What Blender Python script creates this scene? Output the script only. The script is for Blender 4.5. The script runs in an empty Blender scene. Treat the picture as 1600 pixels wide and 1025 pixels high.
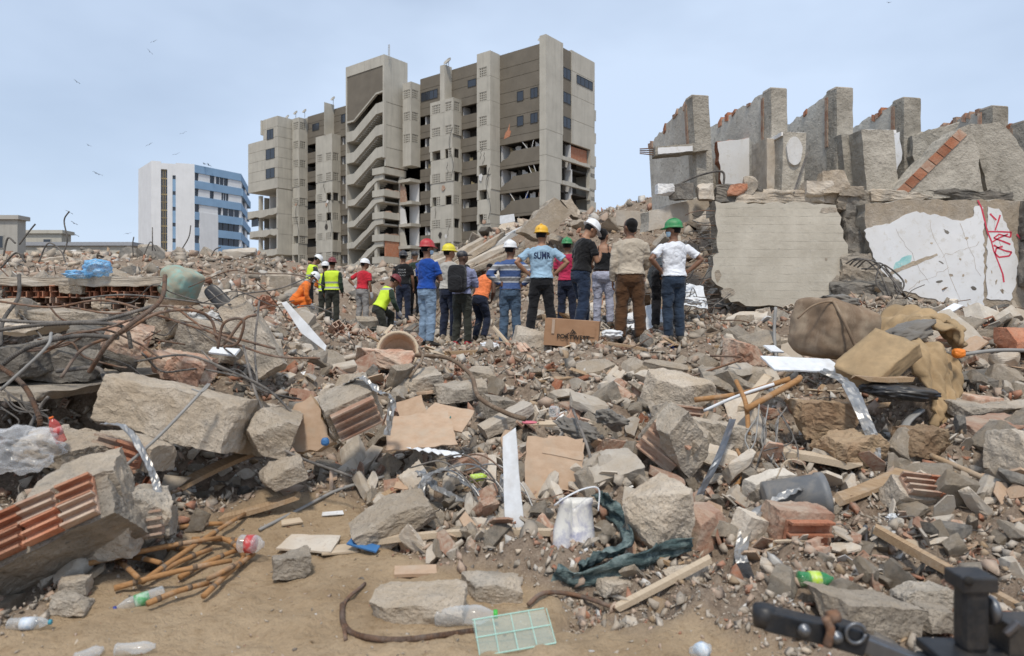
import bpy, bmesh, math, random
import numpy as np
from mathutils import Vector, Matrix, Euler, noise as mnoise

SC = bpy.context.scene
COL = SC.collection
R = math.radians

# ------------------------------------------------------------------ camera
F = 1067.0          # focal length in photo pixels (24 mm on 36 mm)
HZ = 485.0          # horizon row in the photo
CAMZ = 1.5
cam_d = bpy.data.cameras.new('camera')
cam = bpy.data.objects.new('camera', cam_d)
COL.objects.link(cam)
cam.location = (0, 0, CAMZ)
cam.rotation_euler = (R(90), 0, 0)
cam_d.sensor_width = 36
cam_d.lens = 24.0
cam_d.shift_y = -(512.5 - HZ) / 1600.0
cam_d.clip_start = 0.05
cam_d.clip_end = 8000
cam_d.dof.use_dof = True
cam_d.dof.focus_distance = 10.0
cam_d.dof.aperture_fstop = 2.2
SC.camera = cam

# ------------------------------------------------------------------ world, sun
SUN_EL, SUN_AZ = 60.0, 182.0      # azimuth: degrees clockwise from +Y
w = bpy.data.worlds.new('World')
SC.world = w
w.use_nodes = True
nt = w.node_tree
nt.nodes.clear()
out = nt.nodes.new('ShaderNodeOutputWorld')
bg = nt.nodes.new('ShaderNodeBackground')
sky = nt.nodes.new('ShaderNodeTexSky')
sky.sky_type = 'NISHITA'
sky.sun_disc = False
sky.sun_elevation = R(SUN_EL)
sky.sun_rotation = R(SUN_AZ)
sky.air_density = 1.0
sky.dust_density = 1.5
sky.ozone_density = 1.0
tc = nt.nodes.new('ShaderNodeTexCoord')
mp = nt.nodes.new('ShaderNodeMapping')
mp.inputs['Scale'].default_value = (1.0, 1.0, 2.2)
nz = nt.nodes.new('ShaderNodeTexNoise')
nz.inputs['Scale'].default_value = 1.3
nz.inputs['Detail'].default_value = 5
nz.inputs['Roughness'].default_value = 0.5
cr = nt.nodes.new('ShaderNodeValToRGB')          # thin cloud veil: how much of the blue it covers
cr.color_ramp.elements[0].position = 0.36
cr.color_ramp.elements[0].color = (0.5, 0.5, 0.5, 1)
cr.color_ramp.elements[1].position = 0.62
cr.color_ramp.elements[1].color = (0.9, 0.9, 0.9, 1)
mx = nt.nodes.new('ShaderNodeMix')
mx.data_type = 'RGBA'
mx.inputs['B'].default_value = (6.6, 7.9, 9.9, 1)
nt.links.new(tc.outputs['Generated'], mp.inputs['Vector'])
nt.links.new(mp.outputs['Vector'], nz.inputs['Vector'])
nt.links.new(nz.outputs['Fac'], cr.inputs['Fac'])
nt.links.new(cr.outputs['Color'], mx.inputs['Factor'])
nt.links.new(sky.outputs['Color'], mx.inputs['A'])
nt.links.new(mx.outputs['Result'], bg.inputs['Color'])
nt.links.new(bg.outputs['Background'], out.inputs['Surface'])
bg.inputs['Strength'].default_value = 0.1

sun_d = bpy.data.lights.new('sun', 'SUN')
sun_d.energy = 2.5
sun_d.angle = R(7)
sun_d.color = (1.0, 0.93, 0.82)
sun = bpy.data.objects.new('sun', sun_d)
COL.objects.link(sun)
_sd = Vector((math.sin(R(SUN_AZ)) * math.cos(R(SUN_EL)), math.cos(R(SUN_AZ)) * math.cos(R(SUN_EL)), math.sin(R(SUN_EL))))
sun.rotation_euler = _sd.to_track_quat('Z', 'Y').to_euler()

SC.view_settings.view_transform = 'Standard'
SC.view_settings.look = 'None'
SC.view_settings.exposure = 0.1
SC.view_settings.gamma = 1.0
SC.view_settings.use_curve_mapping = False
SC.render.engine = 'CYCLES'
SC.cycles.max_bounces = 5
SC.cycles.diffuse_bounces = 3
SC.cycles.glossy_bounces = 3
SC.cycles.transmission_bounces = 5
SC.cycles.transparent_max_bounces = 8
SC.cycles.use_denoising = True

# ------------------------------------------------------------------ helpers
def P(px, py, Y):
    """A point of the place seen at photo pixel (px, py), Y metres ahead."""
    return Vector(((px - 800.0) / F * Y, Y, CAMZ - (py - HZ) / F * Y))

def link(o, parent=None):
    COL.objects.link(o)
    if parent is not None:
        o.parent = parent
    return o

def tag(o, label, cat, group=None):
    o['label'] = label
    o['category'] = cat
    o['kind'] = 'thing'
    if group:
        o['group'] = group
    return o

def empty(name, loc=(0, 0, 0), rz=0.0, label=None, cat=None, group=None):
    o = bpy.data.objects.new(name, None)
    o.location = loc
    o.rotation_euler = (0, 0, rz)
    o.empty_display_size = 0.1
    COL.objects.link(o)
    if label:
        tag(o, label, cat, group)
    return o

def mesh_obj(name, verts, faces, mat, parent=None, smooth=False, mi=None, loc=None, rot=None):
    me = bpy.data.meshes.new(name)
    me.from_pydata([tuple(v) for v in verts], [], faces)
    mats = mat if isinstance(mat, (list, tuple)) else [mat]
    for m in mats:
        me.materials.append(m)
    if mi is not None:
        me.polygons.foreach_set('material_index', mi)
    if smooth:
        me.polygons.foreach_set('use_smooth', [True] * len(me.polygons))
    me.update()
    o = bpy.data.objects.new(name, me)
    link(o, parent)
    if loc is not None:
        o.location = loc
    if rot is not None:
        o.rotation_euler = rot
    return o

class MB:
    """Collects shapes, then links them as one mesh object."""
    def __init__(s):
        s.v, s.f, s.m = [], [], []
    def add(s, v, f, mi=0):
        b = len(s.v)
        s.v += [tuple(a) for a in v]
        s.f += [tuple(b + i for i in q) for q in f]
        s.m += [mi] * len(f)
        return s
    def box(s, x0, x1, y0, y1, z0, z1, M=None, mi=0):
        v = [(x, y, z) for x in (x0, x1) for y in (y0, y1) for z in (z0, z1)]
        if M is not None:
            v = [M @ Vector(a) for a in v]
        f = [(0, 1, 3, 2), (4, 6, 7, 5), (0, 4, 5, 1), (2, 3, 7, 6), (0, 2, 6, 4), (1, 5, 7, 3)]
        return s.add(v, f, mi)
    def bar(s, a, b, w, h, mi=0, up=Vector((0, 0, 1)), roll=0.0):
        a, b = Vector(a), Vector(b)
        d = (b - a)
        L = d.length
        d.normalize()
        sx = d.cross(up)
        if sx.length < 1e-4:
            sx = Vector((1, 0, 0))
        sx.normalize()
        uz = sx.cross(d)
        M = Matrix((( sx.x, d.x, uz.x, a.x), (sx.y, d.y, uz.y, a.y), (sx.z, d.z, uz.z, a.z), (0, 0, 0, 1))) @ Matrix.Rotation(roll, 4, 'Y')
        return s.box(-w / 2, w / 2, 0, L, -h / 2, h / 2, M, mi)
    def tube(s, pts, rad, seg=8, mi=0, cap=True):
        v, f = tube_geo(pts, rad, seg, cap)
        return s.add(v, f, mi)
    def lathe(s, prof, seg=16, M=None, mi=0):
        v, f = [], []
        for r, z in prof:
            for k in range(seg):
                a = 2 * math.pi * k / seg
                v.append(Vector((r * math.cos(a), r * math.sin(a), z)))
        for i in range(len(prof) - 1):
            for k in range(seg):
                k2 = (k + 1) % seg
                f.append((i * seg + k, i * seg + k2, (i + 1) * seg + k2, (i + 1) * seg + k))
        f.append(tuple(reversed(range(seg))))
        f.append(tuple((len(prof) - 1) * seg + k for k in range(seg)))
        if M is not None:
            v = [M @ a for a in v]
        return s.add(v, f, mi)
    def prism(s, poly, y0, y1, M=None, mi=0, mi_edge=None):
        """poly: (x, z) outline, extruded along y."""
        n = len(poly)
        v = [Vector((x, y0, z)) for x, z in poly] + [Vector((x, y1, z)) for x, z in poly]
        if M is not None:
            v = [M @ a for a in v]
        s.add(v, [tuple(range(n)), tuple(reversed(range(n, 2 * n)))], mi)
        s.f += [tuple(len(s.v) - 2 * n + q for q in (i, i + n, (i + 1) % n + n, (i + 1) % n)) for i in range(n)]
        s.m += [mi if mi_edge is None else mi_edge] * n
        return s
    def build(s, name, mat, parent=None, smooth=False):
        return mesh_obj(name, s.v, s.f, mat, parent, smooth, s.m)

def tube_geo(pts, rad, seg=8, cap=True):
    pts = [Vector(p) for p in pts]
    n = len(pts)
    rads = rad if isinstance(rad, (list, tuple)) else [rad] * n
    v, f = [], []
    prev = None
    for i, p in enumerate(pts):
        d = (pts[min(i + 1, n - 1)] - pts[max(i - 1, 0)])
        if d.length < 1e-7:
            d = Vector((0, 0, 1))
        d.normalize()
        if prev is None:
            ref = Vector((0, 0, 1)) if abs(d.z) < 0.9 else Vector((1, 0, 0))
            sx = d.cross(ref).normalized()
        else:
            sx = (prev - d * prev.dot(d))
            if sx.length < 1e-5:
                sx = d.orthogonal()
            sx.normalize()
        prev = sx
        sy = d.cross(sx)
        r = rads[i]
        rx, ry = (r if isinstance(r, tuple) else (r, r))
        for k in range(seg):
            a = 2 * math.pi * k / seg
            v.append(p + sx * (rx * math.cos(a)) + sy * (ry * math.sin(a)))
    for i in range(n - 1):
        for k in range(seg):
            k2 = (k + 1) % seg
            f.append((i * seg + k, i * seg + k2, (i + 1) * seg + k2, (i + 1) * seg + k))
    if cap:
        f.append(tuple(reversed(range(seg))))
        f.append(tuple((n - 1) * seg + k for k in range(seg)))
    return v, f

def spline(pts, n=8):
    """Catmull-Rom through the points."""
    pts = [Vector(p) for p in pts]
    q = [pts[0] * 2 - pts[1]] + pts + [pts[-1] * 2 - pts[-2]]
    o = []
    for i in range(1, len(q) - 2):
        for k in range(n):
            t = k / n
            a, b, c, d = q[i - 1], q[i], q[i + 1], q[i + 2]
            o.append(0.5 * ((2 * b) + (c - a) * t + (2 * a - 5 * b + 4 * c - d) * t * t + (3 * b - a - 3 * c + d) * t ** 3))
    o.append(pts[-1])
    return o

# ------------------------------------------------------------------ materials
MATS = {}
def new_mat(name):
    m = bpy.data.materials.new(name)
    m.use_nodes = True
    MATS[name] = m
    return m, m.node_tree, m.node_tree.nodes['Principled BSDF']

def N(nt, typ, **kw):
    n = nt.nodes.new(typ)
    for k, v in kw.items():
        if k in n.inputs:
            n.inputs[k].default_value = v
        else:
            setattr(n, k, v)
    return n

def ramp(nt, src, stops):
    r = nt.nodes.new('ShaderNodeValToRGB')
    el = r.color_ramp.elements
    while len(el) < len(stops):
        el.new(0.5)
    for e, (p, c) in zip(el, stops):
        e.position = p
        e.color = (c, c, c, 1) if isinstance(c, (int, float)) else (*c, 1)
    nt.links.new(src, r.inputs['Fac'])
    return r.outputs['Color']

def mixc(nt, fac, a, b, mode='MIX'):
    m = nt.nodes.new('ShaderNodeMix')
    m.data_type = 'RGBA'
    m.blend_type = mode
    for s, val in (('Factor', fac), ('A', a), ('B', b)):
        if hasattr(val, 'is_output'):
            nt.links.new(val, m.inputs[s])
        elif isinstance(val, (int, float)):
            m.inputs[s].default_value = val
        else:
            m.inputs[s].default_value = (*val, 1)
    return m.outputs['Result']

def noise_n(nt, scale, detail=4, rough=0.6, coord='Object', dist=0.0, stretch=None, rnd=False):
    t = nt.nodes.new('ShaderNodeTexCoord')
    src = t.outputs[coord]
    if rnd:
        oi = nt.nodes.new('ShaderNodeObjectInfo')
        mu = nt.nodes.new('ShaderNodeMath'); mu.operation = 'MULTIPLY'; mu.inputs[1].default_value = 57.0
        nt.links.new(oi.outputs['Random'], mu.inputs[0])
        ad = nt.nodes.new('ShaderNodeVectorMath'); ad.operation = 'ADD'
        nt.links.new(src, ad.inputs[0]); nt.links.new(mu.outputs[0], ad.inputs[1])
        src = ad.outputs[0]
    if stretch:
        mpn = nt.nodes.new('ShaderNodeMapping')
        mpn.inputs['Scale'].default_value = stretch
        nt.links.new(src, mpn.inputs['Vector'])
        src = mpn.outputs['Vector']
    n = N(nt, 'ShaderNodeTexNoise', Scale=scale, Detail=detail, Roughness=rough, Distortion=dist)
    nt.links.new(src, n.inputs['Vector'])
    return n.outputs['Fac']

def bump(nt, bsdf, h, strength=0.5, dist=0.01, prev=None):
    b = N(nt, 'ShaderNodeBump', Strength=strength, Distance=dist)
    nt.links.new(h, b.inputs['Height'])
    if prev is not None:
        nt.links.new(prev, b.inputs['Normal'])
    nt.links.new(b.outputs['Normal'], bsdf.inputs['Normal'])
    return b.outputs['Normal']

def mat_rough(name, c1, c2, scale=6.0, speck=None, speck_scale=60.0, rough=0.92, bmp=0.6, bdist=0.012, dust=None, dust_amt=0.5, rnd=True, var=0.25):
    """Broken mineral surface: two tones, fine specks, dust lying on it, per-object tone."""
    m, nt, b = new_mat(name)
    n1 = noise_n(nt, scale, 6, 0.65, rnd=rnd)
    col = mixc(nt, ramp(nt, n1, [(0.35, 0.0), (0.65, 1.0)]), c1, c2)
    n2 = noise_n(nt, speck_scale, 3, 0.7, rnd=rnd)
    if speck:
        col = mixc(nt, ramp(nt, n2, [(0.56, 0.0), (0.68, 0.8)]), col, speck)
    n4 = noise_n(nt, scale * 0.45, 5, 0.7, rnd=rnd, dist=0.6)
    if dust:
        col = mixc(nt, ramp(nt, n4, [(0.42, 0.0), (0.62, dust_amt)]), col, dust)
    if rnd and var:
        oi = nt.nodes.new('ShaderNodeObjectInfo')
        v = N(nt, 'ShaderNodeMapRange')
        v.inputs['To Min'].default_value = 1.0 - var
        v.inputs['To Max'].default_value = 1.0 + var
        nt.links.new(oi.outputs['Random'], v.inputs['Value'])
        col = mixc(nt, 1.0, col, v.outputs['Result'], 'MULTIPLY')
    nt.links.new(col, b.inputs['Base Color'])
    b.inputs['Roughness'].default_value = rough
    b.inputs['Specular IOR Level'].default_value = 0.25
    p = bump(nt, b, n1, bmp * 0.9, bdist * 4)
    n5 = noise_n(nt, speck_scale * 0.33, 5, 0.75, rnd=rnd)
    p = bump(nt, b, n5, bmp, bdist * 2.2, p)
    bump(nt, b, n2, bmp, bdist, p)
    return m

def mat_plain(name, c, rough=0.6, metal=0.0, var=0.12, scale=9.0, bmp=0.0, bscale=40.0, spec=0.4, dirt=None, dirt_amt=0.5, dirt_scale=4.0, coat=0.0, stretch=None):
    m, nt, b = new_mat(name)
    n1 = noise_n(nt, scale, 5, 0.6, stretch=stretch)
    c = Vector(c)
    col = mixc(nt, ramp(nt, n1, [(0.3, 0.0), (0.7, 1.0)]), tuple(c * (1 - var)), tuple(c * (1 + var)))
    if dirt:
        n3 = noise_n(nt, dirt_scale, 6, 0.7, dist=0.4)
        col = mixc(nt, ramp(nt, n3, [(0.45, 0.0), (0.66, dirt_amt)]), col, dirt)
    nt.links.new(col, b.inputs['Base Color'])
    b.inputs['Roughness'].default_value = rough
    b.inputs['Metallic'].default_value = metal
    b.inputs['Specular IOR Level'].default_value = spec
    b.inputs['Coat Weight'].default_value = coat
    if bmp:
        bump(nt, b, noise_n(nt, bscale, 4, 0.6, stretch=stretch), bmp, 0.01)
    return m

def mat_clear(name, c, rough=0.12, alpha=0.35):
    """Thin clear plastic: part see-through, part glossy sheet."""
    m, nt, b = new_mat(name)
    b.inputs['Base Color'].default_value = (*c, 1)
    b.inputs['Roughness'].default_value = rough
    b.inputs['Specular IOR Level'].default_value = 0.7
    lw = N(nt, 'ShaderNodeLayerWeight', Blend=0.35)
    mr = N(nt, 'ShaderNodeMapRange')
    mr.inputs['To Min'].default_value = alpha * 0.6
    mr.inputs['To Max'].default_value = min(1.0, alpha * 2.2)
    nt.links.new(lw.outputs['Facing'], mr.inputs['Value'])
    nt.links.new(mr.outputs['Result'], b.inputs['Alpha'])
    return m

mat_rough('concrete', (0.28, 0.245, 0.20), (0.46, 0.405, 0.335), 5, (0.15, 0.135, 0.112), 55, dust=(0.49, 0.395, 0.29), dust_amt=0.6, bmp=0.8)
mat_rough('concrete_dusty', (0.38, 0.32, 0.25), (0.54, 0.465, 0.375), 5, (0.20, 0.18, 0.155), 60, dust=(0.42, 0.335, 0.24), dust_amt=0.75, bmp=0.8)
mat_rough('concrete_dark', (0.12, 0.11, 0.098), (0.22, 0.205, 0.18), 6, (0.07, 0.065, 0.06), 50, dust=(0.36, 0.31, 0.25), dust_amt=0.4)
mat_rough('plaster', (0.43, 0.38, 0.315), (0.55, 0.50, 0.43), 4, (0.42, 0.37, 0.31), 45, bmp=0.3, dust=(0.48, 0.39, 0.29), dust_amt=0.6)
mat_rough('white_paint', (0.66, 0.66, 0.65), (0.76, 0.76, 0.75), 3, (0.5, 0.5, 0.48), 30, bmp=0.15, dust=(0.52, 0.47, 0.40), dust_amt=0.4, rough=0.75)
mat_rough('brick', (0.34, 0.13, 0.07), (0.47, 0.20, 0.115), 8, (0.25, 0.10, 0.06), 50, dust=(0.40, 0.27, 0.19), dust_amt=0.5, bmp=0.5)
mat_rough('brick_dusty', (0.33, 0.175, 0.115), (0.42, 0.26, 0.185), 8, (0.33, 0.17, 0.11), 50, dust=(0.50, 0.41, 0.32), dust_amt=0.8, bmp=0.35)
mat_rough('tile', (0.42, 0.37, 0.31), (0.5, 0.45, 0.38), 6, (0.36, 0.30, 0.25), 40, dust=(0.46, 0.37, 0.27), dust_amt=0.6, bmp=0.2)
mat_rough('dirt', (0.23, 0.145, 0.085), (0.33, 0.225, 0.14), 6, (0.17, 0.12, 0.08), 50, dust=(0.40, 0.31, 0.2), dust_amt=0.5)

def mat_wood(name, c1, c2, grain=(2.0, 30.0, 30.0)):
    m, nt, b = new_mat(name)
    n1 = noise_n(nt, 3.0, 6, 0.65, stretch=grain, rnd=True)
    col = mixc(nt, ramp(nt, n1, [(0.3, 0.0), (0.7, 1.0)]), c1, c2)
    n2 = noise_n(nt, 5.0, 5, 0.7, rnd=True)
    col = mixc(nt, ramp(nt, n2, [(0.5, 0.0), (0.7, 0.6)]), col, (0.42, 0.35, 0.27))
    nt.links.new(col, b.inputs['Base Color'])
    b.inputs['Roughness'].default_value = 0.85
    bump(nt, b, n1, 0.4, 0.006)
    return m
mat_wood('wood', (0.27, 0.17, 0.09), (0.43, 0.30, 0.18))
mat_wood('wood_pale', (0.46, 0.36, 0.25), (0.58, 0.47, 0.34))
mat_wood('wood_dark', (0.10, 0.065, 0.04), (0.20, 0.135, 0.085))
mat_wood('cane', (0.26, 0.125, 0.045), (0.42, 0.225, 0.09))
mat_wood('fibreboard', (0.40, 0.27, 0.175), (0.50, 0.36, 0.25), (4, 6, 6))
mat_rough('rust', (0.085, 0.058, 0.045), (0.20, 0.105, 0.06), 14, (0.27, 0.15, 0.08), 70, bmp=0.3, bdist=0.003, dust=(0.2, 0.17, 0.145), dust_amt=0.6)
mat_rough('iron', (0.06, 0.058, 0.056), (0.14, 0.13, 0.12), 14, (0.2, 0.18, 0.16), 70, bmp=0.2, bdist=0.003, dust=(0.25, 0.22, 0.19), dust_amt=0.6)
mat_plain('foil', (0.36, 0.355, 0.345), 0.45, 0.7, bmp=0.5, bscale=14, dirt=(0.3, 0.27, 0.23), dirt_amt=0.6)
mat_plain('white_sheet', (0.72, 0.74, 0.76), 0.5, bmp=0.05, dirt=(0.45, 0.41, 0.36), dirt_amt=0.35, dirt_scale=6)
mat_plain('black_plastic', (0.02, 0.02, 0.022), 0.4, dirt=(0.18, 0.16, 0.13), dirt_amt=0.35)
# ------------------------------------------------------------------ terrain
_cp = []
def _c(px, py, Y):
    p = P(px, py, Y)
    _cp.append((p.x, p.y, p.z))
for _y in (0.3, 1.0, 2.0, 3.0):
    for _x in (-3.0, -1.8, -1.0, 0.0, 1.0, 2.0, 3.2):
        _cp.append((_x * (0.6 + 0.14 * _y), _y, 0.0))
for _x in (-1.5, -0.9, -0.3, 0.3, 0.9):
    _cp.append((_x, 3.7, 0.0))
for a in [
    # left pile, from the near edge back
    (-150, 930, 3.3), (20, 960, 3.35), (120, 930, 3.5), (230, 900, 3.8), (330, 870, 4.1), (430, 850, 4.35),
    (60, 850, 4.0), (150, 820, 4.3), (260, 775, 4.8), (350, 770, 5.0), (470, 745, 5.3), (560, 775, 5.1),
    (-200, 770, 5.0), (-60, 720, 6.0), (40, 705, 6.4), (140, 705, 6.4), (300, 690, 5.7), (430, 680, 5.9),
    (-200, 520, 7.0), (0, 540, 7.3), (120, 545, 7.3), (240, 560, 6.7), (340, 575, 6.6), (430, 590, 6.8), (520, 610, 6.9),
    (0, 490, 8.0), (140, 490, 8.0), (250, 490, 7.8), (340, 500, 8.0), (430, 530, 8.2), (520, 555, 8.6), (600, 565, 8.6),
    (0, 462, 9.5), (200, 458, 10), (330, 470, 10), (430, 500, 11), (520, 525, 12), (600, 530, 12),
    # centre slope up to the onlookers
    (620, 870, 4.1), (700, 870, 4.15), (800, 880, 4.05), (950, 900, 3.9), (1080, 920, 3.75), (1200, 900, 3.85),
    (640, 760, 5.2), (760, 770, 5.1), (880, 780, 5.0), (1000, 790, 4.9), (1120, 790, 4.9),
    (650, 690, 6.0), (760, 690, 6.0), (880, 690, 6.0), (1000, 680, 6.1), (1120, 680, 6.1),
    (640, 620, 7.2), (760, 615, 7.3), (880, 610, 7.4), (1000, 605, 7.4), (1120, 600, 7.4),
    (640, 570, 8.6), (760, 562, 8.8), (880, 556, 8.9), (1000, 552, 9.0), (1120, 550, 9.0),
    (650, 549, 10.2), (760, 546, 10.3), (880, 532, 10.2), (1000, 530, 10.2), (1120, 525, 10.3),
    (660, 545, 12), (760, 540, 12), (880, 520, 12), (1000, 510, 12), (1100, 500, 12.2),
    # right slope
    (1320, 980, 3.35), (1450, 990, 3.3), (1600, 960, 3.4), (1750, 960, 3.4), (1900, 900, 3.6),
    (1300, 870, 4.0), (1450, 860, 4.1), (1600, 850, 4.1), (1780, 800, 4.3),
    (1250, 780, 4.8), (1400, 770, 4.9), (1550, 740, 5.0), (1750, 700, 5.1),
    (1250, 700, 5.7), (1380, 735, 5.6), (1500, 690, 5.7), (1620, 640, 5.9), (1800, 600, 6.1),
    (1220, 620, 6.9), (1390, 700, 6.5), (1500, 600, 6.9), (1620, 570, 7.2), (1800, 540, 7.4),
    (1220, 560, 8.6), (1350, 545, 8.6), (1480, 535, 8.8), (1620, 520, 9.0), (1800, 500, 9.2),
    (1180, 510, 11), (1250, 497, 11.2), (1340, 468, 11.9), (1400, 478, 11.6), (1500, 495, 11.4), (1620, 490, 11.6), (1850, 470, 11.8),
    (1200, 480, 13.5), (1400, 470, 13.5), (1600, 470, 13.5), (1200, 430, 17), (1500, 420, 18), (1900, 420, 18),
    # worker hollow and the heap behind the onlookers
    (470, 500, 16), (520, 525, 16), (600, 525, 16), (680, 515, 16), (560, 510, 20), (480, 490, 20), (620, 495, 20),
    (740, 480, 16), (800, 440, 17), (860, 430, 16.5), (940, 440, 15.5), (1030, 430, 15), (1100, 420, 14.5),
    (660, 440, 20), (720, 400, 20), (780, 372, 20), (830, 352, 20), (880, 352, 20), (930, 345, 20), (980, 335, 20), (1040, 312, 20), (1100, 300, 19), (1200, 305, 19), (1400, 300, 19), (1600, 300, 19), (1900, 300, 19),
    (600, 440, 24), (660, 410, 25), (720, 385, 25), (780, 370, 25), (860, 360, 26), (960, 350, 26), (1100, 340, 26), (1500, 340, 27),
    # far ridge on the left
    (0, 430, 24), (100, 428, 24), (200, 425, 24), (300, 425, 24), (400, 440, 24), (480, 460, 24), (540, 470, 25),
    (-150, 404, 32), (0, 412, 32), (80, 405, 32), (160, 408, 32), (215, 393, 32), (270, 388, 32), (330, 398, 32), (390, 408, 32), (440, 420, 32), (500, 425, 32), (560, 428, 32), (620, 424, 32), (680, 415, 32), (740, 405, 34),
    (-300, 440, 44), (0, 440, 44), (200, 440, 44), (400, 448, 44), (600, 450, 44), (900, 440, 44), (1400, 440, 44),
    ]:
    _c(*a)
for _x in (-90, -50, -20, 10, 40, 90):
    for _y in (65, 100, 160):
        _cp.append((_x, _y, 0.0))
_cp = np.array(_cp)
# blended radial surface through the points (in perspective-scaled coordinates, so near and far get like detail)
def _warp(x, y):
    ly = np.log(np.maximum(y, 0.3))
    return np.stack([x / np.maximum(y, 0.3) * 1.6, ly * 1.6], -1)
_cw = _warp(_cp[:, 0], _cp[:, 1])
_d = np.linalg.norm(_cw[:, None] - _cw[None], axis=-1)
_K = _d + 1e-3 * np.eye(len(_cw)) * -1
_A = np.block([[_K, np.ones((len(_cw), 1))], [np.ones((1, len(_cw))), np.zeros((1, 1))]])
_sol = np.linalg.lstsq(_A, np.append(_cp[:, 2], 0.0), rcond=None)[0]
def base_h(x, y):
    x = np.asarray(x, float); y = np.asarray(y, float)
    shp = x.shape
    q = _warp(x.ravel(), y.ravel())
    out = np.empty(len(q))
    for i in range(0, len(q), 20000):
        d = np.linalg.norm(q[i:i + 20000, None] - _cw[None], axis=-1)
        out[i:i + 20000] = d @ _sol[:-1] + _sol[-1]
    return out.reshape(shp)

# value noise in numpy
_rng = np.random.default_rng(11)
_perm = _rng.random((256, 256))
def vnoise(x, y):
    xi = np.floor(x).astype(int); yi = np.floor(y).astype(int)
    fx = x - xi; fy = y - yi
    fx = fx * fx * (3 - 2 * fx); fy = fy * fy * (3 - 2 * fy)
    g = lambda a, b: _perm[a % 256, b % 256]
    return (g(xi, yi) * (1 - fx) + g(xi + 1, yi) * fx) * (1 - fy) + (g(xi, yi + 1) * (1 - fx) + g(xi + 1, yi + 1) * fx) * fy - 0.5
def fbm(x, y, o=4):
    s = 0; a = 1.0
    for i in range(o):
        s = s + a * vnoise(x + 17.3 * i, y - 9.1 * i); x = x * 2.03; y = y * 2.03; a *= 0.5
    return s

def sand_mask(x, y):
    """1 on the bare sand track in front, 0 on rubble, with a ragged border."""
    x = np.asarray(x, float); y = np.asarray(y, float)
    px = 800 + F * x / np.maximum(y, 0.3)
    edge = np.interp(px, [-400, 60, 140, 250, 330, 420, 560, 600, 700, 800, 900, 1000, 1100, 1200, 1280, 1400, 2200],
                     [3.1, 3.4, 3.75, 4.05, 4.7, 5.25, 5.15, 4.45, 3.95, 3.75, 3.5, 3.42, 3.3, 3.0, 2.8, 2.6, 2.5])
    e = edge + 0.35 * fbm(x * 2.2, y * 2.2, 3)
    return np.clip((e - y) / 0.18, 0, 1)

def ground_h(x, y):
    x = np.asarray(x, float); y = np.asarray(y, float)
    h = base_h(x, y)
    s = sand_mask(x, y)
    live = np.where(y > 60, 0.0, 1.0)
    n = (0.26 * fbm(x * 2.0, y * 2.0, 5) + 0.09 * fbm(x * 9, y * 9, 3)) * np.clip((14 - y) / 6, 0, 1)
    n = n + 0.35 * fbm(x * 0.9 + 5, y * 0.9, 4) * np.clip((y - 6) / 8, 0, 1) * np.clip((40 - y) / 15, 0, 1)
    n = n + 0.7 * fbm(x * 0.35, y * 0.35 + 3, 4) * np.clip((y - 18) / 10, 0, 1)
    h = h + (1 - s) * live * n + s * (0.05 * fbm(x * 1.7, y * 1.7, 3) + 0.030 * fbm(x * 7, y * 7, 3) + 0.012 * fbm(x * 26, y * 26, 2))
    return h

def gh(x, y):
    return float(ground_h(np.array([x]), np.array([y]))[0])

def fan_ground():
    nt_, nr = 420, 430
    t = np.linspace(-2.3, 2.3, nt_)
    t = np.sign(t) * (np.abs(t) / 2.3) ** 1.25 * 2.3
    r = np.exp(np.linspace(math.log(0.35), math.log(260), nr))
    T, Rr = np.meshgrid(t, r)
    X = T * Rr; Y = Rr
    Z = ground_h(X, Y)
    Z = np.where(Y > 200, -0.2, Z)
    v = np.stack([X.ravel(), Y.ravel(), Z.ravel()], -1)
    i = np.arange(nr - 1)[:, None] * nt_ + np.arange(nt_ - 1)[None]
    f = np.stack([i, i + 1, i + nt_ + 1, i + nt_], -1).reshape(-1, 4)
    me = bpy.data.meshes.new('rubble_ground')
    me.from_pydata(v.tolist(), [], f.tolist())
    me.polygons.foreach_set('use_smooth', [True] * len(me.polygons))
    at = me.attributes.new('sand', 'FLOAT', 'POINT')
    at.data.foreach_set('value', sand_mask(X, Y).ravel().astype(np.float32))
    o = bpy.data.objects.new('ground', me)
    link(o)
    o['kind'] = 'structure'
    return o

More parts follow.
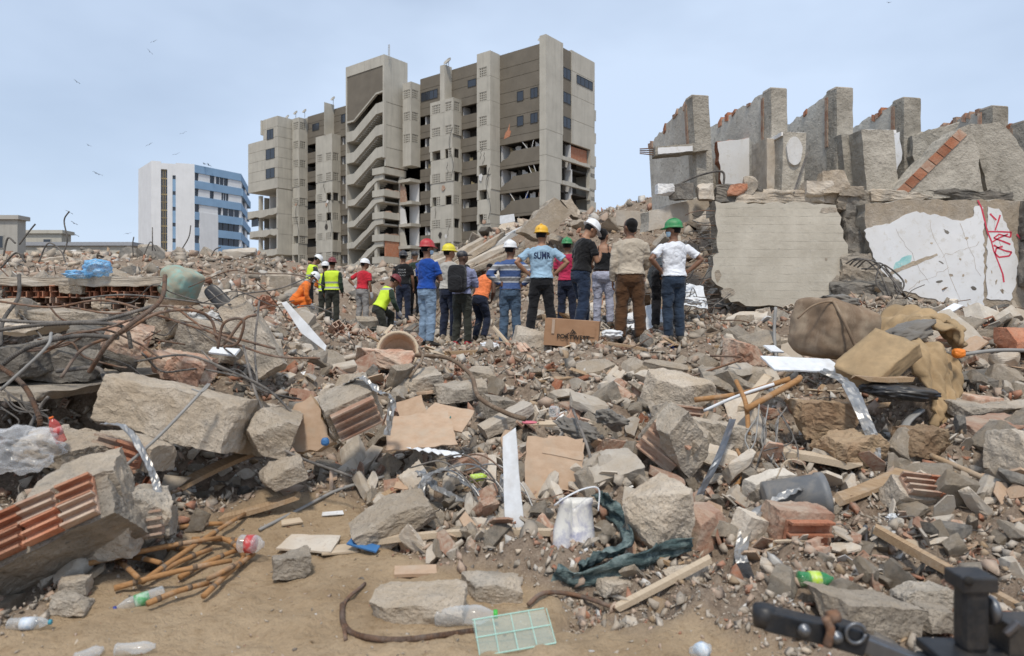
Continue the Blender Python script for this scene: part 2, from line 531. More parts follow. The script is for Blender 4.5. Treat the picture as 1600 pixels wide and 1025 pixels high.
def mat_ground():
    m, nt, b = new_mat('ground')
    a = nt.nodes.new('ShaderNodeAttribute'); a.attribute_name = 'sand'
    n1 = noise_n(nt, 1.3, 6, 0.65)
    n2 = noise_n(nt, 18, 5, 0.7)
    n3 = noise_n(nt, 90, 3, 0.7)
    sand = mixc(nt, ramp(nt, n1, [(0.35, 0), (0.65, 1)]), (0.33, 0.237, 0.145), (0.47, 0.352, 0.228))
    sand = mixc(nt, ramp(nt, n2, [(0.52, 0), (0.72, 0.7)]), sand, (0.24, 0.16, 0.085))
    sand = mixc(nt, ramp(nt, n3, [(0.6, 0), (0.72, 0.5)]), sand, (0.5, 0.39, 0.25))
    nw = noise_n(nt, 0.55, 3, 0.5, dist=0.5)
    sand = mixc(nt, ramp(nt, nw, [(0.55, 0), (0.66, 0.55)]), sand, (0.19, 0.12, 0.06))
    rub = mixc(nt, ramp(nt, n2, [(0.35, 0), (0.65, 1)]), (0.16, 0.122, 0.092), (0.34, 0.27, 0.205))
    rub = mixc(nt, ramp(nt, n1, [(0.45, 0), (0.65, 0.6)]), rub, (0.21, 0.145, 0.098))
    rub = mixc(nt, ramp(nt, n3, [(0.55, 0), (0.7, 0.7)]), rub, (0.36, 0.305, 0.245))
    col = mixc(nt, a.outputs['Fac'], rub, sand)
    nt.links.new(col, b.inputs['Base Color'])
    b.inputs['Roughness'].default_value = 0.95
    b.inputs['Specular IOR Level'].default_value = 0.15
    p = bump(nt, b, n2, 0.8, 0.05)
    bump(nt, b, n3, 0.5, 0.012, p)
    return m
mat_ground()
_g = fan_ground()
_g.data.materials.append(MATS['ground'])
# the wide plain that carries on to the horizon, just under it
_pl = mesh_obj('terrain', [(-4000, -60, -0.35), (4000, -60, -0.35), (4000, 6000, -0.35), (-4000, 6000, -0.35)], [(0, 1, 2, 3)], MATS['dirt'])
_pl['kind'] = 'structure'
# ------------------------------------------------------------------ facade materials
def mat_facade(name, c, var=0.1, streak=0.35, stain=(0.2, 0.185, 0.165)):
    m, nt, b = new_mat(name)
    n1 = noise_n(nt, 0.6, 6, 0.6)
    n2 = noise_n(nt, 1.0, 5, 0.6, stretch=(2.2, 2.2, 0.16))
    n3 = noise_n(nt, 6.0, 5, 0.7)
    c = Vector(c)
    col = mixc(nt, ramp(nt, n1, [(0.3, 0), (0.7, 1)]), tuple(c * (1 - var)), tuple(c * (1 + var)))
    col = mixc(nt, ramp(nt, n2, [(0.5, 0), (0.75, streak)]), col, stain)
    col = mixc(nt, ramp(nt, n3, [(0.66, 0), (0.74, 0.35)]), col, (0.55, 0.52, 0.47))
    nt.links.new(col, b.inputs['Base Color'])
    b.inputs['Roughness'].default_value = 0.9
    b.inputs['Specular IOR Level'].default_value = 0.2
    bump(nt, b, n3, 0.2, 0.03)
    return m
mat_facade('facade_light', (0.47, 0.44, 0.375))
mat_facade('facade_taupe', (0.175, 0.152, 0.12), 0.12, 0.2)
mat_facade('facade_white', (0.72, 0.72, 0.72), 0.05, 0.2, (0.5, 0.5, 0.48))
mat_facade('facade_blue', (0.25, 0.385, 0.54), 0.08, 0.15, (0.22, 0.3, 0.42))
mat_facade('facade_grey', (0.40, 0.38, 0.34), 0.1, 0.4)
mat_facade('inner_wall', (0.66, 0.645, 0.62), 0.08, 0.2, (0.4, 0.37, 0.33))
mat_facade('inner_shade_dark', (0.06, 0.054, 0.048), 0.2, 0.2, (0.06, 0.05, 0.05))  # near-black stands in for unlit interior shade; also dark cracks and remnants
mat_plain('glass_dark', (0.035, 0.042, 0.055), 0.12, spec=0.6)
mat_plain('frame_dark', (0.05, 0.048, 0.045), 0.5)
mat_plain('curtain_tan', (0.34, 0.27, 0.15), 0.9)
mat_plain('blue_cloth', (0.03, 0.09, 0.36), 0.9)
mat_plain('pipe_grey', (0.27, 0.262, 0.245), 0.6)
mat_plain('red_cloth', (0.30, 0.05, 0.035), 0.9)
mat_plain('roof_grey', (0.33, 0.34, 0.36), 0.7)

# ------------------------------------------------------------------ damaged apartment block
BC = Vector((3.6, 76.6, 0))
BL = Vector((-0.7860, 0.6190, 0))
BR = Vector((0.6186, 0.7860, 0))
BANG = math.atan2(BL.y, BL.x)
SH = 2.86                                   # storey height
def u_of(px, y):
    k = (px - 800) / F
    return (BC.x - k * BC.y - y * (BR.x - k * BR.y)) / (k * BL.y - BL.x)
def v_of(px, u=0.0):
    k = (px - 800) / F
    return (BC.x + u * BL.x - k * (BC.y + u * BL.y)) / (k * BR.y - BR.x)
def y_solve(px, u):
    k = (px - 800) / F
    return (BC.x + u * BL.x - k * (BC.y + u * BL.y)) / (BR.x - k * BR.y)
def z_of(py, u, y):
    return CAMZ + (HZ - py) / F * (BC.y + u * BL.y - y * BR.y)
def zt(k):
    return 29.53 - SH * (k - 1)             # head of the openings of storey k, counted from the roof
ROOFZ = 31.6
NST = 10
rb = random.Random(5)

apt = empty('apartment_building', BC, BANG, 'tall taupe and beige concrete apartment block with collapsed walls and broken stair tower', 'building')
def part(mb, name, mat):
    return mb.build(name, MATS[mat] if isinstance(mat, str) else [MATS[x] for x in mat], apt)
def pbox(name, mat, *a):
    m = MB(); m.box(*a); return part(m, name, mat)

# vent block panel: a grid of real holes, one shared mesh per size
def vent_mesh(wd, ht, nx, nz, t=0.12):
    m = MB()
    bx_, bz_ = wd / (nx * 2 + 1) * 0.78, ht / (nz * 2 + 1) * 0.78
    cx = (wd - bx_) / nx; cz = (ht - bz_) / nz
    for i in range(nx + 1):
        m.box(i * cx, i * cx + bx_, -t, 0, 0, ht)
    for j in range(nz + 1):
        for i in range(nx):
            m.box(i * cx + bx_, (i + 1) * cx, -t + 0.003, -0.003, j * cz, j * cz + bz_)
    return m
_vm = {}
def vent(u0, u1, y, z0, z1, side=False, broken=0):
    """A perforated block panel set into a face; side: on the face that looks along -x."""
    key = (round(abs(u1 - u0), 1), round(z1 - z0, 1), broken)
    if key not in _vm:
        nx = max(2, round(key[0] / 0.29)); nz = max(3, round(key[1] / 0.29))
        o_ = vent_mesh(key[0], key[1], nx, nz).build('vent_block_panel', MATS['facade_light'], apt)
        _vm[key] = o_.data
        o = o_
    else:
        o = bpy.data.objects.new('vent_block_panel', _vm[key]); link(o, apt)
    if side:
        o.location = (y, u0, z0); o.rotation_euler = (0, 0, R(90))
    else:
        o.location = (u0, y, z0)
    return o

def window(u0, u1, y, z0, z1, n=2, side=False):
    """Frame and glass proud of a wall; side: on the end face x = y."""
    fr, gl = MB(), MB()
    d = 0.05
    if not side:
        b = lambda m, a0, a1, c0, c1, e0, e1: m.box(a0, a1, c0, c1, e0, e1)
    else:
        b = lambda m, a0, a1, c0, c1, e0, e1: m.box(-c1 + 2 * y, -c0 + 2 * y, a0, a1, e0, e1)
    b(gl, u0 + d, u1 - d, y - 0.02, y + 0.025, z0 + d, z1 - d)
    for (a, c) in ((u0, u0 + d), (u1 - d, u1)):
        b(fr, a, c, y - 0.02, y + 0.06, z0, z1)
    for (a, c) in ((z0, z0 + d), (z1 - d, z1)):
        b(fr, u0 + d, u1 - d, y - 0.02, y + 0.06, a, c)
    for i in range(1, n):
        c = u0 + (u1 - u0) * i / n
        b(fr, c - d / 2, c + d / 2, y - 0.02, y + 0.055, z0 + d, z1 - d)
    f = fr.build('window', MATS['frame_dark'], apt)
    g = gl.build('pane', MATS['glass_dark'], f)
    return f

def jag(a, b, za, zb, n, amp):
    """Ragged line of (x, z) points from (a, za) to (b, zb)."""
    o = []
    for i in range(n + 1):
        t = i / n
        o.append((a + (b - a) * t, za + (zb - za) * t + (rb.uniform(-amp, amp) if 0 < i < n else 0)))
    return o

# inner core: cross walls, and near-black floors and rear wall painting the rooms unlit
UEND = u_of(388, 4.0)
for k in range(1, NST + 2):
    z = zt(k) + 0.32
    pbox('floor_slab', 'inner_shade_dark', 0.35, UEND - 3, -9.9, -0.3, z - 0.2, z)
pbox('rear_wall', 'inner_shade_dark', 0.35, UEND - 3, -4.8, -4.55, 0, ROOFZ - 0.9)
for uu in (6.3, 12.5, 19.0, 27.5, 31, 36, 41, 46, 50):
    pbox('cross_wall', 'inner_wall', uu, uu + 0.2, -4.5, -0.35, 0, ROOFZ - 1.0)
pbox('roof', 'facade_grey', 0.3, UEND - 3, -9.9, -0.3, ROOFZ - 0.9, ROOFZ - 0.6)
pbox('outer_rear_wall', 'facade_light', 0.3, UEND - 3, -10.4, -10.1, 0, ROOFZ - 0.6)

def band(u0, u1, z0, z1, y0=-0.3, y1=0.0, name='wall_panel', mat='facade_taupe'):
    """One storey of facade wall: two cast lifts with a recessed joint."""
    m = MB()
    g = 0.05
    zs = z0 + (z1 - z0) * 0.42
    if z1 - z0 > 1.2:
        m.box(u0, u1, y0, y1, z0, zs - g / 2)
        m.box(u0, u1, y0, y1 - 0.05, zs - g / 2, zs + g / 2)
        m.box(u0, u1, y0, y1, zs + g / 2, z1 - g)
    else:
        m.box(u0, u1, y0, y1, z0, z1 - g)
    m.box(u0, u1, y0, y1 - 0.05, z1 - g, z1)
    return part(m, name, mat)

def taupe_bay(u0, u1, opens, oh=1.1, top=ROOFZ):
    if opens: pbox('shade_backing', 'inner_shade_dark', u0 + 0.02, u1 - 0.02, -1.8, -1.6, 0.5, top - 1.2)  # added near-black sheet behind the openings, painting their recesses as unlit
    """Taupe wall between columns with strip openings at the storeys given."""
    ztop = top
    for k in range(1, NST + 2):
        if k in opens:
            band(u0, u1, zt(k), ztop)
            ztop = zt(k) - oh
        else:
            zb = zt(k) - 0.5
            band(u0, u1, zb, ztop); ztop = zb
    if ztop > 0.2:
        band(u0, u1, 0, ztop)

# --- bay beside the corner: two windows each on upper storeys, burst open below
uB0, uB1 = 0.55, u_of(781, 0)
band(uB0, uB1, zt(1) - 0.9, ROOFZ)
band(uB0, uB1, zt(2) - 0.9, zt(1) - 0.9)
band(uB0, uB1, zt(3) - 0.9, zt(2) - 0.9)
for k in (2, 3):
    zc = zt(k) - 0.45
    window(u_of(840.5, 0), u_of(829, 0), 0.0, zc - 0.6, zc + 0.55, 2)
    window(u_of(818, 0), u_of(808, 0), 0.0, zc - 0.6, zc + 0.55, 1)
prev = zt(3) - 0.9
for k in range(4, 10):
    band(uB0, uB1, zt(k), prev)
    zo = zt(k) - 1.0
    prev = zt(k + 1) + 0.35
    # the spandrel below, its top edge broken away towards the column
    m = MB()
    um = uB1 - 1.6 - 0.3 * (k % 2)
    top = jag(uB0, um, zo + 0.1, zo + 0.02, 7, 0.07) + jag(um + 0.12, uB1, zo - 0.25, zo - 1.15, 4, 0.12)
    m.prism([(uB0, prev)] + top + [(uB1, prev)], -0.3, -0.004)
    part(m, 'broken_parapet', 'facade_taupe')
    # what is left of frames, curtains and walls inside
    for j in range(5):
        a = uB0 + 0.3 + j * (uB1 - uB0 - 0.6) / 5 + rb.uniform(-0.1, 0.2)
        ww = rb.uniform(0.25, 0.8)
        mm = rb.choice(['inner_wall', 'inner_wall', 'curtain_tan', 'inner_shade_dark', 'facade_light', 'brick_dusty'] + (['blue_cloth'] if k == 6 else []))
        if j == 4 and k == 4:
            mm, ww = 'curtain_tan', 0.7
        m = MB(); m.prism([(a, zt(k + 1) + 0.35), (a + ww, zt(k + 1) + 0.35)] + jag(a + ww, a, zt(k) - rb.uniform(0, 0.25), zt(k) - rb.uniform(0, 0.6), 3, 0.12), -0.75 - 0.15 * j, -0.68 - 0.15 * j)
        part(m, 'room_wall', mm)
    for j in range(2):
        a = uB0 + rb.uniform(0.3, 4)
        m = MB(); m.bar((a, -0.15, zt(k) - 0.95), (a + rb.uniform(-0.9, 0.9), -0.1, zt(k) - 0.02), 0.06, 0.06)
        part(m, 'window_frame', 'inner_wall')
m = MB(); m.prism([(uB1 - 0.6, 21.6), (uB1 - 1.5, 21.8), (uB1 - 1.7, 22.4), (uB1 - 1.45, 22.5), (uB1 - 1.5, 23.3), (uB1 - 1.2, 22.6), (uB1 - 0.85, 22.3)], -0.02, 0.02)
part(m, 'exposed_brick_patch', 'brick')

# --- corner pier and end face
def endface(name, mat, v0, v1, z0, z1, x0=-0.35, x1=0.0, zs=None):
    """A panel of the end wall (plane x = 0), spanning v0..v1 in depth."""
    m = MB()
    z = z0
    while z < z1 - 0.01:
        z2 = min(z + SH, z1)
        m.box(x0, x1, -v1, -v0, z, z2 - 0.05)
        m.box(x0 + 0.05, x1, -v1, -v0, z2 - 0.05, z2)
        z = z2
    return part(m, name, mat)
VE = v_of(925.5)
v1, v2 = v_of(876.5), v_of(889.5)
z4 = zt(4) + 0.25
pbox('corner_pier', 'facade_light', -0.35, 0.55, -v1 * 0.98, 0.12, zt(3) - 2.0, 32.4)
for k in range(3, 10):
    m = MB()
    yy = -v1 * (0.98 - 0.08 * (k % 3)) if k > 3 else -v1 * 0.95
    m.box(-0.35, 0.55, yy, 0.12, zt(k + 1) - 2.0, zt(k) - 2.05)
    m.box(-0.30, 0.50, yy + 0.05, 0.07, zt(k) - 2.05, zt(k) - 2.0)
    part(m, 'corner_pier', 'facade_light')
endface('recess_strip', 'facade_taupe', v1 * 0.98 + 0.01, v2, z4, 32.0, -0.25)
endface('end_wall', 'facade_light', v2 + 0.01, VE, z4, 32.2)
for k in (1, 2, 3):
    window(-v2 + 0.1, -v1 - 0.05, -0.25, zt(k) - 1.0, zt(k) + 0.25, 2, side=True)
window(-v_of(922), -v_of(897), -0.35, zt(1) - 1.0, zt(1) + 0.05, 4, side=True)
for k in range(4, 10):
    z0_, z1_ = zt(k + 1) + 0.35, zt(k) + 0.25
    m = MB(); m.prism([(-VE, z1_ - 2.25), (-v1 * 0.95, z1_ - 2.25)] + jag(-v1 * 0.95, -VE, z1_ - 1.9 + 0.1, z1_ - 1.95, 8, 0.1), 0.0, 0.35, Matrix.Rotation(R(90), 4, 'Z'))
    part(m, 'floor_edge', 'facade_light')
    pbox('end_column', 'facade_light', -0.35, 0.15, -VE, -VE + 1.0 + 0.2 * (k % 2), z0_ - 0.6, z1_)
    pbox('room_back_wall', 'inner_wall', 2.3, 2.5, -VE, -v1, z0_ - 0.6, z1_ - 0.1)
    pbox('room_wall', 'inner_wall', -0.1, 2.2, -v1 - 1.9 - 0.3 * (k % 2), -v1 - 1.75 - 0.3 * (k % 2), z0_ - 0.4, z1_ - 0.15)
    pbox('room_door', ['wood', 'inner_shade_dark', 'wood'][k % 3], 0.5, 0.6, -v1 - 3.0, -v1 - 2.15, z0_ - 0.4, z1_ - 0.3)
    pbox('room_back', 'inner_shade_dark', 1.6, 1.7, -VE + 1.2, -v1 - 2.2, z0_ - 0.4, z1_ - 0.2)
m = MB(); m.prism([(-VE + 1.15, zt(4) - 1.95)] + jag(-VE + 1.15, -VE + 1.25, zt(4) - 1.9, zt(4) + 0.1, 5, 0.04)[1:] + jag(-VE + 1.25, -v2 - 0.4, zt(4) + 0.1, zt(4) + 0.05, 4, 0.05)[1:] + jag(-v2 - 0.4, -v2 - 0.3, zt(4), zt(4) - 1.95, 5, 0.1)[1:], -0.2, -0.05, Matrix.Rotation(R(90), 4, 'Z'))
part(m, 'exposed_brick_wall', 'brick')
for k in (2, 3, 4, 5, 6, 7):
    pbox('window_box', 'facade_light', -0.2, 0.4, -VE - 0.55, -VE - 0.02, zt(k) - 1.6, zt(k) - 0.3)

# --- protruding columns and stacks with vent panels
def col_geo(pl, pr, ps):
    u0 = u_of(ps, 0)
    p = y_solve(pr, u0)
    return u0, u_of(pl, p), p
def storey_shaft(name, u0, u1, y1, z0, z1, y0=-0.02, dmg=lambda k: False, ju=0.0):
    """A shaft cast storey by storey, each lift its own piece with a shadow joint, slightly out of line where broken."""
    k = 1
    zhi = z1
    while zhi > z0 + 0.05:
        zlo = max(z0, zt(k) - 1.75)
        if zlo < zhi - 0.05:
            d = rb.uniform(-0.12, 0.12) if dmg(k) else 0.0
            e = rb.uniform(-0.1, 0.08) if dmg(k) else 0.0
            m = MB()
            m.box(u0 + d, u1 + d, y0, y1 + e, zlo + 0.05, zhi)
            m.box(u0 + 0.04 + d, u1 - 0.04 + d, y0, y1 - 0.04, zlo, zlo + 0.05)
            part(m, name, 'facade_light')
            zhi = zlo
        k += 1
        if k > 14:
            break

def shaft_with_vents(pl, pr, ps, ztop, kv, fronts, side, zbot=0.0, dmgk=99, p_extra=0.0, name='shaft'):
    u0, u1, p = col_geo(pl, pr, ps)
    # the storey band with the vents is open: corner posts, head and sill around real perforated panels
    k = 1
    zhi = ztop
    wu = u1 - u0
    for k in range(1, NST + 2):
        zc = zt(k) - 0.15
        vz0, vz1 = zc - 0.6, zc + 0.55
        if k in kv and vz1 < ztop - 0.1:
            d = (rb.uniform(-0.14, 0.14), rb.uniform(-0.12, 0.06)) if k >= dmgk else (0, 0)
            # solid lift above the vents
            m = MB(); m.box(u0 + d[0], u1 + d[0], -0.02, p + d[1], vz1, zhi - 0.03)
            m.box(u0 + 0.05 + d[0], u1 - 0.05 + d[0], -0.02, p - 0.05 + d[1], zhi - 0.03, zhi); part(m, name, 'facade_light')
            # vent storey
            def post(*a): pbox('vent_post', 'facade_light', *a)
            holes = [(u0 + a * wu, u0 + b * wu) for a, b in fronts]
            edges = [u0] + [x for h in sorted(holes) for x in h] + [u1]
            for i in range(0, len(edges), 2):
                if edges[i + 1] - edges[i] > 0.02:
                    post(edges[i], edges[i + 1], p - 0.2, p, vz0, vz1)
            sy0, sy1 = p * 0.22, p * 0.86
            if side:
                post(u0, u0 + 0.2, sy1, p - 0.2, vz0, vz1)
                post(u0, u0 + 0.2, -0.02, sy0, vz0, vz1)
            else:
                post(u0, u0 + 0.2, -0.02, p - 0.2, vz0, vz1)
            post(u1 - 0.2, u1, -0.02, p - 0.2, vz0, vz1)
            pbox('vent_shade_back', 'inner_shade_dark', u0 + 0.25, u1 - 0.25, p * 0.3, p * 0.4, vz0, vz1)  # near-black backing paints the shade seen through the vent holes
            for i, h in enumerate(holes):
                if k >= dmgk and rb.random() < 0.45:
                    if rb.random() < 0.6:            # half of the panel has fallen out
                        vent(h[0], h[0] + (h[1] - h[0]) * 0.5, p - 0.03, vz0, vz1)
                    continue
                vent(h[0], h[1], p - 0.03, vz0, vz1)
            if side and not (k >= dmgk and rb.random() < 0.3):
                vent(sy0, sy1, u0 + 0.03, vz0, vz1, side=True)
            zhi = vz0
    m = MB(); m.box(u0, u1, -0.02, p, zbot, zhi); part(m, name, 'facade_light')
    return u0, u1, p

uC0, uC1, pC = shaft_with_vents(745, 766, 781, 31.7, range(1, 10), [(0.25, 0.85)], False, dmgk=5, name='column_shaft')
uD0 = uC1
uE0, uE1, pE = shaft_with_vents(672, 708, 721, 27.5, range(2, 10), [(0.07, 0.35), (0.55, 0.92)], True, dmgk=4, name='bathroom_stack')
m = MB(); u_a, u_b = u_of(704, 0.2), u_of(686.5, 1.4); m.box(u_a, u_b, -0.02, 1.3, 27.5, 31.9); part(m, 'chimney_shaft', 'facade_light')
taupe_bay(uC1 + 0.0, uE0, range(2, 11), 1.15)
window(u_of(744, 0), u_of(731, 0), 0.0, zt(1) - 0.75, zt(1) + 0.15, 1)
taupe_bay(uE0 + 0.003, uE1, [], 1.1)
uG0, uG1, pG = col_geo(629, 642, 656.5)
taupe_bay(uE1, uG0, range(2, 11), 1.15)
window(u_of(684, 0), u_of(658, 0), 0.0, zt(1) - 0.95, zt(1) + 0.2, 4)
# sub-column on the flank of the tower, upper storeys whole
shaft_with_vents(629, 642, 656.5, 30.9, range(1, 4), [(0.12, 0.9)], True, zbot=z_of(258, uG0, pG), name='flank_shaft')
for k in range(5, 11):
    zz = zt(k) + 0.3
    m = MB(); m.prism([(uG0 - 0.1, zz - 0.35)] + [(uG1 + 0.6, zz - 0.35)] + jag(uG1 + 0.6, uG0 - 0.1, zz, zz + 0.05, 4, 0.05), 0.0, pG + 0.1 * (k % 3)); part(m, 'broken_floor_edge', 'facade_light')
    pbox('room_wall', 'inner_wall', uG0 + 0.1, uG1 + 0.3, 0.05, 0.15, zz - SH, zz - 0.36)
    m = MB(); m.prism([(uG1 - 0.5, zz - SH), (uG1 + 0.7, zz - SH)] + jag(uG1 + 0.7, uG1 + 0.1 * k - 0.7, zz - 0.4, zz - 0.9, 4, 0.15), pG - 0.35, pG - 0.2); part(m, 'broken_wall', ['inner_wall', 'facade_light', 'brick_dusty'][k % 3])
    if k > 7:
        vent(uG0 + 0.1, uG0 + 1.2, pG + 0.02, zz - SH + 0.9, zz - SH + 2.1)
        pbox('flank_panel', 'facade_light', uG0, uG1, pG - 0.2, pG, zz - SH, zz - SH + 0.9)

# --- stair tower
uT0 = u_of(622, pG)
pT = y_solve(600, uT0)
uT1 = u_of(540, pT)
ZT = z_of(84.5, uT0, pT)
zside = z_of(258, uT0, pT)
m = MB()
m.box(uT0, uT0 + 0.3, -0.02, pT - 0.3, zside, ZT)
part(m, 'tower_side_wall', 'facade_light')
for i, zz in enumerate((28.2, 25.3, 22.4)):
    pbox('wall_joint', 'facade_taupe', uT0 - 0.012, uT0 + 0.02, 0.1, pT - 0.35, zz, zz + 0.05)
pbox('tower_head', 'facade_light', uT0, uT1, pT - 0.3, pT, ZT - 1.35, ZT)
pbox('tower_jamb', 'facade_light', uT1 - 0.25, uT1, pT - 0.3, pT, zt(6), ZT - 1.36)
pbox('tower_jamb', 'facade_light', uT0, uT0 + 0.28, pT - 0.3, pT, zside + 1.0, ZT - 1.36)
pbox('tower_far_wall', 'facade_light', uT1 - 0.25, uT1 - 0.01, 0.0, pT - 0.31, 0, ZT - 0.3)
pbox('tower_roof', 'facade_grey', uT0 + 0.3, uT1 - 0.26, 0.0, pT - 0.31, ZT - 0.8, ZT - 0.5)
pbox('tower_rear_wall', 'facade_taupe', uT0 + 0.31, uT1 - 0.26, 0.3, 0.5, 0, ZT - 0.8)
pbox('tower_rear_parapet', 'facade_light', uT0 + 0.3, uT1 - 0.26, 0.0, 0.25, ZT - 0.8, ZT)
WT = uT1 - uT0
def fl(t):                      # t runs 0 (left in the picture) .. 1 along the tower front
    return uT1 - 0.25 - t * (WT - 0.53)
def flight_line(z):             # parapet line: landing, flight, landing
    return [(fl(0), z), (fl(0.2), z + 0.02), (fl(0.82), z + 2.75), (fl(1.0), z + 2.80)]
# upper taupe panel above the first flight
z1f = z_of(192, uT1, pT) + 0.1
low = flight_line(z1f)
m = MB(); m.prism([(fl(0), ZT - 1.36)] + low + [(fl(1), ZT - 1.36)], pT - 0.28, pT - 0.08); part(m, 'stair_screen', 'facade_taupe')
m = MB(); lo2 = [(a, z - 0.22) for a, z in low]; m.prism(low + lo2[::-1], pT - 0.3, pT + 0.02); part(m, 'stair_screen_edge', 'facade_light')
for i in range(8):
    zb = z1f - 1.42 - i * SH
    a = flight_line(zb)
    if i < 3:
        lo2 = [(x, z - 1.35) for x, z in a]
        m = MB(); m.prism(a + lo2[::-1], pT - 0.3, pT)
        part(m, 'stair_parapet', 'facade_light')
    else:
        # parapet smashed: the bare flight slab with a ragged top
        top = []
        for j in range(len(a) - 1):
            top += jag(a[j][0], a[j + 1][0], a[j][1] - 0.55, a[j + 1][1] - 0.55, 5, 0.16 if j == 1 else 0.05)[:-1]
        top.append((a[-1][0], a[-1][1] - 0.5))
        lo2 = [(x, z - 1.35) for x, z in a]
        m = MB(); m.prism(top + lo2[::-1], pT - 0.35, pT - 0.1 + 0.05 * (i % 3))
        part(m, 'stair_parapet', 'facade_light')
    # flight slab with steps behind, and the two landings
    st = MB()
    for s in range(14):
        t0 = 0.2 + 0.62 * s / 14
        zc = zb - 1.2 + 2.75 * s / 14
        st.box(fl(t0 + 0.62 / 14), fl(t0), pT - 1.9, pT - 0.36, zc - 0.22, zc + 0.1)
    part(st, 'stair_flight', 'facade_light')
    pbox('stair_landing', 'facade_light', fl(0.2), fl(0.0), 0.6, pT - 0.36, zb - 1.4, zb - 1.2)
    pbox('stair_landing', 'facade_light', fl(1.0), fl(0.82), 0.6, pT - 0.36, zb + 1.36, zb + 1.55)
# broken right flank of the tower below: floors, columns, one brick infill
for k in range(4, 11):
    zz = zside - 0.15 - (k - 4) * SH
    m = MB()
    m.box(uT0 - 0.05, uT0 + 2.2, 0.3, pT + 0.1, zz - 0.9, zz - 0.05)
    part(m, 'floor_edge', 'facade_light')
    pbox('tower_column', 'facade_light', uT0, uT0 + 0.5, 0.5, 1.1, zz - SH, zz - 0.91)
    pbox('tower_column', 'facade_light', uT0 + 1.6, uT0 + 2.1, pT - 0.7, pT - 0.2, zz - SH, zz - 0.91)
    m = MB(); m.prism(jag(-0.4, -pT + 0.6, zz - 0.02, zz + 0.1, 6, 0.14) + [(-pT + 0.6, zz - 0.2), (-0.4, zz - 0.2)], -0.02, 0.4, Matrix.Translation((uT0, 0, 0)) @ Matrix.Rotation(R(-90), 4, 'Z') @ Matrix.Scale(-1, 4, (1, 0, 0)) if False else Matrix.Translation((uT0 + 0.1, 0, 0)) @ Matrix.Rotation(R(-90), 4, 'Z'))
    part(m, 'rubble_on_floor', 'brick_dusty')
    pbox('drain_pipe', 'pipe_grey', uT0 - 0.15, uT0 + 0.1, 0.9 + 0.2, 1.3 + 0.1, zz - SH, zz - 0.92)
    pbox('room_wall', 'inner_shade_dark', uT0 + 2.3, uT0 + 2.5, 0.5, pT - 0.8, zz - SH, zz - 0.91)
zz = zside - 0.15 - 3 * SH
pbox('exposed_brick_wall', 'brick', uT0 + 0.05, uT0 + 0.25, pT - 2.6, pT - 0.3, zz - SH, zz - 0.92)

# --- left wing
uI0, uI1, pI = shaft_with_vents(493, 518.5, 532, 26.9, range(2, 10), [(0.06, 0.36), (0.58, 0.92)], True, dmgk=5, name='bathroom_stack')
taupe_bay(uT1, uI0, range(2, 11), 1.2, 31.0)
window(u_of(539.5, 0), u_of(533, 0), 0.0, zt(1) - 0.9, zt(1) + 0.3, 1)
taupe_bay(uI0, uI1, [], 1.1, 31.0)
m = MB(); u_a, u_b = u_of(520, 0.2), u_of(503.5, 2.0); m.box(u_a, u_b, -0.02, 1.7, 26.9, 31.6); part(m, 'chimney_shaft', 'facade_light')
uK0, uK1, pK = shaft_with_vents(456.5, 466.7, 480.4, 30.6, range(1, 10), [(0.1, 0.85)], True, dmgk=5, name='column_shaft')
taupe_bay(uI1, uK0, range(2, 11), 1.25, 31.0)
window(u_of(498.5, 0), u_of(488, 0), 0.0, zt(1) - 0.95, zt(1) + 0.1, 1)
# end block, whole above and opened up below
uL0 = u_of(455, pK + 0.0) + 0.05
pL = y_solve(433.5, uL0)
uL1 = u_of(387.5, pL)
zLt = z_of(180.5, uL0, pL)
zLn = z_of(219, u_of(410, pL), pL)
zLb = z_of(293, uL0, pL)
uN = u_of(411, pL)
def lift(u0, u1, z0, z1):
    m = MB()
    n = max(1, int(round((z1 - z0) / 1.45)))
    h = (z1 - z0) / n
    for i in range(n):
        m.box(u0, u1, -4, pL, z0 + i * h, z0 + (i + 1) * h - 0.05)
        m.box(u0 + 0.04, u1 - 0.04, -4, pL - 0.04, z0 + (i + 1) * h - 0.05, z0 + (i + 1) * h)
    return m
part(lift(uL0, uN, zLn, zLt), 'end_block_wall', 'facade_light')
part(lift(uL0, uL1, zLb, zLn), 'end_block_wall', 'facade_light')
m = MB(); m.box(uN - 0.02, uN + 0.35, -2, pL + 0.25, zLt - 2.3, zLt - 0.1); part(m, 'end_block_fin', 'facade_light')
for i, (py0, py1) in enumerate(((202, 217.5), (232.5, 248.5), (263, 278.5))):
    a, b_ = (417, 427) if i == 0 else (415.5, 429)
    window(u_of(b_, pL), u_of(a, pL), pL, z_of(py1, u_of(422, pL), pL), z_of(py0, u_of(422, pL), pL), 2)
zf = zLb
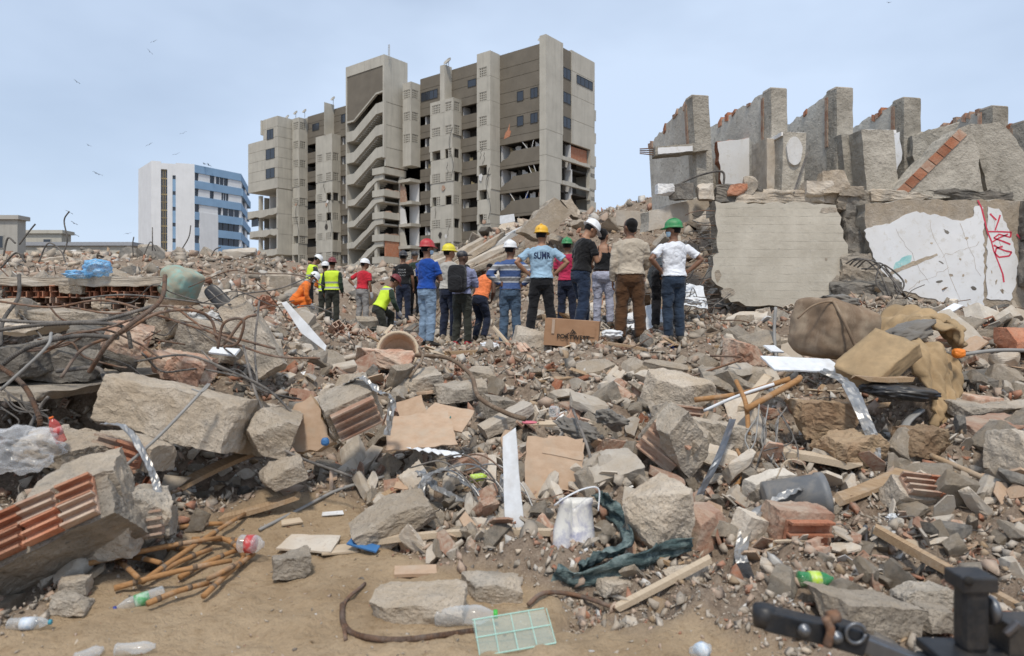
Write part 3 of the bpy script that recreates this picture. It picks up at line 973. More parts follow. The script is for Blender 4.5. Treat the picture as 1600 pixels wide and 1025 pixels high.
for i in range(5):
    zn = zf - SH * 1.08
    last = i == 4
    # right part of the storey still walled
    if i != 3:
        m = MB(); m.box(uL0, uL0 + 0.35, -3.9, pL - 0.03 * i, zn + 0.1, zf - 0.12); part(m, 'end_block_wall', 'facade_light')
    # floor with a ragged outer edge
    m = MB()
    m.prism(jag(uL0 - 0.02, uL1 - 0.3 * (i % 2), zn + 0.1, zn + 0.12, 3, 0.02) + jag(uL1 - 0.2 * (i % 2), uL0 - 0.02, zn - 1.05, zn - 0.7, 7, 0.2), -3.8, pL + 0.1 - 0.2 * (i % 2))
    part(m, 'broken_floor', 'facade_light')
    for j, uu in enumerate((uL0 + 2.0, uL0 + 4.2, uL0 + 6.0)):
        if rb.random() < 0.9:
            pbox('room_wall', ['inner_wall', 'inner_wall', 'facade_light'][j], uu, uu + 0.18, -1.5, pL - 1.2 - 0.2 * j, zn + 0.1, zf - 0.7)
    pbox('room_back_wall', 'inner_wall' if i % 2 else 'inner_shade_dark', uL0 + 0.4, uL1 - 3.0, -1.9, -1.7, zn + 0.1, zf - 0.5)
    pbox('column', 'facade_light', uL1 - 2.6, uL1 - 2.1, pL - 1.0, pL - 0.5, zn + 0.1, zf - 0.6)
    if i in (1, 4):
        window(uL1 - 2.2, uL1 - 0.4, pL - 0.4, zn + 0.9, zf - 0.9, 3)
    m = MB(); m.prism([(uL0 + 0.8, zn + 0.1)] + jag(uL0 + 0.8, uL1 - 1.2, zn + 0.35, zn + 0.3, 8, 0.22) + [(uL1 - 1.2, zn + 0.1)], pL - 1.4, pL - 0.9)
    part(m, 'rubble_on_floor', ['concrete', 'inner_wall', 'brick_dusty', 'red_cloth', 'concrete'][i])
    zf = zn
pbox('end_block_rear', 'inner_shade_dark', uL0 + 0.4, uL1 - 2.0, -3.9, -3.7, 0, zLb)
# scars on the stacks: cracks, burst plaster with brick behind, loose cables
for (a0, a1, pp_) in ((uC0, uC1, pC), (uE0, uE1, pE), (uI0, uI1, pI), (uK0, uK1, pK), (uG0, uG1, pG)):
    if a0 == uG0: continue
    for j in range(4):
        zc = zt(rb.randint(4, 9)) - rb.uniform(1.0, 2.0); uc = rb.uniform(a0 + 0.3, a1 - 0.4)
        q = jag(uc, uc + rb.uniform(-0.5, 0.5), zc + 0.7, zc - 0.7, 7, 0.0)
        q = [(x_ + rb.uniform(-0.12, 0.12), z_) for x_, z_ in q]
        m = MB(); m.prism(q + [(x_ + rb.uniform(0.02, 0.06), z_) for x_, z_ in q[::-1]], pp_ - 0.02, pp_ + 0.008); part(m, 'crack', 'inner_shade_dark')
    for j in range(3):
        zc = zt(rb.randint(5, 9)) - rb.uniform(0.2, 1.8); uc = rb.uniform(a0 + 0.4, a1 - 0.5); sx = rb.uniform(0.2, 0.5)
        q = [(uc + sx * math.cos(t_) * rb.uniform(0.5, 1), zc + sx * 1.3 * math.sin(t_) * rb.uniform(0.5, 1)) for t_ in np.linspace(0, 5.7, 9)]
        m = MB(); m.prism(q[::-1], pp_ - 0.05, pp_ + 0.012); part(m, 'exposed_patch', ['brick_dusty', 'inner_shade_dark', 'inner_wall'][j])
    zc = zt(rb.randint(3, 6))
    m = MB(); m.tube(spline([(a0 + 0.1, pp_ + 0.05, zc), (a0 + 0.4, pp_ + 0.3, zc - 2), (a0 - 0.2, pp_ + 0.2, zc - 4.5), (a0 + 0.2, pp_ + 0.15, zc - 6)], 5), 0.03, 5); part(m, 'loose_cable', 'frame_dark')
for j in range(26):
    uu = rb.choice([(uC1, uE0), (uE1, uG0), (uI1, uK0)]); a0 = rb.uniform(uu[0] + 0.1, max(uu[0] + 0.2, uu[1] - 0.6)); k = rb.randint(4, 9)
    m = MB(); m.prism([(a0, zt(k) - 1.15), (a0 + 0.5, zt(k) - 1.15)] + jag(a0 + 0.5, a0, zt(k) - rb.uniform(0.3, 0.9), zt(k) - rb.uniform(0.4, 1.0), 4, 0.12), -0.5, -0.4); part(m, 'hanging_remnant', rb.choice(['inner_wall', 'facade_light', 'curtain_tan', 'inner_shade_dark']))
# dishes and tanks on the roof line
for (px_, y_, zz_) in ((449, 0.6, 31.2), (462, 1.5, 31.0), (476, 1.0, 31.1), (520.5, 0.5, 31.9), (698, 0.5, 32.1), (701, 1.0, 32.0), (846, -0.5, 31.9)):
    m = MB(); uu = u_of(px_, y_)
    m.lathe([(0.05, -0.03), (0.3, 0.0), (0.42, 0.12), (0.40, 0.13), (0.28, 0.03), (0.02, 0.0)], 14, Matrix.Translation((uu, y_, zz_ + 0.35)) @ Matrix.Rotation(R(-55), 4, 'X'))
    m.tube([(uu, y_, zz_ - 0.6), (uu, y_, zz_ + 0.35)], 0.04, 6)
    part(m, 'satellite_dish', 'facade_grey')
m = MB()
um_ = u_of(603, pT)
for dx in (-0.12, 0.12):
    m.tube([(um_ + dx, pT - 0.5, ZT - 0.6), (um_ + dx, pT - 0.5, ZT + 1.3)], 0.035, 6)
for i in range(6):
    m.tube([(um_ - 0.12, pT - 0.5, ZT + 0.05 + 0.22 * i), (um_ + 0.12, pT - 0.5, ZT + 0.05 + 0.22 * i)], 0.025, 5)
part(m, 'roof_mast', 'facade_grey')

# ------------------------------------------------------------------ white and blue building
wb = empty('office_building', (0, 0, 0), 0, 'white and sky blue multi-storey building with striped window bands', 'building')
def plan(px, Y):
    return Vector(((px - 800) / F * Y, Y, 0))
A_, B_, C_, D_, E_ = plan(216, 131), plan(236, 124), plan(304, 126.5), plan(376, 135), plan(389, 152)
F_, G_ = Vector((E_.x - 25, E_.y + 15, 0)), Vector((A_.x - 4, A_.y + 25, 0))
WTOP = 28.7
def wframe(a, b):
    d = (b - a); L = d.length; d.normalize()
    n = Vector((d.y, -d.x, 0))
    M = Matrix(((d.x, -n.x, 0, a.x), (d.y, -n.y, 0, a.y), (0, 0, 1, 0), (0, 0, 0, 1)))
    return M, L                # local x along the wall, y into the building, z up
def wpart(name, mat, M, *boxes, sub=None):
    for b_ in boxes:
        m = MB(); m.box(*b_, M); o = m.build(name, MATS[mat], sub or wb)
    return o
m = MB()
_pl_ = [A_, B_, C_, D_, E_, F_, G_]
_cen = sum(_pl_, Vector()) / 7
_in = [p + (_cen - p).normalized() * 0.8 for p in _pl_]
n = len(_in)
m.add([(p.x, p.y, 0) for p in _in] + [(p.x, p.y, WTOP - 0.6) for p in _in], [tuple(range(n))[::-1], tuple(range(n, 2 * n))] + [(i, (i + 1) % n, (i + 1) % n + n, i + n) for i in range(n)])
m.build('core', MATS['inner_shade_dark'], wb)
M1, L1 = wframe(A_, B_); wpart('side_wall', 'facade_white', M1, (0, L1 - 0.003, 0, 0.4, 0, WTOP - 0.1))
M2, L2 = wframe(B_, C_)
s1, s2 = L2 * 0.22, L2 * 0.365           # stair window strip
s3, s4 = L2 * 0.485, L2 * 0.56           # narrow strip of blue panels and windows
wpart('front_wall', 'facade_white', M2, (0, s1, 0, 0.4, 0, WTOP))
wpart('front_wall', 'facade_white', M2, (s2, s3, 0, 0.4, 0, WTOP - 0.3))
wpart('front_wall', 'facade_white', M2, (s4, L2, 0, 0.4, 0, WTOP - 0.1))
wpart('front_wall', 'facade_white', M2, (s1, s2, 0.02, 0.4, WTOP - 1.4, WTOP - 0.3), (s3, s4, 0.02, 0.4, WTOP - 2.4, WTOP - 0.3))
g = wpart('stair_glazing', 'glass_dark', M2, (s1, s2, 0.35, 0.4, 0, WTOP - 1.4))
for i in range(11):
    z = WTOP - 1.5 - i * 1.45
    wpart('glazing_bar', 'curtain_tan', M2, (s1, s2, 0.25, 0.345, z - 0.1 - 0.12 * (i % 2), z), sub=g)
for x in (0.33, 0.66):
    c = s1 + (s2 - s1) * x
    wpart('glazing_post', 'curtain_tan', M2, (c - 0.05, c + 0.05, 0.2, 0.249, 0, WTOP - 1.4), sub=g)
for k in range(9):
    z = WTOP - 2.4 - 2.9 * k
    wpart('strip_window', 'glass_dark', M2, (s3, s4, 0.15, 0.2, z - 0.7, z))
    wpart('strip_panel', 'facade_blue', M2, (s3, s4, 0.05, 0.2, z - 2.9, z - 0.7))
M3, L3 = wframe(C_, D_)
for k in range(9):
    zt_ = WTOP - 0.2 - 2.9 * k
    zb_ = zt_ - 1.45                          # blue band
    zw = zt_ - 2.9                            # window band below
    if k < 3:
        wpart('spandrel', 'facade_blue', M3, (-0.02, L3, -0.12, 0.35, zb_, zt_))
        gaps = [(0.0, 0.085), (0.32, 0.42), (0.45, 0.72)] if k == 0 else [(0.0, 0.085), (0.32, 0.41), (0.57, 0.73)]
        if k == 2:
            gaps = [(0.0, 0.1), (0.49, 0.57), (0.6, 0.99)]
        x = 0.0
        for a, b_ in gaps + [(1.0, 1.0)]:
            if a > x:
                wpart('wall_panel', 'facade_white', M3, (x * L3 + 0.002, a * L3, 0.05, 0.35, zw, zb_))
            if b_ > a:
                nn = 1 if b_ - a < 0.12 else 3
                wpart('window_glass', 'glass_dark', M3, (a * L3, b_ * L3, 0.28, 0.32, zw, zb_))
                wpart('window_post', 'facade_white', M3, *[((a + (b_ - a) * q / nn) * L3 - 0.05, (a + (b_ - a) * q / nn) * L3 + 0.05, 0.2, 0.279, zw, zb_) for q in range(1, nn)]) if nn > 1 else None
            x = b_
    else:
        wpart('spandrel', 'facade_blue', M3, (0.49 * L3, L3, -0.12, 0.35, zb_, zt_), (0, 0.1 * L3, -0.02, 0.3, zb_, zt_))
        wpart('wall_panel', 'facade_white', M3, (0.1 * L3, 0.488 * L3, -0.1, 0.35, zw, zt_))
        wpart('window_glass', 'glass_dark', M3, (0.49 * L3, 0.99 * L3, 0.28, 0.32, zw, zb_), (0, 0.1 * L3, 0.2, 0.24, zw, zb_))
        wpart('window_post', 'frame_dark', M3, *[((0.49 + 0.5 * q / 4) * L3 - 0.05, (0.49 + 0.5 * q / 4) * L3 + 0.05, 0.2, 0.279, zw, zb_) for q in range(1, 4)])
M4, L4 = wframe(D_, E_)
for k in range(9):
    zt_ = WTOP - 0.2 - 2.9 * k
    wpart('spandrel', 'facade_blue', M4, (0.01, L4, -0.1 - 0.25 * (k % 2), 0.35, zt_ - 1.45, zt_))
    wpart('wall_panel', 'facade_white', M4, (0.01, L4 * 0.15, 0.0, 0.35, zt_ - 2.9, zt_ - 1.45), (L4 * 0.5, L4 * 0.7, 0, 0.35, zt_ - 2.9, zt_ - 1.45))
    wpart('window_glass', 'glass_dark', M4, (L4 * 0.15, L4 * 0.5, 0.25, 0.3, zt_ - 2.9, zt_ - 1.45), (L4 * 0.7, L4, 0.25, 0.3, zt_ - 2.9, zt_ - 1.45))

# ------------------------------------------------------------------ low buildings behind the rubble on the far side
def low_building(label, x0, x1, y0, y1, ztop, mat, wins=(), roof=None):
    o = empty('low_building', ((x0 + x1) / 2, y0, 0), 0, label, 'building')
    c = (x0 + x1) / 2
    m = MB(); m.box(x0 - c, x1 - c, 0, y1 - y0, 0, ztop); m.build('wall', MATS[mat], o)
    m = MB(); m.box(x0 - c - 0.25, x1 - c + 0.25, -0.25, y1 - y0 + 0.2, ztop + 0.003, ztop + 0.35); m.build('roof', MATS[roof or mat], o)
    for a, b_, z0, z1 in wins:
        f = MB(); f.box(a - c - 0.06, b_ - c + 0.06, -0.06, -0.003, z0 - 0.06, z1 + 0.06)
        fo = f.build('window', MATS['facade_grey'], o)
        g_ = MB(); g_.box(a - c, b_ - c, -0.08, -0.061, z0, z1); g_.build('pane', MATS['glass_dark'], fo)
    return o
def xz(px, py, Y):
    p = P(px, py, Y); return p.x, p.z
a, z = xz(-70, 343, 58); b_, _ = xz(27, 343, 58)
low_building('grey concrete building end at the edge of the skyline', a, b_, 58, 59.0, z, 'facade_grey', [(b_ - 2.0, b_ - 1.2, z - 2.4, z - 1.4)])
a, z = xz(32, 365, 70); b_, _ = xz(96, 365, 70)
low_building('small beige rooftop house with one dark window', a, b_, 70, 71.5, z, 'facade_light', [(b_ - 1.8, b_ - 1.1, z - 1.4, z - 0.6)])
a, z = xz(10, 384, 66); b_, _ = xz(206, 390, 66)
low_building('long low building with pale metal roof edge behind debris', a, b_, 66, 67.5, z, 'facade_light', [(b_ - 5.2, b_ - 3.2, z - 2.6, z - 1.2), (b_ - 8.5, b_ - 7.2, z - 2.6, z - 1.2)], 'roof_grey')
# ------------------------------------------------------------------ broken pieces: templates
def rock_geo(seed, dims, n=8, cuts=7, rough=0.06, aniso=(1, 1, 1), cut_lo=0.55, cut_hi=0.95, freq=2.0):
    """Lump of broken concrete: a block clipped by random planes, then roughened."""
    g = np.random.default_rng(seed)
    v, f, idx = [], [], {}
    def vid(p):
        k = tuple(np.round(p, 5))
        if k not in idx:
            idx[k] = len(v); v.append(p)
        return idx[k]
    lin = np.linspace(-1, 1, n + 1)
    for ax in range(3):
        for sg in (-1, 1):
            ids = [[0] * (n + 1) for _ in range(n + 1)]
            for i in range(n + 1):
                for j in range(n + 1):
                    p = np.zeros(3); p[ax] = sg; p[(ax + 1) % 3] = lin[i]; p[(ax + 2) % 3] = lin[j]
                    ids[i][j] = vid(p)
            for i in range(n):
                for j in range(n):
                    q = (ids[i][j], ids[i + 1][j], ids[i + 1][j + 1], ids[i][j + 1])
                    f.append(q if sg > 0 else q[::-1])
    V = np.array(v)
    for _ in range(cuts):
        nr = g.normal(size=3); nr /= np.linalg.norm(nr)
        sup = np.abs(nr).sum()
        d = sup * g.uniform(cut_lo, cut_hi)
        s = V @ nr - d
        V = V - np.where(s > 0, s, 0)[:, None] * nr
    dims = np.array(dims, float)
    V = V * dims / 2
    m = dims.mean()
    if rough:
        off = g.uniform(-50, 50, 3)
        for i in range(len(V)):
            q = Vector(V[i] / m * freq + off)
            nv = mnoise.turbulence_vector(q, 3, False)
            nv2 = mnoise.turbulence_vector(q * 3.3, 2, True)
            V[i] += (np.array(nv) * 0.6 + np.array(nv2) * 0.42) * rough * m * np.array(aniso)
    return V, f

def rock(name, seed, dims, mat, n=8, parent=None, **kw):
    V, f = rock_geo(seed, dims, n, **kw)
    return mesh_obj(name, V, f, MATS[mat] if isinstance(mat, str) else mat, parent)

def rough_poly(pts, step, amp, rg):
    o = []
    n = len(pts)
    for i in range(n):
        a, b = Vector(pts[i]), Vector(pts[(i + 1) % n])
        L = (b - a).length
        k = max(1, int(L / step))
        nr = Vector((-(b - a).y, (b - a).x)) / max(L, 1e-6)
        for j in range(k):
            p = a.lerp(b, j / k)
            if j:
                p = p + nr * rg.uniform(-amp, amp)
            o.append((p.x, p.y))
    return o

def shard_geo(rg, w, h, t):
    n = rg.randint(5, 8)
    pl = []
    for i in range(n):
        a = 2 * math.pi * (i + rg.uniform(-0.35, 0.35)) / n
        r = rg.uniform(0.65, 1.0)
        pl.append((w / 2 * r * math.cos(a), h / 2 * r * math.sin(a)))
    v = [(x, y, -t / 2) for x, y in pl] + [(x * 0.97, y * 0.97, t / 2) for x, y in pl]
    f = [tuple(reversed(range(n))), tuple(range(n, 2 * n))] + [(i, (i + 1) % n, (i + 1) % n + n, i + n) for i in range(n)]
    return v, f

def hollow_brick_geo(rg, L=0.3, W=0.2, H=0.12, nx=3, nz=2, broken=True):
    """Piece of a hollow clay block: shells and webs running its length, one end broken ragged."""
    m = MB()
    t = 0.011
    cx = W / nx; cz = H / nz
    for i in range(nx + 1):
        for j in range(nz):
            l0 = -L / 2 + (rg.uniform(0, 0.35) * L if broken and rg.random() < 0.5 else 0)
            l1 = L / 2 - (rg.uniform(0, 0.45) * L if broken else 0)
            if broken and rg.random() < 0.12:
                continue
            x = -W / 2 + i * cx
            m.box(x - t / 2, x + t / 2, l0, l1, -H / 2 + j * cz, -H / 2 + (j + 1) * cz)
    for j in range(nz + 1):
        for i in range(nx):
            l0 = -L / 2 + (rg.uniform(0, 0.3) * L if broken and rg.random() < 0.5 else 0)
            l1 = L / 2 - (rg.uniform(0, 0.45) * L if broken else 0)
            if broken and rg.random() < 0.12:
                continue
            z = -H / 2 + j * cz
            m.box(-W / 2 + i * cx + t / 2, -W / 2 + (i + 1) * cx - t / 2, l0, l1, z - t / 2, z + t / 2)
    return m.v, m.f

def ribbed_shard_geo(rg, L=0.25, W=0.18):
    """Flat shell of a clay block with its keying ribs."""
    m = MB()
    n = rg.randint(4, 6)
    cut = rg.uniform(-0.3, 0.3)
    m.prism([(-W / 2, -0.006), (W / 2, -0.006), (W / 2, 0.006), (-W / 2, 0.006)], -L / 2, L / 2)
    for i in range(n):
        x = -W / 2 + W * (i + 0.5) / n
        m.box(x - W / n * 0.3, x + W / n * 0.3, -L / 2 + rg.uniform(0, 0.06), L / 2 - rg.uniform(0, 0.08), 0.006, 0.014)
    if rg.random() < 0.7:
        for x in (-W / 2 + 0.02, 0.0, W / 2 - 0.02):
            m.box(x - 0.005, x + 0.005, -L / 2 + rg.uniform(0, 0.1), L / 2 - rg.uniform(0, 0.12), -0.03 - rg.uniform(0, 0.05), -0.006)
    return m.v, m.f

def plank_geo(rg, L, W, T, nseg=4):
    """Board with a splintered end and a slight bow."""
    v, f = [], []
    bow = rg.uniform(-0.03, 0.03) * L
    for i in range(nseg + 1):
        y = -L / 2 + L * i / nseg
        z = bow * (1 - (2 * i / nseg - 1) ** 2)
        for (sx, sz) in ((-1, -1), (1, -1), (1, 1), (-1, 1)):
            dy = rg.uniform(-0.5, 0.5) * W if i in (0, nseg) else 0
            v.append((sx * W / 2, y + dy, z + sz * T / 2))
    for i in range(nseg):
        for k in range(4):
            k2 = (k + 1) % 4
            f.append((i * 4 + k, i * 4 + k2, (i + 1) * 4 + k2, (i + 1) * 4 + k))
    f.append((3, 2, 1, 0)); f.append(tuple(nseg * 4 + k for k in range(4)))
    return v, f

# ------------------------------------------------------------------ fine rubble, one mass (nobody could count it)
def mat_mass():
    m, nt, b = new_mat('rubble_mass')
    a = nt.nodes.new('ShaderNodeAttribute'); a.attribute_name = 'tone'
    n2 = noise_n(nt, 45, 4, 0.7)
    col = mixc(nt, ramp(nt, n2, [(0.35, 0.0), (0.65, 0.45)]), a.outputs['Color'], (0.30, 0.26, 0.215))
    n1 = noise_n(nt, 6, 4, 0.7)
    col = mixc(nt, ramp(nt, n1, [(0.45, 0.0), (0.65, 0.4)]), col, (0.45, 0.375, 0.29))
    nt.links.new(col, b.inputs['Base Color'])
    b.inputs['Roughness'].default_value = 0.95
    b.inputs['Specular IOR Level'].default_value = 0.2
    bump(nt, b, n2, 0.5, 0.012)
    return m
mat_mass()
TONES = [((0.40, 0.345, 0.28), 27), ((0.53, 0.46, 0.38), 24), ((0.21, 0.185, 0.152), 12), ((0.45, 0.33, 0.25), 21), ((0.36, 0.155, 0.09), 12),
         ((0.66, 0.64, 0.60), 5), ((0.36, 0.25, 0.15), 6), ((0.12, 0.105, 0.09), 3), ((0.55, 0.45, 0.34), 5)]
def chip_templates(seed, k=14):
    g = np.random.default_rng(seed)
    out = []
    for i in range(k):
        bm = bmesh.new()
        asp = np.array([1.0, g.uniform(0.5, 1.0), g.uniform(0.18, 0.8)])
        for p in g.uniform(-0.5, 0.5, (8, 3)) * asp:
            bm.verts.new(p)
        r = bmesh.ops.convex_hull(bm, input=bm.verts)
        bmesh.ops.delete(bm, geom=[e for e in r['geom_interior'] if isinstance(e, bmesh.types.BMVert)], context='VERTS')
        bm.verts.index_update()
        out.append((np.array([v.co[:] for v in bm.verts]), np.array([[v.index for v in f.verts] for f in bm.faces])))
        bm.free()
    return out
def rot_mats(g, n, flat=None):
    """Random rotations; flat: largest lean away from lying flat, in radians."""
    az = g.uniform(0, 2 * np.pi, n)
    if flat is None:
        q = g.normal(size=(n, 4)); q /= np.linalg.norm(q, axis=1)[:, None]
        a, b, c, d = q.T
        return np.stack([np.stack([1 - 2 * (c * c + d * d), 2 * (b * c - a * d), 2 * (b * d + a * c)], -1),
                         np.stack([2 * (b * c + a * d), 1 - 2 * (b * b + d * d), 2 * (c * d - a * b)], -1),
                         np.stack([2 * (b * d - a * c), 2 * (c * d + a * b), 1 - 2 * (b * b + c * c)], -1)], 1)
    out = np.empty((n, 3, 3))
    for i in range(n):
        out[i] = np.array(Euler((g.uniform(-flat, flat), g.uniform(-flat, flat), az[i])).to_matrix())
    return out
def scatter_mass(name, pos, size, g, tmpl, tones=TONES, sink=0.15, label=None):
    n = len(pos)
    wts = np.array([w for _, w in tones], float); wts /= wts.sum()
    tcol = np.array([c for c, _ in tones])
    ti = g.integers(0, len(tmpl), n)
    RM = rot_mats(g, n)
    ci = g.choice(len(tones), n, p=wts)
    VV, FF, CC = [], [], []
    base = 0
    for k, (tv, tf) in enumerate(tmpl):
        s = np.where(ti == k)[0]
        if not len(s):
            continue
        v = np.einsum('nij,vj->nvi', RM[s], tv) * size[s][:, None, None] + pos[s][:, None, :]
        v[:, :, 2] += (size[s] * (0.25 - sink))[:, None]
        nv = len(tv)
        f = tf[None] + (np.arange(len(s)) * nv)[:, None, None] + base
        col = tcol[ci[s]] * g.uniform(0.75, 1.2, (len(s), 1))
        VV.append(v.reshape(-1, 3)); FF.append(f.reshape(-1, 3)); CC.append(np.repeat(col, nv, 0))
        base += len(s) * nv
    V = np.concatenate(VV).astype(np.float32); Fc = np.concatenate(FF).astype(np.int32); Cc = np.concatenate(CC)
    me = bpy.data.meshes.new(name)
    me.vertices.add(len(V)); me.vertices.foreach_set('co', V.ravel())
    me.loops.add(Fc.size); me.loops.foreach_set('vertex_index', Fc.ravel())
    me.polygons.add(len(Fc)); me.polygons.foreach_set('loop_start', np.arange(len(Fc), dtype=np.int32) * 3)
    me.update(calc_edges=True)
    at = me.attributes.new('tone', 'FLOAT_COLOR', 'POINT')
    at.data.foreach_set('color', np.concatenate([Cc, np.ones((len(Cc), 1))], 1).astype(np.float32).ravel())
    me.materials.append(MATS['rubble_mass'])
    me.validate()
    o = bpy.data.objects.new(name, me); link(o)
    o['kind'] = 'stuff'
    o['label'] = label
    o['category'] = 'rubble'
    return o
def fan_points(g, n, y0, y1, t0, t1, keep=None):
    t = g.uniform(t0, t1, n); y = np.exp(g.uniform(math.log(y0), math.log(y1), n)); x = t * y
    if keep is not None:
        m = keep(x, y, g)
        x, y = x[m], y[m]
    return x, y
def _keep_rub(x, y, g):
    s = sand_mask(x, y)
    return g.random(len(x)) < np.where(s > 0.6, 0.07, 1.0)
# ------------------------------------------------------------------ single pieces one can pick out
SIZE_WORD = [(0.13, 'fist-sized'), (0.24, 'head-sized'), (9, 'large')]
LAND = [(800, 4.35, 'white lath'), (897, 4.1, 'crushed bucket'), (1022, 4.1, 'round boulder'), (1000, 3.9, 'teal cloth'), (866, 4.9, 'fibreboard sheet'), (1040, 5.2, 'tilted brick block'), (905, 5.6, 'grey cloth'), (1060, 6.6, 'tan block'), (700, 5.5, 'tan boards'),
        (700, 4.8, 'metal tangle'), (612, 4.4, 'sloping slab'), (556, 5.0, 'red brick channels'), (425, 4.9, 'pale block'), (296, 5.0, 'huge boulder'), (190, 4.3, 'silver strip'), (40, 3.5, 'big brick chunk'), (30, 4.1, 'plastic sack'), (270, 3.9, 'cane frame'), (455, 4.1, 'lone grey lump'),
        (486, 4.3, 'pinkish panel'), (655, 3.5, 'flat slab'), (728, 3.35, 'ribbed bottle'), (802, 3.15, 'plastic tray'), (1040, 3.6, 'wooden stake'), (1300, 7.4, 'cushion bundle'), (1440, 7.2, 'tan foam'), (1255, 6.5, 'white laminate'), (1340, 5.6, 'silver flashing'), (1165, 5.7, 'brown poles'),
        (1242, 4.6, 'grey bucket'), (1255, 4.1, 'hollow block'), (1275, 3.75, 'green bottle'), (1340, 3.3, 'cracked stone'), (1455, 4.7, 'tile-faced block'), (1490, 3.9, 'wooden rail'), (1595, 5.0, 'grey edge boulder'), (1545, 6.5, 'flat ledge'), (1550, 7.1, 'level pipe'), (1520, 2.4, 'black machine'),
        (475, 5.6, 'diagonal white board'), (345, 7.0, 'black chair back'), (282, 7.1, 'mattress roll'), (150, 6.9, 'blue bag'), (60, 7.0, 'brick wall'), (100, 5.8, 'floor slab'), (390, 6.4, 'leaning slab'), (622, 8.2, 'wicker basket'), (735, 7.0, 'black branch'), (891, 9.3, 'cardboard box'), (667, 10.5, 'man in blue'),
        (722, 11.9, 'backpack'), (797, 11.2, 'striped shirt'), (985, 9.85, 'brown trousers'), (1053, 9.9, 'man in white'), (592, 14.6, 'kneeling worker'), (519, 17.4, 'maroon helmet'), (462, 16.6, 'orange overalls'), (566, 17.6, 'red tee'), (630, 17.0, 'lettered tee'), (1200, 12.2, 'board-marked panel'),
        (1340, 12.2, 'panel gap'), (1480, 12.1, 'sprayed panel'), (1090, 11.5, 'rod tangle'), (850, 17.0, 'square slab'), (760, 17.2, 'long beam'), (795, 17.5, 'white board'), (985, 13.1, 'balcony parapet'), (250, 28, 'white building'), (60, 30, 'low roofs'), (420, 30, 'apartment block'), (600, 26, 'stair tower'),
        (30, 20, 'grey building end'), (160, 20, 'ridge wires'), (330, 20, 'ridge foot'), (1080, 18, 'wall fins'), (930, 20, 'heap crest'), (700, 24, 'heap flank'), (1300, 18, 'ledge walls')]
_LP = np.array([((a - 800) / F * b * 1.0, b) for a, b, _ in LAND])
def region(x, y):
    """The two known things a piece lies between."""
    d = np.hypot(_LP[:, 0] - x, _LP[:, 1] - y) / np.maximum(_LP[:, 1], 3)
    i, j = np.argsort(d)[:2]
    return f'between {LAND[i][2]} and {LAND[j][2]}'
def _keep_clump(x, y, g):
    n = fbm(x * 1.5 + 40, y * 1.5, 3) + 0.5
    return _keep_rub(x, y, g) & (sand_mask(x, y) < 0.7) & (g.random(len(x)) < np.clip((n - 0.30) * 2.6, 0.12, 1.0))
_ro = random.Random(77)
def scatter_things(name, templates, mats, n, cat, word, y0, y1, t0, t1, smin, smax, flat, group, keep=_keep_clump, sink=0.2, native=1.0, tone=None, cap=True):
    """n separate objects that share template meshes; native: template size in metres."""
    g = np.random.default_rng(len(name) * 97 + n)
    x, y = fan_points(g, n * 6, y0, y1, t0, t1, keep)
    x, y = x[:n], y[:n]
    z = ground_h(x, y)
    RM = rot_mats(g, len(x), flat)
    meshes = {}
    for i in range(len(x)):
        ti = int(g.integers(0, len(templates)))
        mi = int(g.integers(0, len(mats)))
        if (ti, mi) not in meshes:
            v, f = templates[ti]
            me = bpy.data.meshes.new(name)
            me.from_pydata([tuple(q) for q in v], [], f)
            me.materials.append(MATS[mats[mi]])
            me.update()
            meshes[(ti, mi)] = me
        o = bpy.data.objects.new(name, meshes[(ti, mi)])
        real = float(np.clip(y[i] * math.exp(g.uniform(math.log(smin), math.log(smax))), 0.05, 1.3))
        qx = 800 + F * x[i] / y[i]
        if cap and (flat is None or smax < 0.09):        # keep large pieces off the spots where known things lie
            if qx < 450 and y[i] < 9 or 1170 < qx < 1530 and 5 < y[i] < 8.3: real = min(real, 0.17)
            elif 830 < qx < 945 and 8.0 < y[i] < 9.6: real = min(real, 0.08)
            elif 8.6 < y[i] < 13 and 560 < qx < 1130: real = min(real, 0.24)
            elif 6 < y[i] <= 8.6 and 600 < qx < 1000: real = min(real, 0.2)
            elif y[i] < 5.4: real = min(real, 0.24)
        s = real / native
        o.matrix_world = Matrix.Translation((x[i], y[i], z[i] + real * (0.16 if flat is None else 0.05) - real * sink * 0.3)) @ Matrix(RM[i].tolist()).to_4x4() @ Matrix.Scale(s, 4)
        link(o)
        sw = next(wd for lim, wd in SIZE_WORD if real < lim)
        tw = (tone or {}).get(mats[mi], '')
        lab = ' '.join(f'{sw} {tw} {word} {region(x[i], y[i])}'.split())
        tag(o, lab, cat, f'{group} {region(x[i], y[i])}')
TONEW = {'concrete': 'grey', 'concrete_dusty': 'dusty beige', 'concrete_dark': 'dark grey', 'plaster': 'pale', 'brick': 'red', 'brick_dusty': 'dust-covered red', 'tile': 'tan', 'white_paint': 'white',
         'wood': 'brown', 'wood_pale': 'pale', 'wood_dark': 'dark', 'fibreboard': 'tan', 'cane': 'brown', 'foil': 'shiny', 'rust': 'rusty', 'iron': 'dark'}
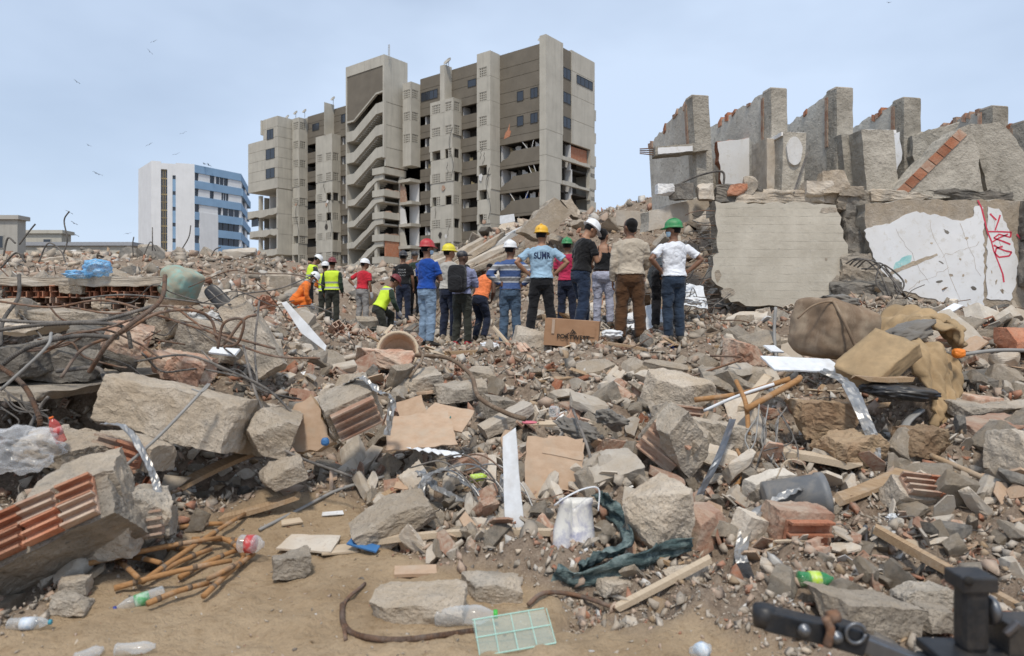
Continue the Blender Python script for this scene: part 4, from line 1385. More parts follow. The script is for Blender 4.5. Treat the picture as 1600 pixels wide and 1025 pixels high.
# ------------------------------------------------------------------ people
def mat_skin(name, c):
    m, nt, b = new_mat(name)
    n1 = noise_n(nt, 18, 4, 0.6)
    c = Vector(c)
    nt.links.new(mixc(nt, ramp(nt, n1, [(0.3, 0), (0.7, 1)]), tuple(c * 0.85), tuple(c * 1.1)), b.inputs['Base Color'])
    b.inputs['Roughness'].default_value = 0.55
    b.inputs['Subsurface Weight'].default_value = 0.08
    b.inputs['Subsurface Radius'].default_value = (0.02, 0.008, 0.004)
    return m
mat_skin('skin_tan', (0.32, 0.165, 0.095)); mat_skin('skin_brown', (0.20, 0.10, 0.058)); mat_skin('skin_dark', (0.11, 0.058, 0.036))
def mat_cloth(name, c, var=0.15, dirt=None, fold=1.0):
    """Woven cloth with soft folds."""
    m, nt, b = new_mat(name)
    c = Vector(c)
    n1 = noise_n(nt, 5, 5, 0.6)
    n2 = noise_n(nt, 3.2, 3, 0.5, dist=1.2, stretch=(1, 1, 1.9))
    n3 = noise_n(nt, 260, 2, 0.6)
    col = mixc(nt, ramp(nt, n1, [(0.3, 0), (0.7, 1)]), tuple(c * (1 - var)), tuple(c * (1 + var)))
    if dirt:
        col = mixc(nt, ramp(nt, noise_n(nt, 4, 5, 0.7), [(0.5, 0), (0.7, 0.5)]), col, dirt)
    nt.links.new(col, b.inputs['Base Color'])
    b.inputs['Roughness'].default_value = 0.9
    b.inputs['Specular IOR Level'].default_value = 0.15
    b.inputs['Sheen Weight'].default_value = 0.15
    p = bump(nt, b, n2, 0.9 * fold, 0.05)
    bump(nt, b, n3, 0.15, 0.002, p)
    return m
for nm, c in dict(tee_lightblue=(0.30, 0.44, 0.56), tee_black=(0.012, 0.012, 0.013), tee_white=(0.72, 0.74, 0.78), shirt_beige=(0.44, 0.38, 0.30), shirt_blue=(0.014, 0.062, 0.29), tee_red=(0.48, 0.025, 0.04), top_pink=(0.42, 0.03, 0.08), shirt_green=(0.028, 0.045, 0.03),
                  overall_orange=(0.70, 0.17, 0.03), vest_orange=(0.80, 0.22, 0.08), shirt_grey=(0.42, 0.40, 0.36), shirt_lilac=(0.26, 0.28, 0.42), hem_white=(0.62, 0.62, 0.68), pants_black=(0.014, 0.014, 0.016), pants_olive=(0.035, 0.037, 0.03), pants_brown=(0.085, 0.042, 0.02),
                  pants_grey=(0.27, 0.26, 0.25), sweat_grey=(0.36, 0.37, 0.45), pants_navy=(0.018, 0.024, 0.045), jacket_dark=(0.04, 0.045, 0.05), bag_black=(0.02, 0.02, 0.022), cloth_grey=(0.17, 0.155, 0.135), hair_black=(0.008, 0.007, 0.007)).items():
    mat_cloth(nm, c)
mat_cloth('jeans_dark', (0.026, 0.04, 0.064), 0.45); mat_cloth('jeans_light', (0.20, 0.28, 0.38), 0.3); mat_cloth('jeans_mid', (0.07, 0.11, 0.165), 0.35); mat_cloth('jeans_navy', (0.02, 0.032, 0.06), 0.3)
def mat_stripes():
    m, nt, b = new_mat('shirt_striped')
    t = nt.nodes.new('ShaderNodeTexCoord')
    sp = nt.nodes.new('ShaderNodeSeparateXYZ'); nt.links.new(t.outputs['Object'], sp.inputs[0])
    mu = nt.nodes.new('ShaderNodeMath'); mu.operation = 'MULTIPLY'; mu.inputs[1].default_value = 1 / 0.205
    fr = nt.nodes.new('ShaderNodeMath'); fr.operation = 'FRACT'
    nt.links.new(sp.outputs['Z'], mu.inputs[0]); nt.links.new(mu.outputs[0], fr.inputs[0])
    r = nt.nodes.new('ShaderNodeValToRGB'); r.color_ramp.interpolation = 'CONSTANT'
    el = r.color_ramp.elements
    st = [(0.0, (0.05, 0.09, 0.22)), (0.28, (0.42, 0.43, 0.45)), (0.40, (0.17, 0.165, 0.165)), (0.66, (0.46, 0.47, 0.50)), (0.76, (0.055, 0.10, 0.24))]
    while len(el) < len(st): el.new(0.5)
    for e, (p, c) in zip(el, st): e.position = p; e.color = (*c, 1)
    nt.links.new(fr.outputs[0], r.inputs['Fac']); nt.links.new(r.outputs['Color'], b.inputs['Base Color'])
    b.inputs['Roughness'].default_value = 0.9
    bump(nt, b, noise_n(nt, 3.2, 3, 0.5, dist=1.2), 0.8, 0.05)
mat_stripes()
def mat_vest(name, c):
    m, nt, b = new_mat(name)
    t = nt.nodes.new('ShaderNodeTexCoord')
    sp = nt.nodes.new('ShaderNodeSeparateXYZ'); nt.links.new(t.outputs['Object'], sp.inputs[0])
    r = nt.nodes.new('ShaderNodeValToRGB'); r.color_ramp.interpolation = 'CONSTANT'
    mr = N(nt, 'ShaderNodeMapRange'); mr.inputs['From Min'].default_value = 0.9; mr.inputs['From Max'].default_value = 1.5
    nt.links.new(sp.outputs['Z'], mr.inputs['Value'])
    el = r.color_ramp.elements
    g = (0.33, 0.34, 0.33)
    st = [(0.0, c), (0.14, g), (0.22, c), (0.36, g), (0.44, c)]
    while len(el) < len(st): el.new(0.5)
    for e, (p, cc) in zip(el, st): e.position = p; e.color = (*cc, 1)
    nt.links.new(mr.outputs['Result'], r.inputs['Fac']); nt.links.new(r.outputs['Color'], b.inputs['Base Color'])
    b.inputs['Roughness'].default_value = 0.7
    bump(nt, b, noise_n(nt, 4, 3, 0.5, dist=1.0), 0.6, 0.04)
mat_vest('vest_lime', (0.62, 0.82, 0.04))
for nm, c in dict(helmet_white=(0.78, 0.79, 0.80), helmet_yellow=(0.80, 0.44, 0.015), helmet_green=(0.02, 0.24, 0.075), helmet_red=(0.45, 0.025, 0.035), helmet_maroon=(0.17, 0.018, 0.025), helmet_lime=(0.72, 0.62, 0.03), cap_navy=(0.015, 0.018, 0.03)).items():
    mat_plain(nm, c, 0.5, var=0.08, dirt=(0.3, 0.26, 0.2), dirt_amt=0.3, dirt_scale=9)
mat_plain('shoe_dark', (0.03, 0.026, 0.022), 0.7, dirt=(0.3, 0.25, 0.18), dirt_amt=0.6)
mat_plain('shoe_red', (0.35, 0.03, 0.04), 0.7)
mat_plain('mask_blue', (0.45, 0.62, 0.75), 0.8); mat_plain('glove_grey', (0.42, 0.42, 0.42), 0.9); mat_plain('print_navy', (0.03, 0.05, 0.13), 0.8); mat_plain('print_white', (0.7, 0.7, 0.7), 0.8)
mat_plain('eye_dark', (0.02, 0.015, 0.01), 0.2)

def loft(rings, seg=20):
    """Closed body through rings (centre, x axis, y axis, rx, ry)."""
    v, f = [], []
    for c, ax, ay, rx, ry in rings:
        for k in range(seg):
            a = 2 * math.pi * k / seg
            v.append(c + ax * (rx * math.cos(a)) + ay * (ry * math.sin(a)))
    n = len(rings)
    for i in range(n - 1):
        for k in range(seg):
            k2 = (k + 1) % seg
            f.append((i * seg + k, i * seg + k2, (i + 1) * seg + k2, (i + 1) * seg + k))
    f.append(tuple(reversed(range(seg)))); f.append(tuple((n - 1) * seg + k for k in range(seg)))
    return v, f
def ellipsoid(c, r, M=None, seg=14, nr=9):
    rings = []
    for i in range(nr):
        t = -1 + 2 * (i + 0.15) / (nr - 0.7)
        t = max(-0.995, min(0.995, t))
        k = math.sqrt(1 - t * t)
        rings.append((Vector(c) + Vector((0, 0, r[2] * t)), Vector((1, 0, 0)), Vector((0, 1, 0)), r[0] * k, r[1] * k))
    v, f = loft(rings, seg)
    if M is not None:
        v = [M @ a for a in v]
    return v, f
def fuse(mb, name, mat, parent, voxel, smooth=4, wrinkle=0.0):
    """Fuse overlapping solids into one continuous skin."""
    o = mb.build(name, mat, None, True)
    md = o.modifiers.new('fuse', 'REMESH'); md.mode = 'VOXEL'; md.voxel_size = voxel; md.use_smooth_shade = True
    sm = o.modifiers.new('smooth', 'SMOOTH'); sm.iterations = smooth; sm.factor = 0.5
    if wrinkle:
        tx = bpy.data.textures.get('folds') or bpy.data.textures.new('folds', 'CLOUDS')
        tx.noise_scale = 0.085; tx.noise_depth = 2
        dm = o.modifiers.new('folds', 'DISPLACE'); dm.texture = tx; dm.strength = wrinkle; dm.mid_level = 0.5; dm.texture_coords = 'LOCAL'
    dg = bpy.context.evaluated_depsgraph_get()
    me = bpy.data.meshes.new_from_object(o.evaluated_get(dg), depsgraph=dg)
    o.modifiers.clear()
    old = o.data; o.data = me; bpy.data.meshes.remove(old)
    if not me.materials:
        me.materials.append(mat)
    o.parent = parent
    return o

def person(label, px, Y, H=1.75, yaw=0.0, skin='skin_tan', top='tee_white', sleeve='short', pants='jeans_dark', shoes='shoe_dark', head=('hair', 'hair_black'), arms=('down', 'down'), legs=None, pitch=0.0, roll=0.0, drop=0.0,
           hyaw=0.0, hpitch=0.0, vest=None, backpack=False, mask=False, fat=1.0, far=False, loose=0.018, tuck=False, gloves=None, group=None, text=None, dz=0.0, woman=False, pel=None):
    s = H / 1.75
    k_ = (px - 800) / F
    x0 = k_ * Y
    z0 = gh(x0, Y) + dz
    root = empty('person', (x0, Y, z0), yaw, label, 'person', group)
    root.scale = (s, s, s)
    PZ = 0.93 - drop
    pelv = Vector(pel) if pel else Vector((0, 0, PZ))
    Mt = Matrix.Translation(pelv) @ Matrix.Rotation(-pitch, 4, 'X') @ Matrix.Rotation(roll, 4, 'Y') @ Matrix.Translation((0, 0, -0.93))
    Mh = Mt @ Matrix.Translation((0, 0, 1.50)) @ Matrix.Rotation(hyaw, 4, 'Z') @ Matrix.Rotation(-hpitch, 4, 'X') @ Matrix.Translation((0, 0, -1.50))
    X, Yv = Vector((1, 0, 0)), Vector((0, 1, 0))
    R3 = Mt.to_3x3()
    def trings(tab, off=0.0):
        return [(Mt @ Vector((0, cy, z)), R3 @ X, R3 @ Yv, (rx * fat + off), (ry * fat + off)) for z, rx, ry, cy in tab]
    if woman:
        TOR = [(0.80, 0.12, 0.10, 0), (0.86, 0.165, 0.125, -0.01), (0.93, 0.180, 0.130, -0.015), (1.0, 0.155, 0.11, -0.005), (1.09, 0.125, 0.09, 0.0), (1.22, 0.138, 0.10, 0.01), (1.33, 0.145, 0.10, 0.005), (1.41, 0.14, 0.075, -0.005), (1.45, 0.09, 0.06, -0.005), (1.48, 0.055, 0.05, 0.0)]
    else:
        TOR = [(0.80, 0.12, 0.095, 0), (0.86, 0.155, 0.112, -0.01), (0.93, 0.168, 0.118, -0.012), (1.0, 0.158, 0.11, -0.005), (1.08, 0.148, 0.10, 0.0), (1.22, 0.165, 0.112, 0.004), (1.33, 0.182, 0.115, 0.0), (1.40, 0.178, 0.098, -0.005), (1.45, 0.125, 0.075, -0.008), (1.49, 0.068, 0.062, 0.0)]
    SX = 0.165 if woman else 0.19
    A = {'down': ((0.235, -0.02, 1.14), (0.245, 0.06, 0.90)), 'hips': ((0.42, -0.10, 1.19), (0.20, -0.03, 1.03)), 'hipsback': ((0.36, -0.20, 1.20), (0.14, -0.13, 1.04)), 'crossed': ((0.25, 0.06, 1.16), (-0.06, 0.21, 1.20)), 'front': ((0.24, 0.05, 1.15), (0.10, 0.24, 1.05)), 'reach': ((0.27, 0.14, 1.18), (0.18, 0.38, 1.05)),
         'low': ((0.24, 0.12, 1.15), (0.17, 0.28, 0.94)), 'chest': ((0.26, 0.06, 1.17), (0.09, 0.24, 1.27))}
    L = legs or {}
    hipx = 0.085
    joints = {}
    for sd, sg in (('l', -1), ('r', 1)):
        st = L.get(sd, {})
        hip = pelv + R3 @ Vector((sg * hipx, 0, -0.04))
        joints[sd] = (hip, Vector(st.get('knee', (sg * 0.105, 0.02, 0.50))), Vector(st.get('ankle', (sg * 0.12, -0.02, 0.08))), st.get('toe', (sg * 0.05, 0.19)))
    arms_j = {}
    for sd, sg, pose in (('l', -1, arms[0]), ('r', 1, arms[1])):
        e, wv = A[pose] if isinstance(pose, str) else pose
        sh = Vector((sg * SX, -0.005, 1.39))
        e = Vector((sg * e[0], e[1], e[2])); wv = Vector((sg * wv[0], wv[1], wv[2]))
        # keep the bones at their lengths
        e = sh + (e - sh).normalized() * 0.285
        wv = e + (wv - e).normalized() * 0.25
        arms_j[sd] = (Mt @ sh, Mt @ e, Mt @ wv, sg)
    body = MB()
    body.add(*loft(trings(TOR)))
    # neck and head
    R3h = Mh.to_3x3()
    hr = [(1.46, 0.062, 0.062, -0.005), (1.50, 0.056, 0.058, 0.0), (1.535, 0.056, 0.062, 0.006), (1.555, 0.056, 0.078, 0.022), (1.58, 0.064, 0.090, 0.024), (1.62, 0.072, 0.096, 0.016), (1.66, 0.077, 0.100, 0.008), (1.70, 0.074, 0.096, 0.004), (1.73, 0.060, 0.078, 0.002), (1.748, 0.036, 0.046, 0.0), (1.753, 0.01, 0.012, 0.0)]
    body.add(*loft([(Mh @ Vector((0, cy, z)), R3h @ X, R3h @ Yv, rx, ry) for z, rx, ry, cy in hr]))
    body.add(*ellipsoid((0, 0.112, 1.615), (0.013, 0.020, 0.026), Mh, 8, 6))      # nose
    body.add(*ellipsoid((0, 0.105, 1.575), (0.024, 0.010, 0.008), Mh, 8, 6))      # mouth
    body.add(*ellipsoid((0, 0.095, 1.655), (0.05, 0.014, 0.010), Mh, 8, 6))       # brow
    for sg in (-1, 1):
        body.add(*ellipsoid((sg * 0.080, 0.0, 1.625), (0.010, 0.020, 0.032), Mh, 8, 6))
    # arms and hands
    vox = (0.0145 if far else 0.0102)
    for sd in ('l', 'r'):
        sh, e, wv, sg = arms_j[sd]
        pts = [sh, sh.lerp(e, 0.35), sh.lerp(e, 0.75), e, e.lerp(wv, 0.3), e.lerp(wv, 0.75), wv]
        body.add(*tube_geo(pts, [0.056, 0.050, 0.042, 0.039, 0.042, 0.032, 0.026], 12))
        d = (wv - e).normalized()
        fw = R3 @ Vector((0, 1, 0))
        pose = arms[0] if sd == 'l' else arms[1]
        if pose in ('hips', 'hipsback'):
            d = (R3 @ Vector((-sg * 0.55, 0.75, -0.25))).normalized()
        side = d.cross(R3 @ Vector((sg, 0, 0)))
        if side.length < 0.2:
            side = R3 @ Vector((0, 1, 0))
        side.normalize()                       # across the knuckles
        nrm = side.cross(d).normalized()       # out of the palm or its back
        if nrm.dot(R3 @ Vector((-sg, 0.3, 0))) < 0:
            nrm = -nrm
        palm_e = wv + d * 0.085
        body.add(*loft([(wv - d * 0.01, side, nrm, 0.027, 0.019), (wv + d * 0.03, side, nrm, 0.038, 0.016), (palm_e, side, nrm, 0.042, 0.014)], 10))
        for fi, (off, ln) in enumerate(((-0.031, 0.062), (-0.010, 0.074), (0.011, 0.070), (0.031, 0.055))):
            b0 = palm_e + side * off - d * 0.008
            b1 = b0 + d * ln * 0.5 + nrm * ln * 0.12
            b2 = b1 + (d * 0.75 + nrm * 0.65).normalized() * ln * 0.32
            b3 = b2 + (d * 0.4 + nrm * 0.92).normalized() * ln * 0.26
            body.add(*tube_geo([b0, b1, b2, b3], [0.0105, 0.0095, 0.009, 0.008], 7))
        th0 = wv + d * 0.025 + side * 0.028
        th1 = th0 + (d * 0.6 + side * 0.75 + nrm * 0.25).normalized() * 0.038
        th2 = th1 + (d * 0.85 + side * 0.25 + nrm * 0.35).normalized() * 0.034
        body.add(*tube_geo([th0, th1, th2], [0.013, 0.011, 0.009], 7))
    # legs
    for sd in ('l', 'r'):
        hip, kn, an, toe = joints[sd]
        body.add(*tube_geo([hip, hip.lerp(kn, 0.4), hip.lerp(kn, 0.85), kn, kn.lerp(an, 0.3), kn.lerp(an, 0.8), an], [0.088, 0.082, 0.060, 0.055, 0.056, 0.040, 0.037], 12))
        body.add(*tube_geo([an + Vector((0, 0, 0.02)), an + Vector((0, 0, -0.05)), an + Vector((toe[0] * 0.6, toe[1] * 0.5, -0.05)), an + Vector((toe[0], toe[1], -0.06))], [0.037, 0.04, 0.036, 0.024], 10))
    bo = fuse(body, 'body', MATS[skin], root, vox)
    for sg in (-1, 1):
        v, f = ellipsoid((sg * 0.032, 0.103, 1.640), (0.012, 0.008, 0.007), Mh, 8, 6)
        mesh_obj('eye', v, f, MATS['eye_dark'], root, True)
    # trousers
    tr = MB()
    tr.add(*loft(trings([t for t in TOR if t[0] <= (1.01 if not tuck else 1.05)], 0.014)))
    for sd in ('l', 'r'):
        hip, kn, an, toe = joints[sd]
        bot = an + Vector((0, 0, 0.01))
        w_ = loose
        tr.add(*tube_geo([hip + Vector((0, 0, 0.05)), hip, hip.lerp(kn, 0.4), hip.lerp(kn, 0.85), kn, kn.lerp(bot, 0.3), kn.lerp(bot, 0.7), bot], [0.094 * fat, 0.100 * fat, 0.092 * fat + w_ * 0.3, 0.068 + w_ * 0.6, 0.063 + w_ * 0.8, 0.062 + w_, 0.054 + w_, 0.050 + w_], 14))
    cv = 0.018 if far else 0.0135
    fuse(tr, 'trousers', MATS[pants], root, cv, 3, 0.026)
    for sd in ('l', 'r'):
        hip, kn, an, toe = joints[sd]
        m = MB()
        d2 = Vector((toe[0], toe[1], 0)).normalized(); s2 = Vector((d2.y, -d2.x, 0)); up = Vector((0, 0, 1))
        b = Vector((an.x, an.y, an.z - 0.08))
        if L.get(sd, {}).get('tiptoe'):
            q = Matrix.Rotation(L[sd]['tiptoe'], 3, s2); d2 = q @ d2; up = q @ up
        sec = [(-0.075, 0.034, 0.045), (-0.05, 0.042, 0.062), (0.0, 0.044, 0.066), (0.06, 0.046, 0.046), (0.13, 0.050, 0.034), (0.185, 0.040, 0.026), (0.205, 0.02, 0.014)]
        m.add(*loft([(b + d2 * t + up * hh, s2, up, w_, hh) for t, w_, hh in sec], 12))
        m.build('shoe', MATS[shoes], root, True)
    # shirt
    if top:
        sh_ = MB()
        hem = 0.97 if not tuck else 1.02
        if woman: hem = 1.02
        tab = [(hem, *[(a + b_) / 2 for a, b_ in zip(TOR[2][1:], TOR[3][1:])])] + [t for t in TOR if t[0] > hem + 0.02]
        if sleeve == 'strap':
            tab = [t for t in tab if t[0] < 1.36]
        rg_ = trings(tab, 0.016 if not vest else 0.014)
        if sleeve != 'strap':
            c, ax, ay, rx, ry = rg_[-1]
            rg_[-1] = (c - R3 @ Vector((0, 0, 0.012)), ax, ay, 0.078, 0.070)
        if not tuck and not woman:
            c, ax, ay, rx, ry = rg_[0]; rg_[0] = (c, ax, ay, rx + 0.012, ry + 0.016)
            c, ax, ay, rx, ry = rg_[1]; rg_[1] = (c, ax, ay, rx + 0.008, ry + 0.012)
        sh_.add(*loft(rg_))
        if sleeve in ('short', 'long', 'roll'):
            for sd in ('l', 'r'):
                a0, e, wv, sg = arms_j[sd]
                if sleeve == 'short':
                    sh_.add(*tube_geo([a0 - (e - a0) * 0.05, a0, a0.lerp(e, 0.35), a0.lerp(e, 0.72)], [0.050, 0.056, 0.060, 0.064], 14))
                else:
                    end = wv if sleeve == 'long' else e.lerp(wv, 0.35)
                    sh_.add(*tube_geo([a0 - (e - a0) * 0.05, a0, a0.lerp(e, 0.4), a0.lerp(e, 0.85), e, e.lerp(end, 0.4), end], [0.052, 0.060, 0.063, 0.058, 0.056, 0.055, 0.043], 14))
        elif sleeve == 'strap':
            for sg in (-1, 1):
                q = [Mt @ Vector(p) for p in ((sg * 0.10, -0.10, 1.32), (sg * 0.085, -0.085, 1.42), (sg * 0.08, 0.0, 1.455), (sg * 0.085, 0.08, 1.40), (sg * 0.09, 0.10, 1.32))]
                sh_.add(*tube_geo(spline(q, 4), 0.013, 8))
        so = fuse(sh_, 'shirt', MATS[top], root, cv, 3, 0.03)
        if text:
            for (t_, size, zc, mat_, kind) in text:
                cu = bpy.data.curves.new('print', 'FONT'); cu.body = t_; cu.size = size; cu.align_x = 'CENTER'; cu.align_y = 'CENTER'; cu.extrude = 0.001
                if kind == 'fat': cu.offset = 0.003
                to = bpy.data.objects.new('shirt_print', cu); link(to)
                to.matrix_world = Mt @ Matrix.Translation((0, -0.3, zc)) @ Matrix.Rotation(R(90), 4, 'X')
                bpy.context.view_layer.update()
                dg = bpy.context.evaluated_depsgraph_get()
                me = bpy.data.meshes.new_from_object(to.evaluated_get(dg))
                mw = to.matrix_world.copy()
                bpy.data.objects.remove(to); bpy.data.curves.remove(cu)
                me.transform(mw)
                bm = bmesh.new(); bm.from_mesh(me)
                bmesh.ops.subdivide_edges(bm, edges=[e_ for e_ in bm.edges if e_.calc_length() > 0.03], cuts=2, use_grid_fill=True)
                dirv = R3 @ Vector((0, 1, 0))
                for v_ in bm.verts:
                    co = v_.co.copy()
                    if kind == 'fat':              # letters swell towards the middle, like the round print
                        lx = co.x
                        co.z = Mt.translation.z * 0 + zc - (0.93 - PZ) + (co.z - zc + (0.93 - PZ)) * (1.55 - 28 * lx * lx)
                    hit, loc, nr_, _i = so.ray_cast(co, dirv)
                    v_.co = (loc - dirv * 0.004) if hit else co + dirv * 0.19
                bm.to_mesh(me); bm.free()
                me.materials.append(MATS[mat_])
                po = bpy.data.objects.new('shirt_print', me); link(po, root)
    if vest:
        vt = MB()
        tab = [(0.95, 0.178, 0.128, -0.012)] + [t for t in TOR if 0.97 < t[0] < 1.47]
        vt.add(*loft(trings(tab, 0.034)))
        fuse(vt, 'safety_vest', MATS[vest], root, cv, 3, 0.012)
    # head wear
    kind, hm = head
    if kind == 'helmet':
        m = MB()
        pr = [(0.128, -0.012), (0.140, -0.010), (0.122, 0.004), (0.120, 0.03), (0.114, 0.06), (0.098, 0.09), (0.070, 0.112), (0.035, 0.123), (0.006, 0.126)]
        m.lathe(pr, 22, Matrix.Scale(1.0, 4))
        for i, v in enumerate(m.v):
            x_, y_, z_ = v
            y2 = y_ * 1.16
            if z_ < 0 and y_ > 0.04: y2 += (y_ - 0.04) * 0.55; z_ -= (y_ - 0.04) * 0.2
            m.v[i] = tuple(Mh @ Vector((x_ * 0.86, y2 * 0.93 + 0.004, 1.685 + z_ * 0.95)))
        rd = MB()
        q = [Mh @ Vector((0, 0.13 * math.sin(a) + 0.004, 1.685 + 0.128 * max(0.05, math.cos(a)) + 0.0)) for a in np.linspace(-1.25, 1.25, 11)]
        rd.tube(q, 0.011, 6)
        h = m.build('helmet', MATS[hm], root, True)
        rd.build('ridge', MATS[hm], h, True)
        m2 = MB(); m2.add(*loft([(Mh @ Vector((0, 0.0, z)), R3h @ X, R3h @ Yv, rx, ry) for z, rx, ry in ((1.60, 0.074, 0.09), (1.64, 0.081, 0.101), (1.68, 0.082, 0.103))], 16))
        for i, v in enumerate(m2.v):
            lv = Mh.inverted() @ Vector(v)
            if lv.y > 0.02: lv.y = 0.02
            m2.v[i] = tuple(Mh @ lv)
        m2.build('hair', MATS['hair_black'], root, True)
    elif kind == 'cap':
        m = MB(); m.add(*ellipsoid((0, 0.0, 1.69), (0.086, 0.11, 0.078), Mh, 18, 10)); m.build('cap', MATS[hm], root, True)
        m = MB(); m.add(*ellipsoid((0, 0.14, 1.685), (0.07, 0.075, 0.010), Mh, 14, 7)); m.build('visor', MATS[hm], root, True)
    else:
        m = MB(); m.add(*ellipsoid((0, -0.018, 1.675), (0.088, 0.102, 0.09), Mh, 18, 10))
        m.add(*ellipsoid((0, -0.05, 1.61), (0.074, 0.055, 0.06), Mh, 14, 8))
        if woman:
            m.add(*ellipsoid((0, -0.09, 1.72), (0.055, 0.055, 0.055), Mh, 14, 8))
        fuse(m, 'hair', MATS[hm], root, 0.01, 3, 0.012)
    if mask:
        m = MB(); m.add(*loft([(Mh @ Vector((0, 0.05, z)), R3h @ X, R3h @ Yv, rx, ry) for z, rx, ry in ((1.545, 0.050, 0.046), (1.565, 0.060, 0.058), (1.595, 0.070, 0.066), (1.615, 0.070, 0.066))], 16)); m.build('face_mask', MATS['mask_blue'], root, True)
    if backpack:
        m = MB()
        V, f = rock_geo(3, (0.33, 0.2, 0.50), 8, cuts=0, rough=0.0)
        rr_ = []
        for v in V:
            q = np.abs(v / np.array((0.165, 0.10, 0.25)))
            l = (q ** 5).sum() ** 0.2
            v = v / max(l, 1e-6)
            if v[1] < 0: v[1] *= 1.0 - 0.25 * (v[2] > 0.12)
            rr_.append(Mt @ Vector((v[0], v[1] - 0.235, v[2] + 1.24)))
        bp = mesh_obj('backpack', rr_, f, MATS['bag_black'], root, True)
        pk = [Mt @ (Vector(((v[0] * 0.72), v[1] * 0.45 - 0.345, v[2] * 0.5 + 1.15))) for v in V]
        pk = []
        for v in V:
            q = np.abs(v / np.array((0.165, 0.10, 0.25))); l = (q ** 5).sum() ** 0.2; v = v / max(l, 1e-6)
            pk.append(Mt @ Vector((v[0] * 0.75, v[1] * 0.4 - 0.335, v[2] * 0.55 + 1.15)))
        mesh_obj('pocket', pk, f, MATS['bag_black'], bp, True)
        for sg in (-1, 1):
            m = MB(); m.tube(spline([Mt @ Vector(p) for p in ((sg * 0.1, -0.16, 1.42), (sg * 0.11, -0.08, 1.49), (sg * 0.115, 0.05, 1.47), (sg * 0.13, 0.13, 1.35), (sg * 0.17, 0.08, 1.15), (sg * 0.14, -0.14, 1.06))], 5), 0.016, 6); m.build('strap', MATS['bag_black'], bp, True)
    if gloves:
        for sd in ('l', 'r'):
            _, e, wv, sg = arms_j[sd]
            d = (wv - e).normalized()
            m = MB(); m.add(*tube_geo([wv - d * 0.03, wv, wv + d * 0.05, wv + d * 0.12, wv + d * 0.17], [0.036, 0.036, 0.048, 0.045, 0.025], 12)); m.build('glove', MATS[gloves], root, True)
    return root, Mt, arms_j

OG = 'onlookers standing with their backs turned'
wide = lambda a, b: {'l': {'knee': (-a, 0.02, 0.50), 'ankle': (-b, -0.02, 0.08)}, 'r': {'knee': (a, 0.02, 0.50), 'ankle': (b, -0.02, 0.08)}}
person('man in white tee, blue jeans and green helmet with hands on hips', 1053, 9.9, 1.74, R(12), 'skin_brown', 'tee_white', 'short', 'jeans_dark', head=('helmet', 'helmet_green'), arms=('hips', 'hips'), hyaw=R(55), mask=True, legs=wide(0.09, 0.09), group=OG)
_, bMt, bAr = person('bareheaded man in beige long-sleeved shirt and brown trousers holding a bottle', 985, 9.85, 1.79, R(-8), 'skin_brown', 'shirt_beige', 'long', 'pants_brown', head=('hair', 'hair_black'), arms=('down', ((0.25, 0.05, 1.15), (0.15, 0.25, 1.05))), hyaw=R(40), fat=1.12, legs=wide(0.12, 0.15), group=OG, loose=0.03)
person('man in black tee and white helmet looking down at his hand', 908, 10.3, 1.78, R(-62), 'skin_tan', 'tee_black', 'short', 'jeans_navy', head=('helmet', 'helmet_white'), arms=(((0.25, 0.02, 1.15), (0.2, 0.12, 0.93)), 'chest'), pitch=R(8), hpitch=R(28), hyaw=R(-8), mask=False, group=OG, legs={'l': {'knee': (-0.1, 0.12, 0.5), 'ankle': (-0.13, 0.12, 0.08)}, 'r': {'knee': (0.1, -0.02, 0.5), 'ankle': (0.12, -0.16, 0.08)}}, loose=0.03)
person('man in light blue printed tee and yellow helmet with hands on hips', 846, 10.3, 1.70, R(3), 'skin_tan', 'tee_lightblue', 'short', 'pants_black', head=('helmet', 'helmet_yellow'), arms=('hips', 'hips'), hyaw=R(-25), legs=wide(0.13, 0.2), group=OG, text=[('SUMR', 0.1, 1.31, 'print_navy', 'fat')])
person('man in striped blue and grey long-sleeved shirt and white helmet', 797, 11.2, 1.70, R(-5), 'skin_brown', 'shirt_striped', 'long', 'jeans_mid', head=('helmet', 'helmet_white'), arms=('hipsback', 'hips'), hyaw=R(-30), legs=wide(0.1, 0.12), group=OG)
person('woman in black strap top and grey sweatpants', 943, 11.4, 1.64, R(-10), 'skin_tan', 'tee_black', 'strap', 'sweat_grey', head=('hair', 'hair_black'), arms=(((0.24, 0.05, 1.12), (0.12, 0.24, 1.02)), 'down'), woman=True, hyaw=R(-30), fat=1.12, group=OG, loose=0.012)
person('person in pink top and green helmet half hidden behind the man in black', 886, 11.9, 1.58, R(-15), 'skin_brown', 'top_pink', 'short', 'pants_navy', head=('helmet', 'helmet_green'), arms=('front', 'front'), group=OG)
person('stooping person in dark clothes partly behind the man in white', 1036, 10.7, 1.68, R(-20), 'skin_brown', 'jacket_dark', 'long', 'pants_black', head=('hair', 'hair_black'), arms=('low', 'low'), pitch=R(62), legs={'l': {'knee': (-0.12, 0.1, 0.5), 'ankle': (-0.12, 0.0, 0.08)}, 'r': {'knee': (0.14, 0.12, 0.5), 'ankle': (0.2, -0.1, 0.08)}}, group=OG)
person('man in bright blue shirt, pale jeans and red helmet with folded arms', 667, 10.5, 1.60, R(-38), 'skin_brown', 'shirt_blue', 'short', 'jeans_light', head=('helmet', 'helmet_red'), arms=('crossed', 'crossed'), hyaw=R(-25), mask=True, legs=wide(0.08, 0.09), group=OG)
person('man with black backpack, dark cap and olive trousers', 722, 11.9, 1.66, R(-18), 'skin_dark', 'shirt_lilac', 'long', 'pants_olive', 'shoe_red', head=('cap', 'cap_navy'), arms=('crossed', 'crossed'), hyaw=R(-40), backpack=True, legs=wide(0.1, 0.12), group=OG)
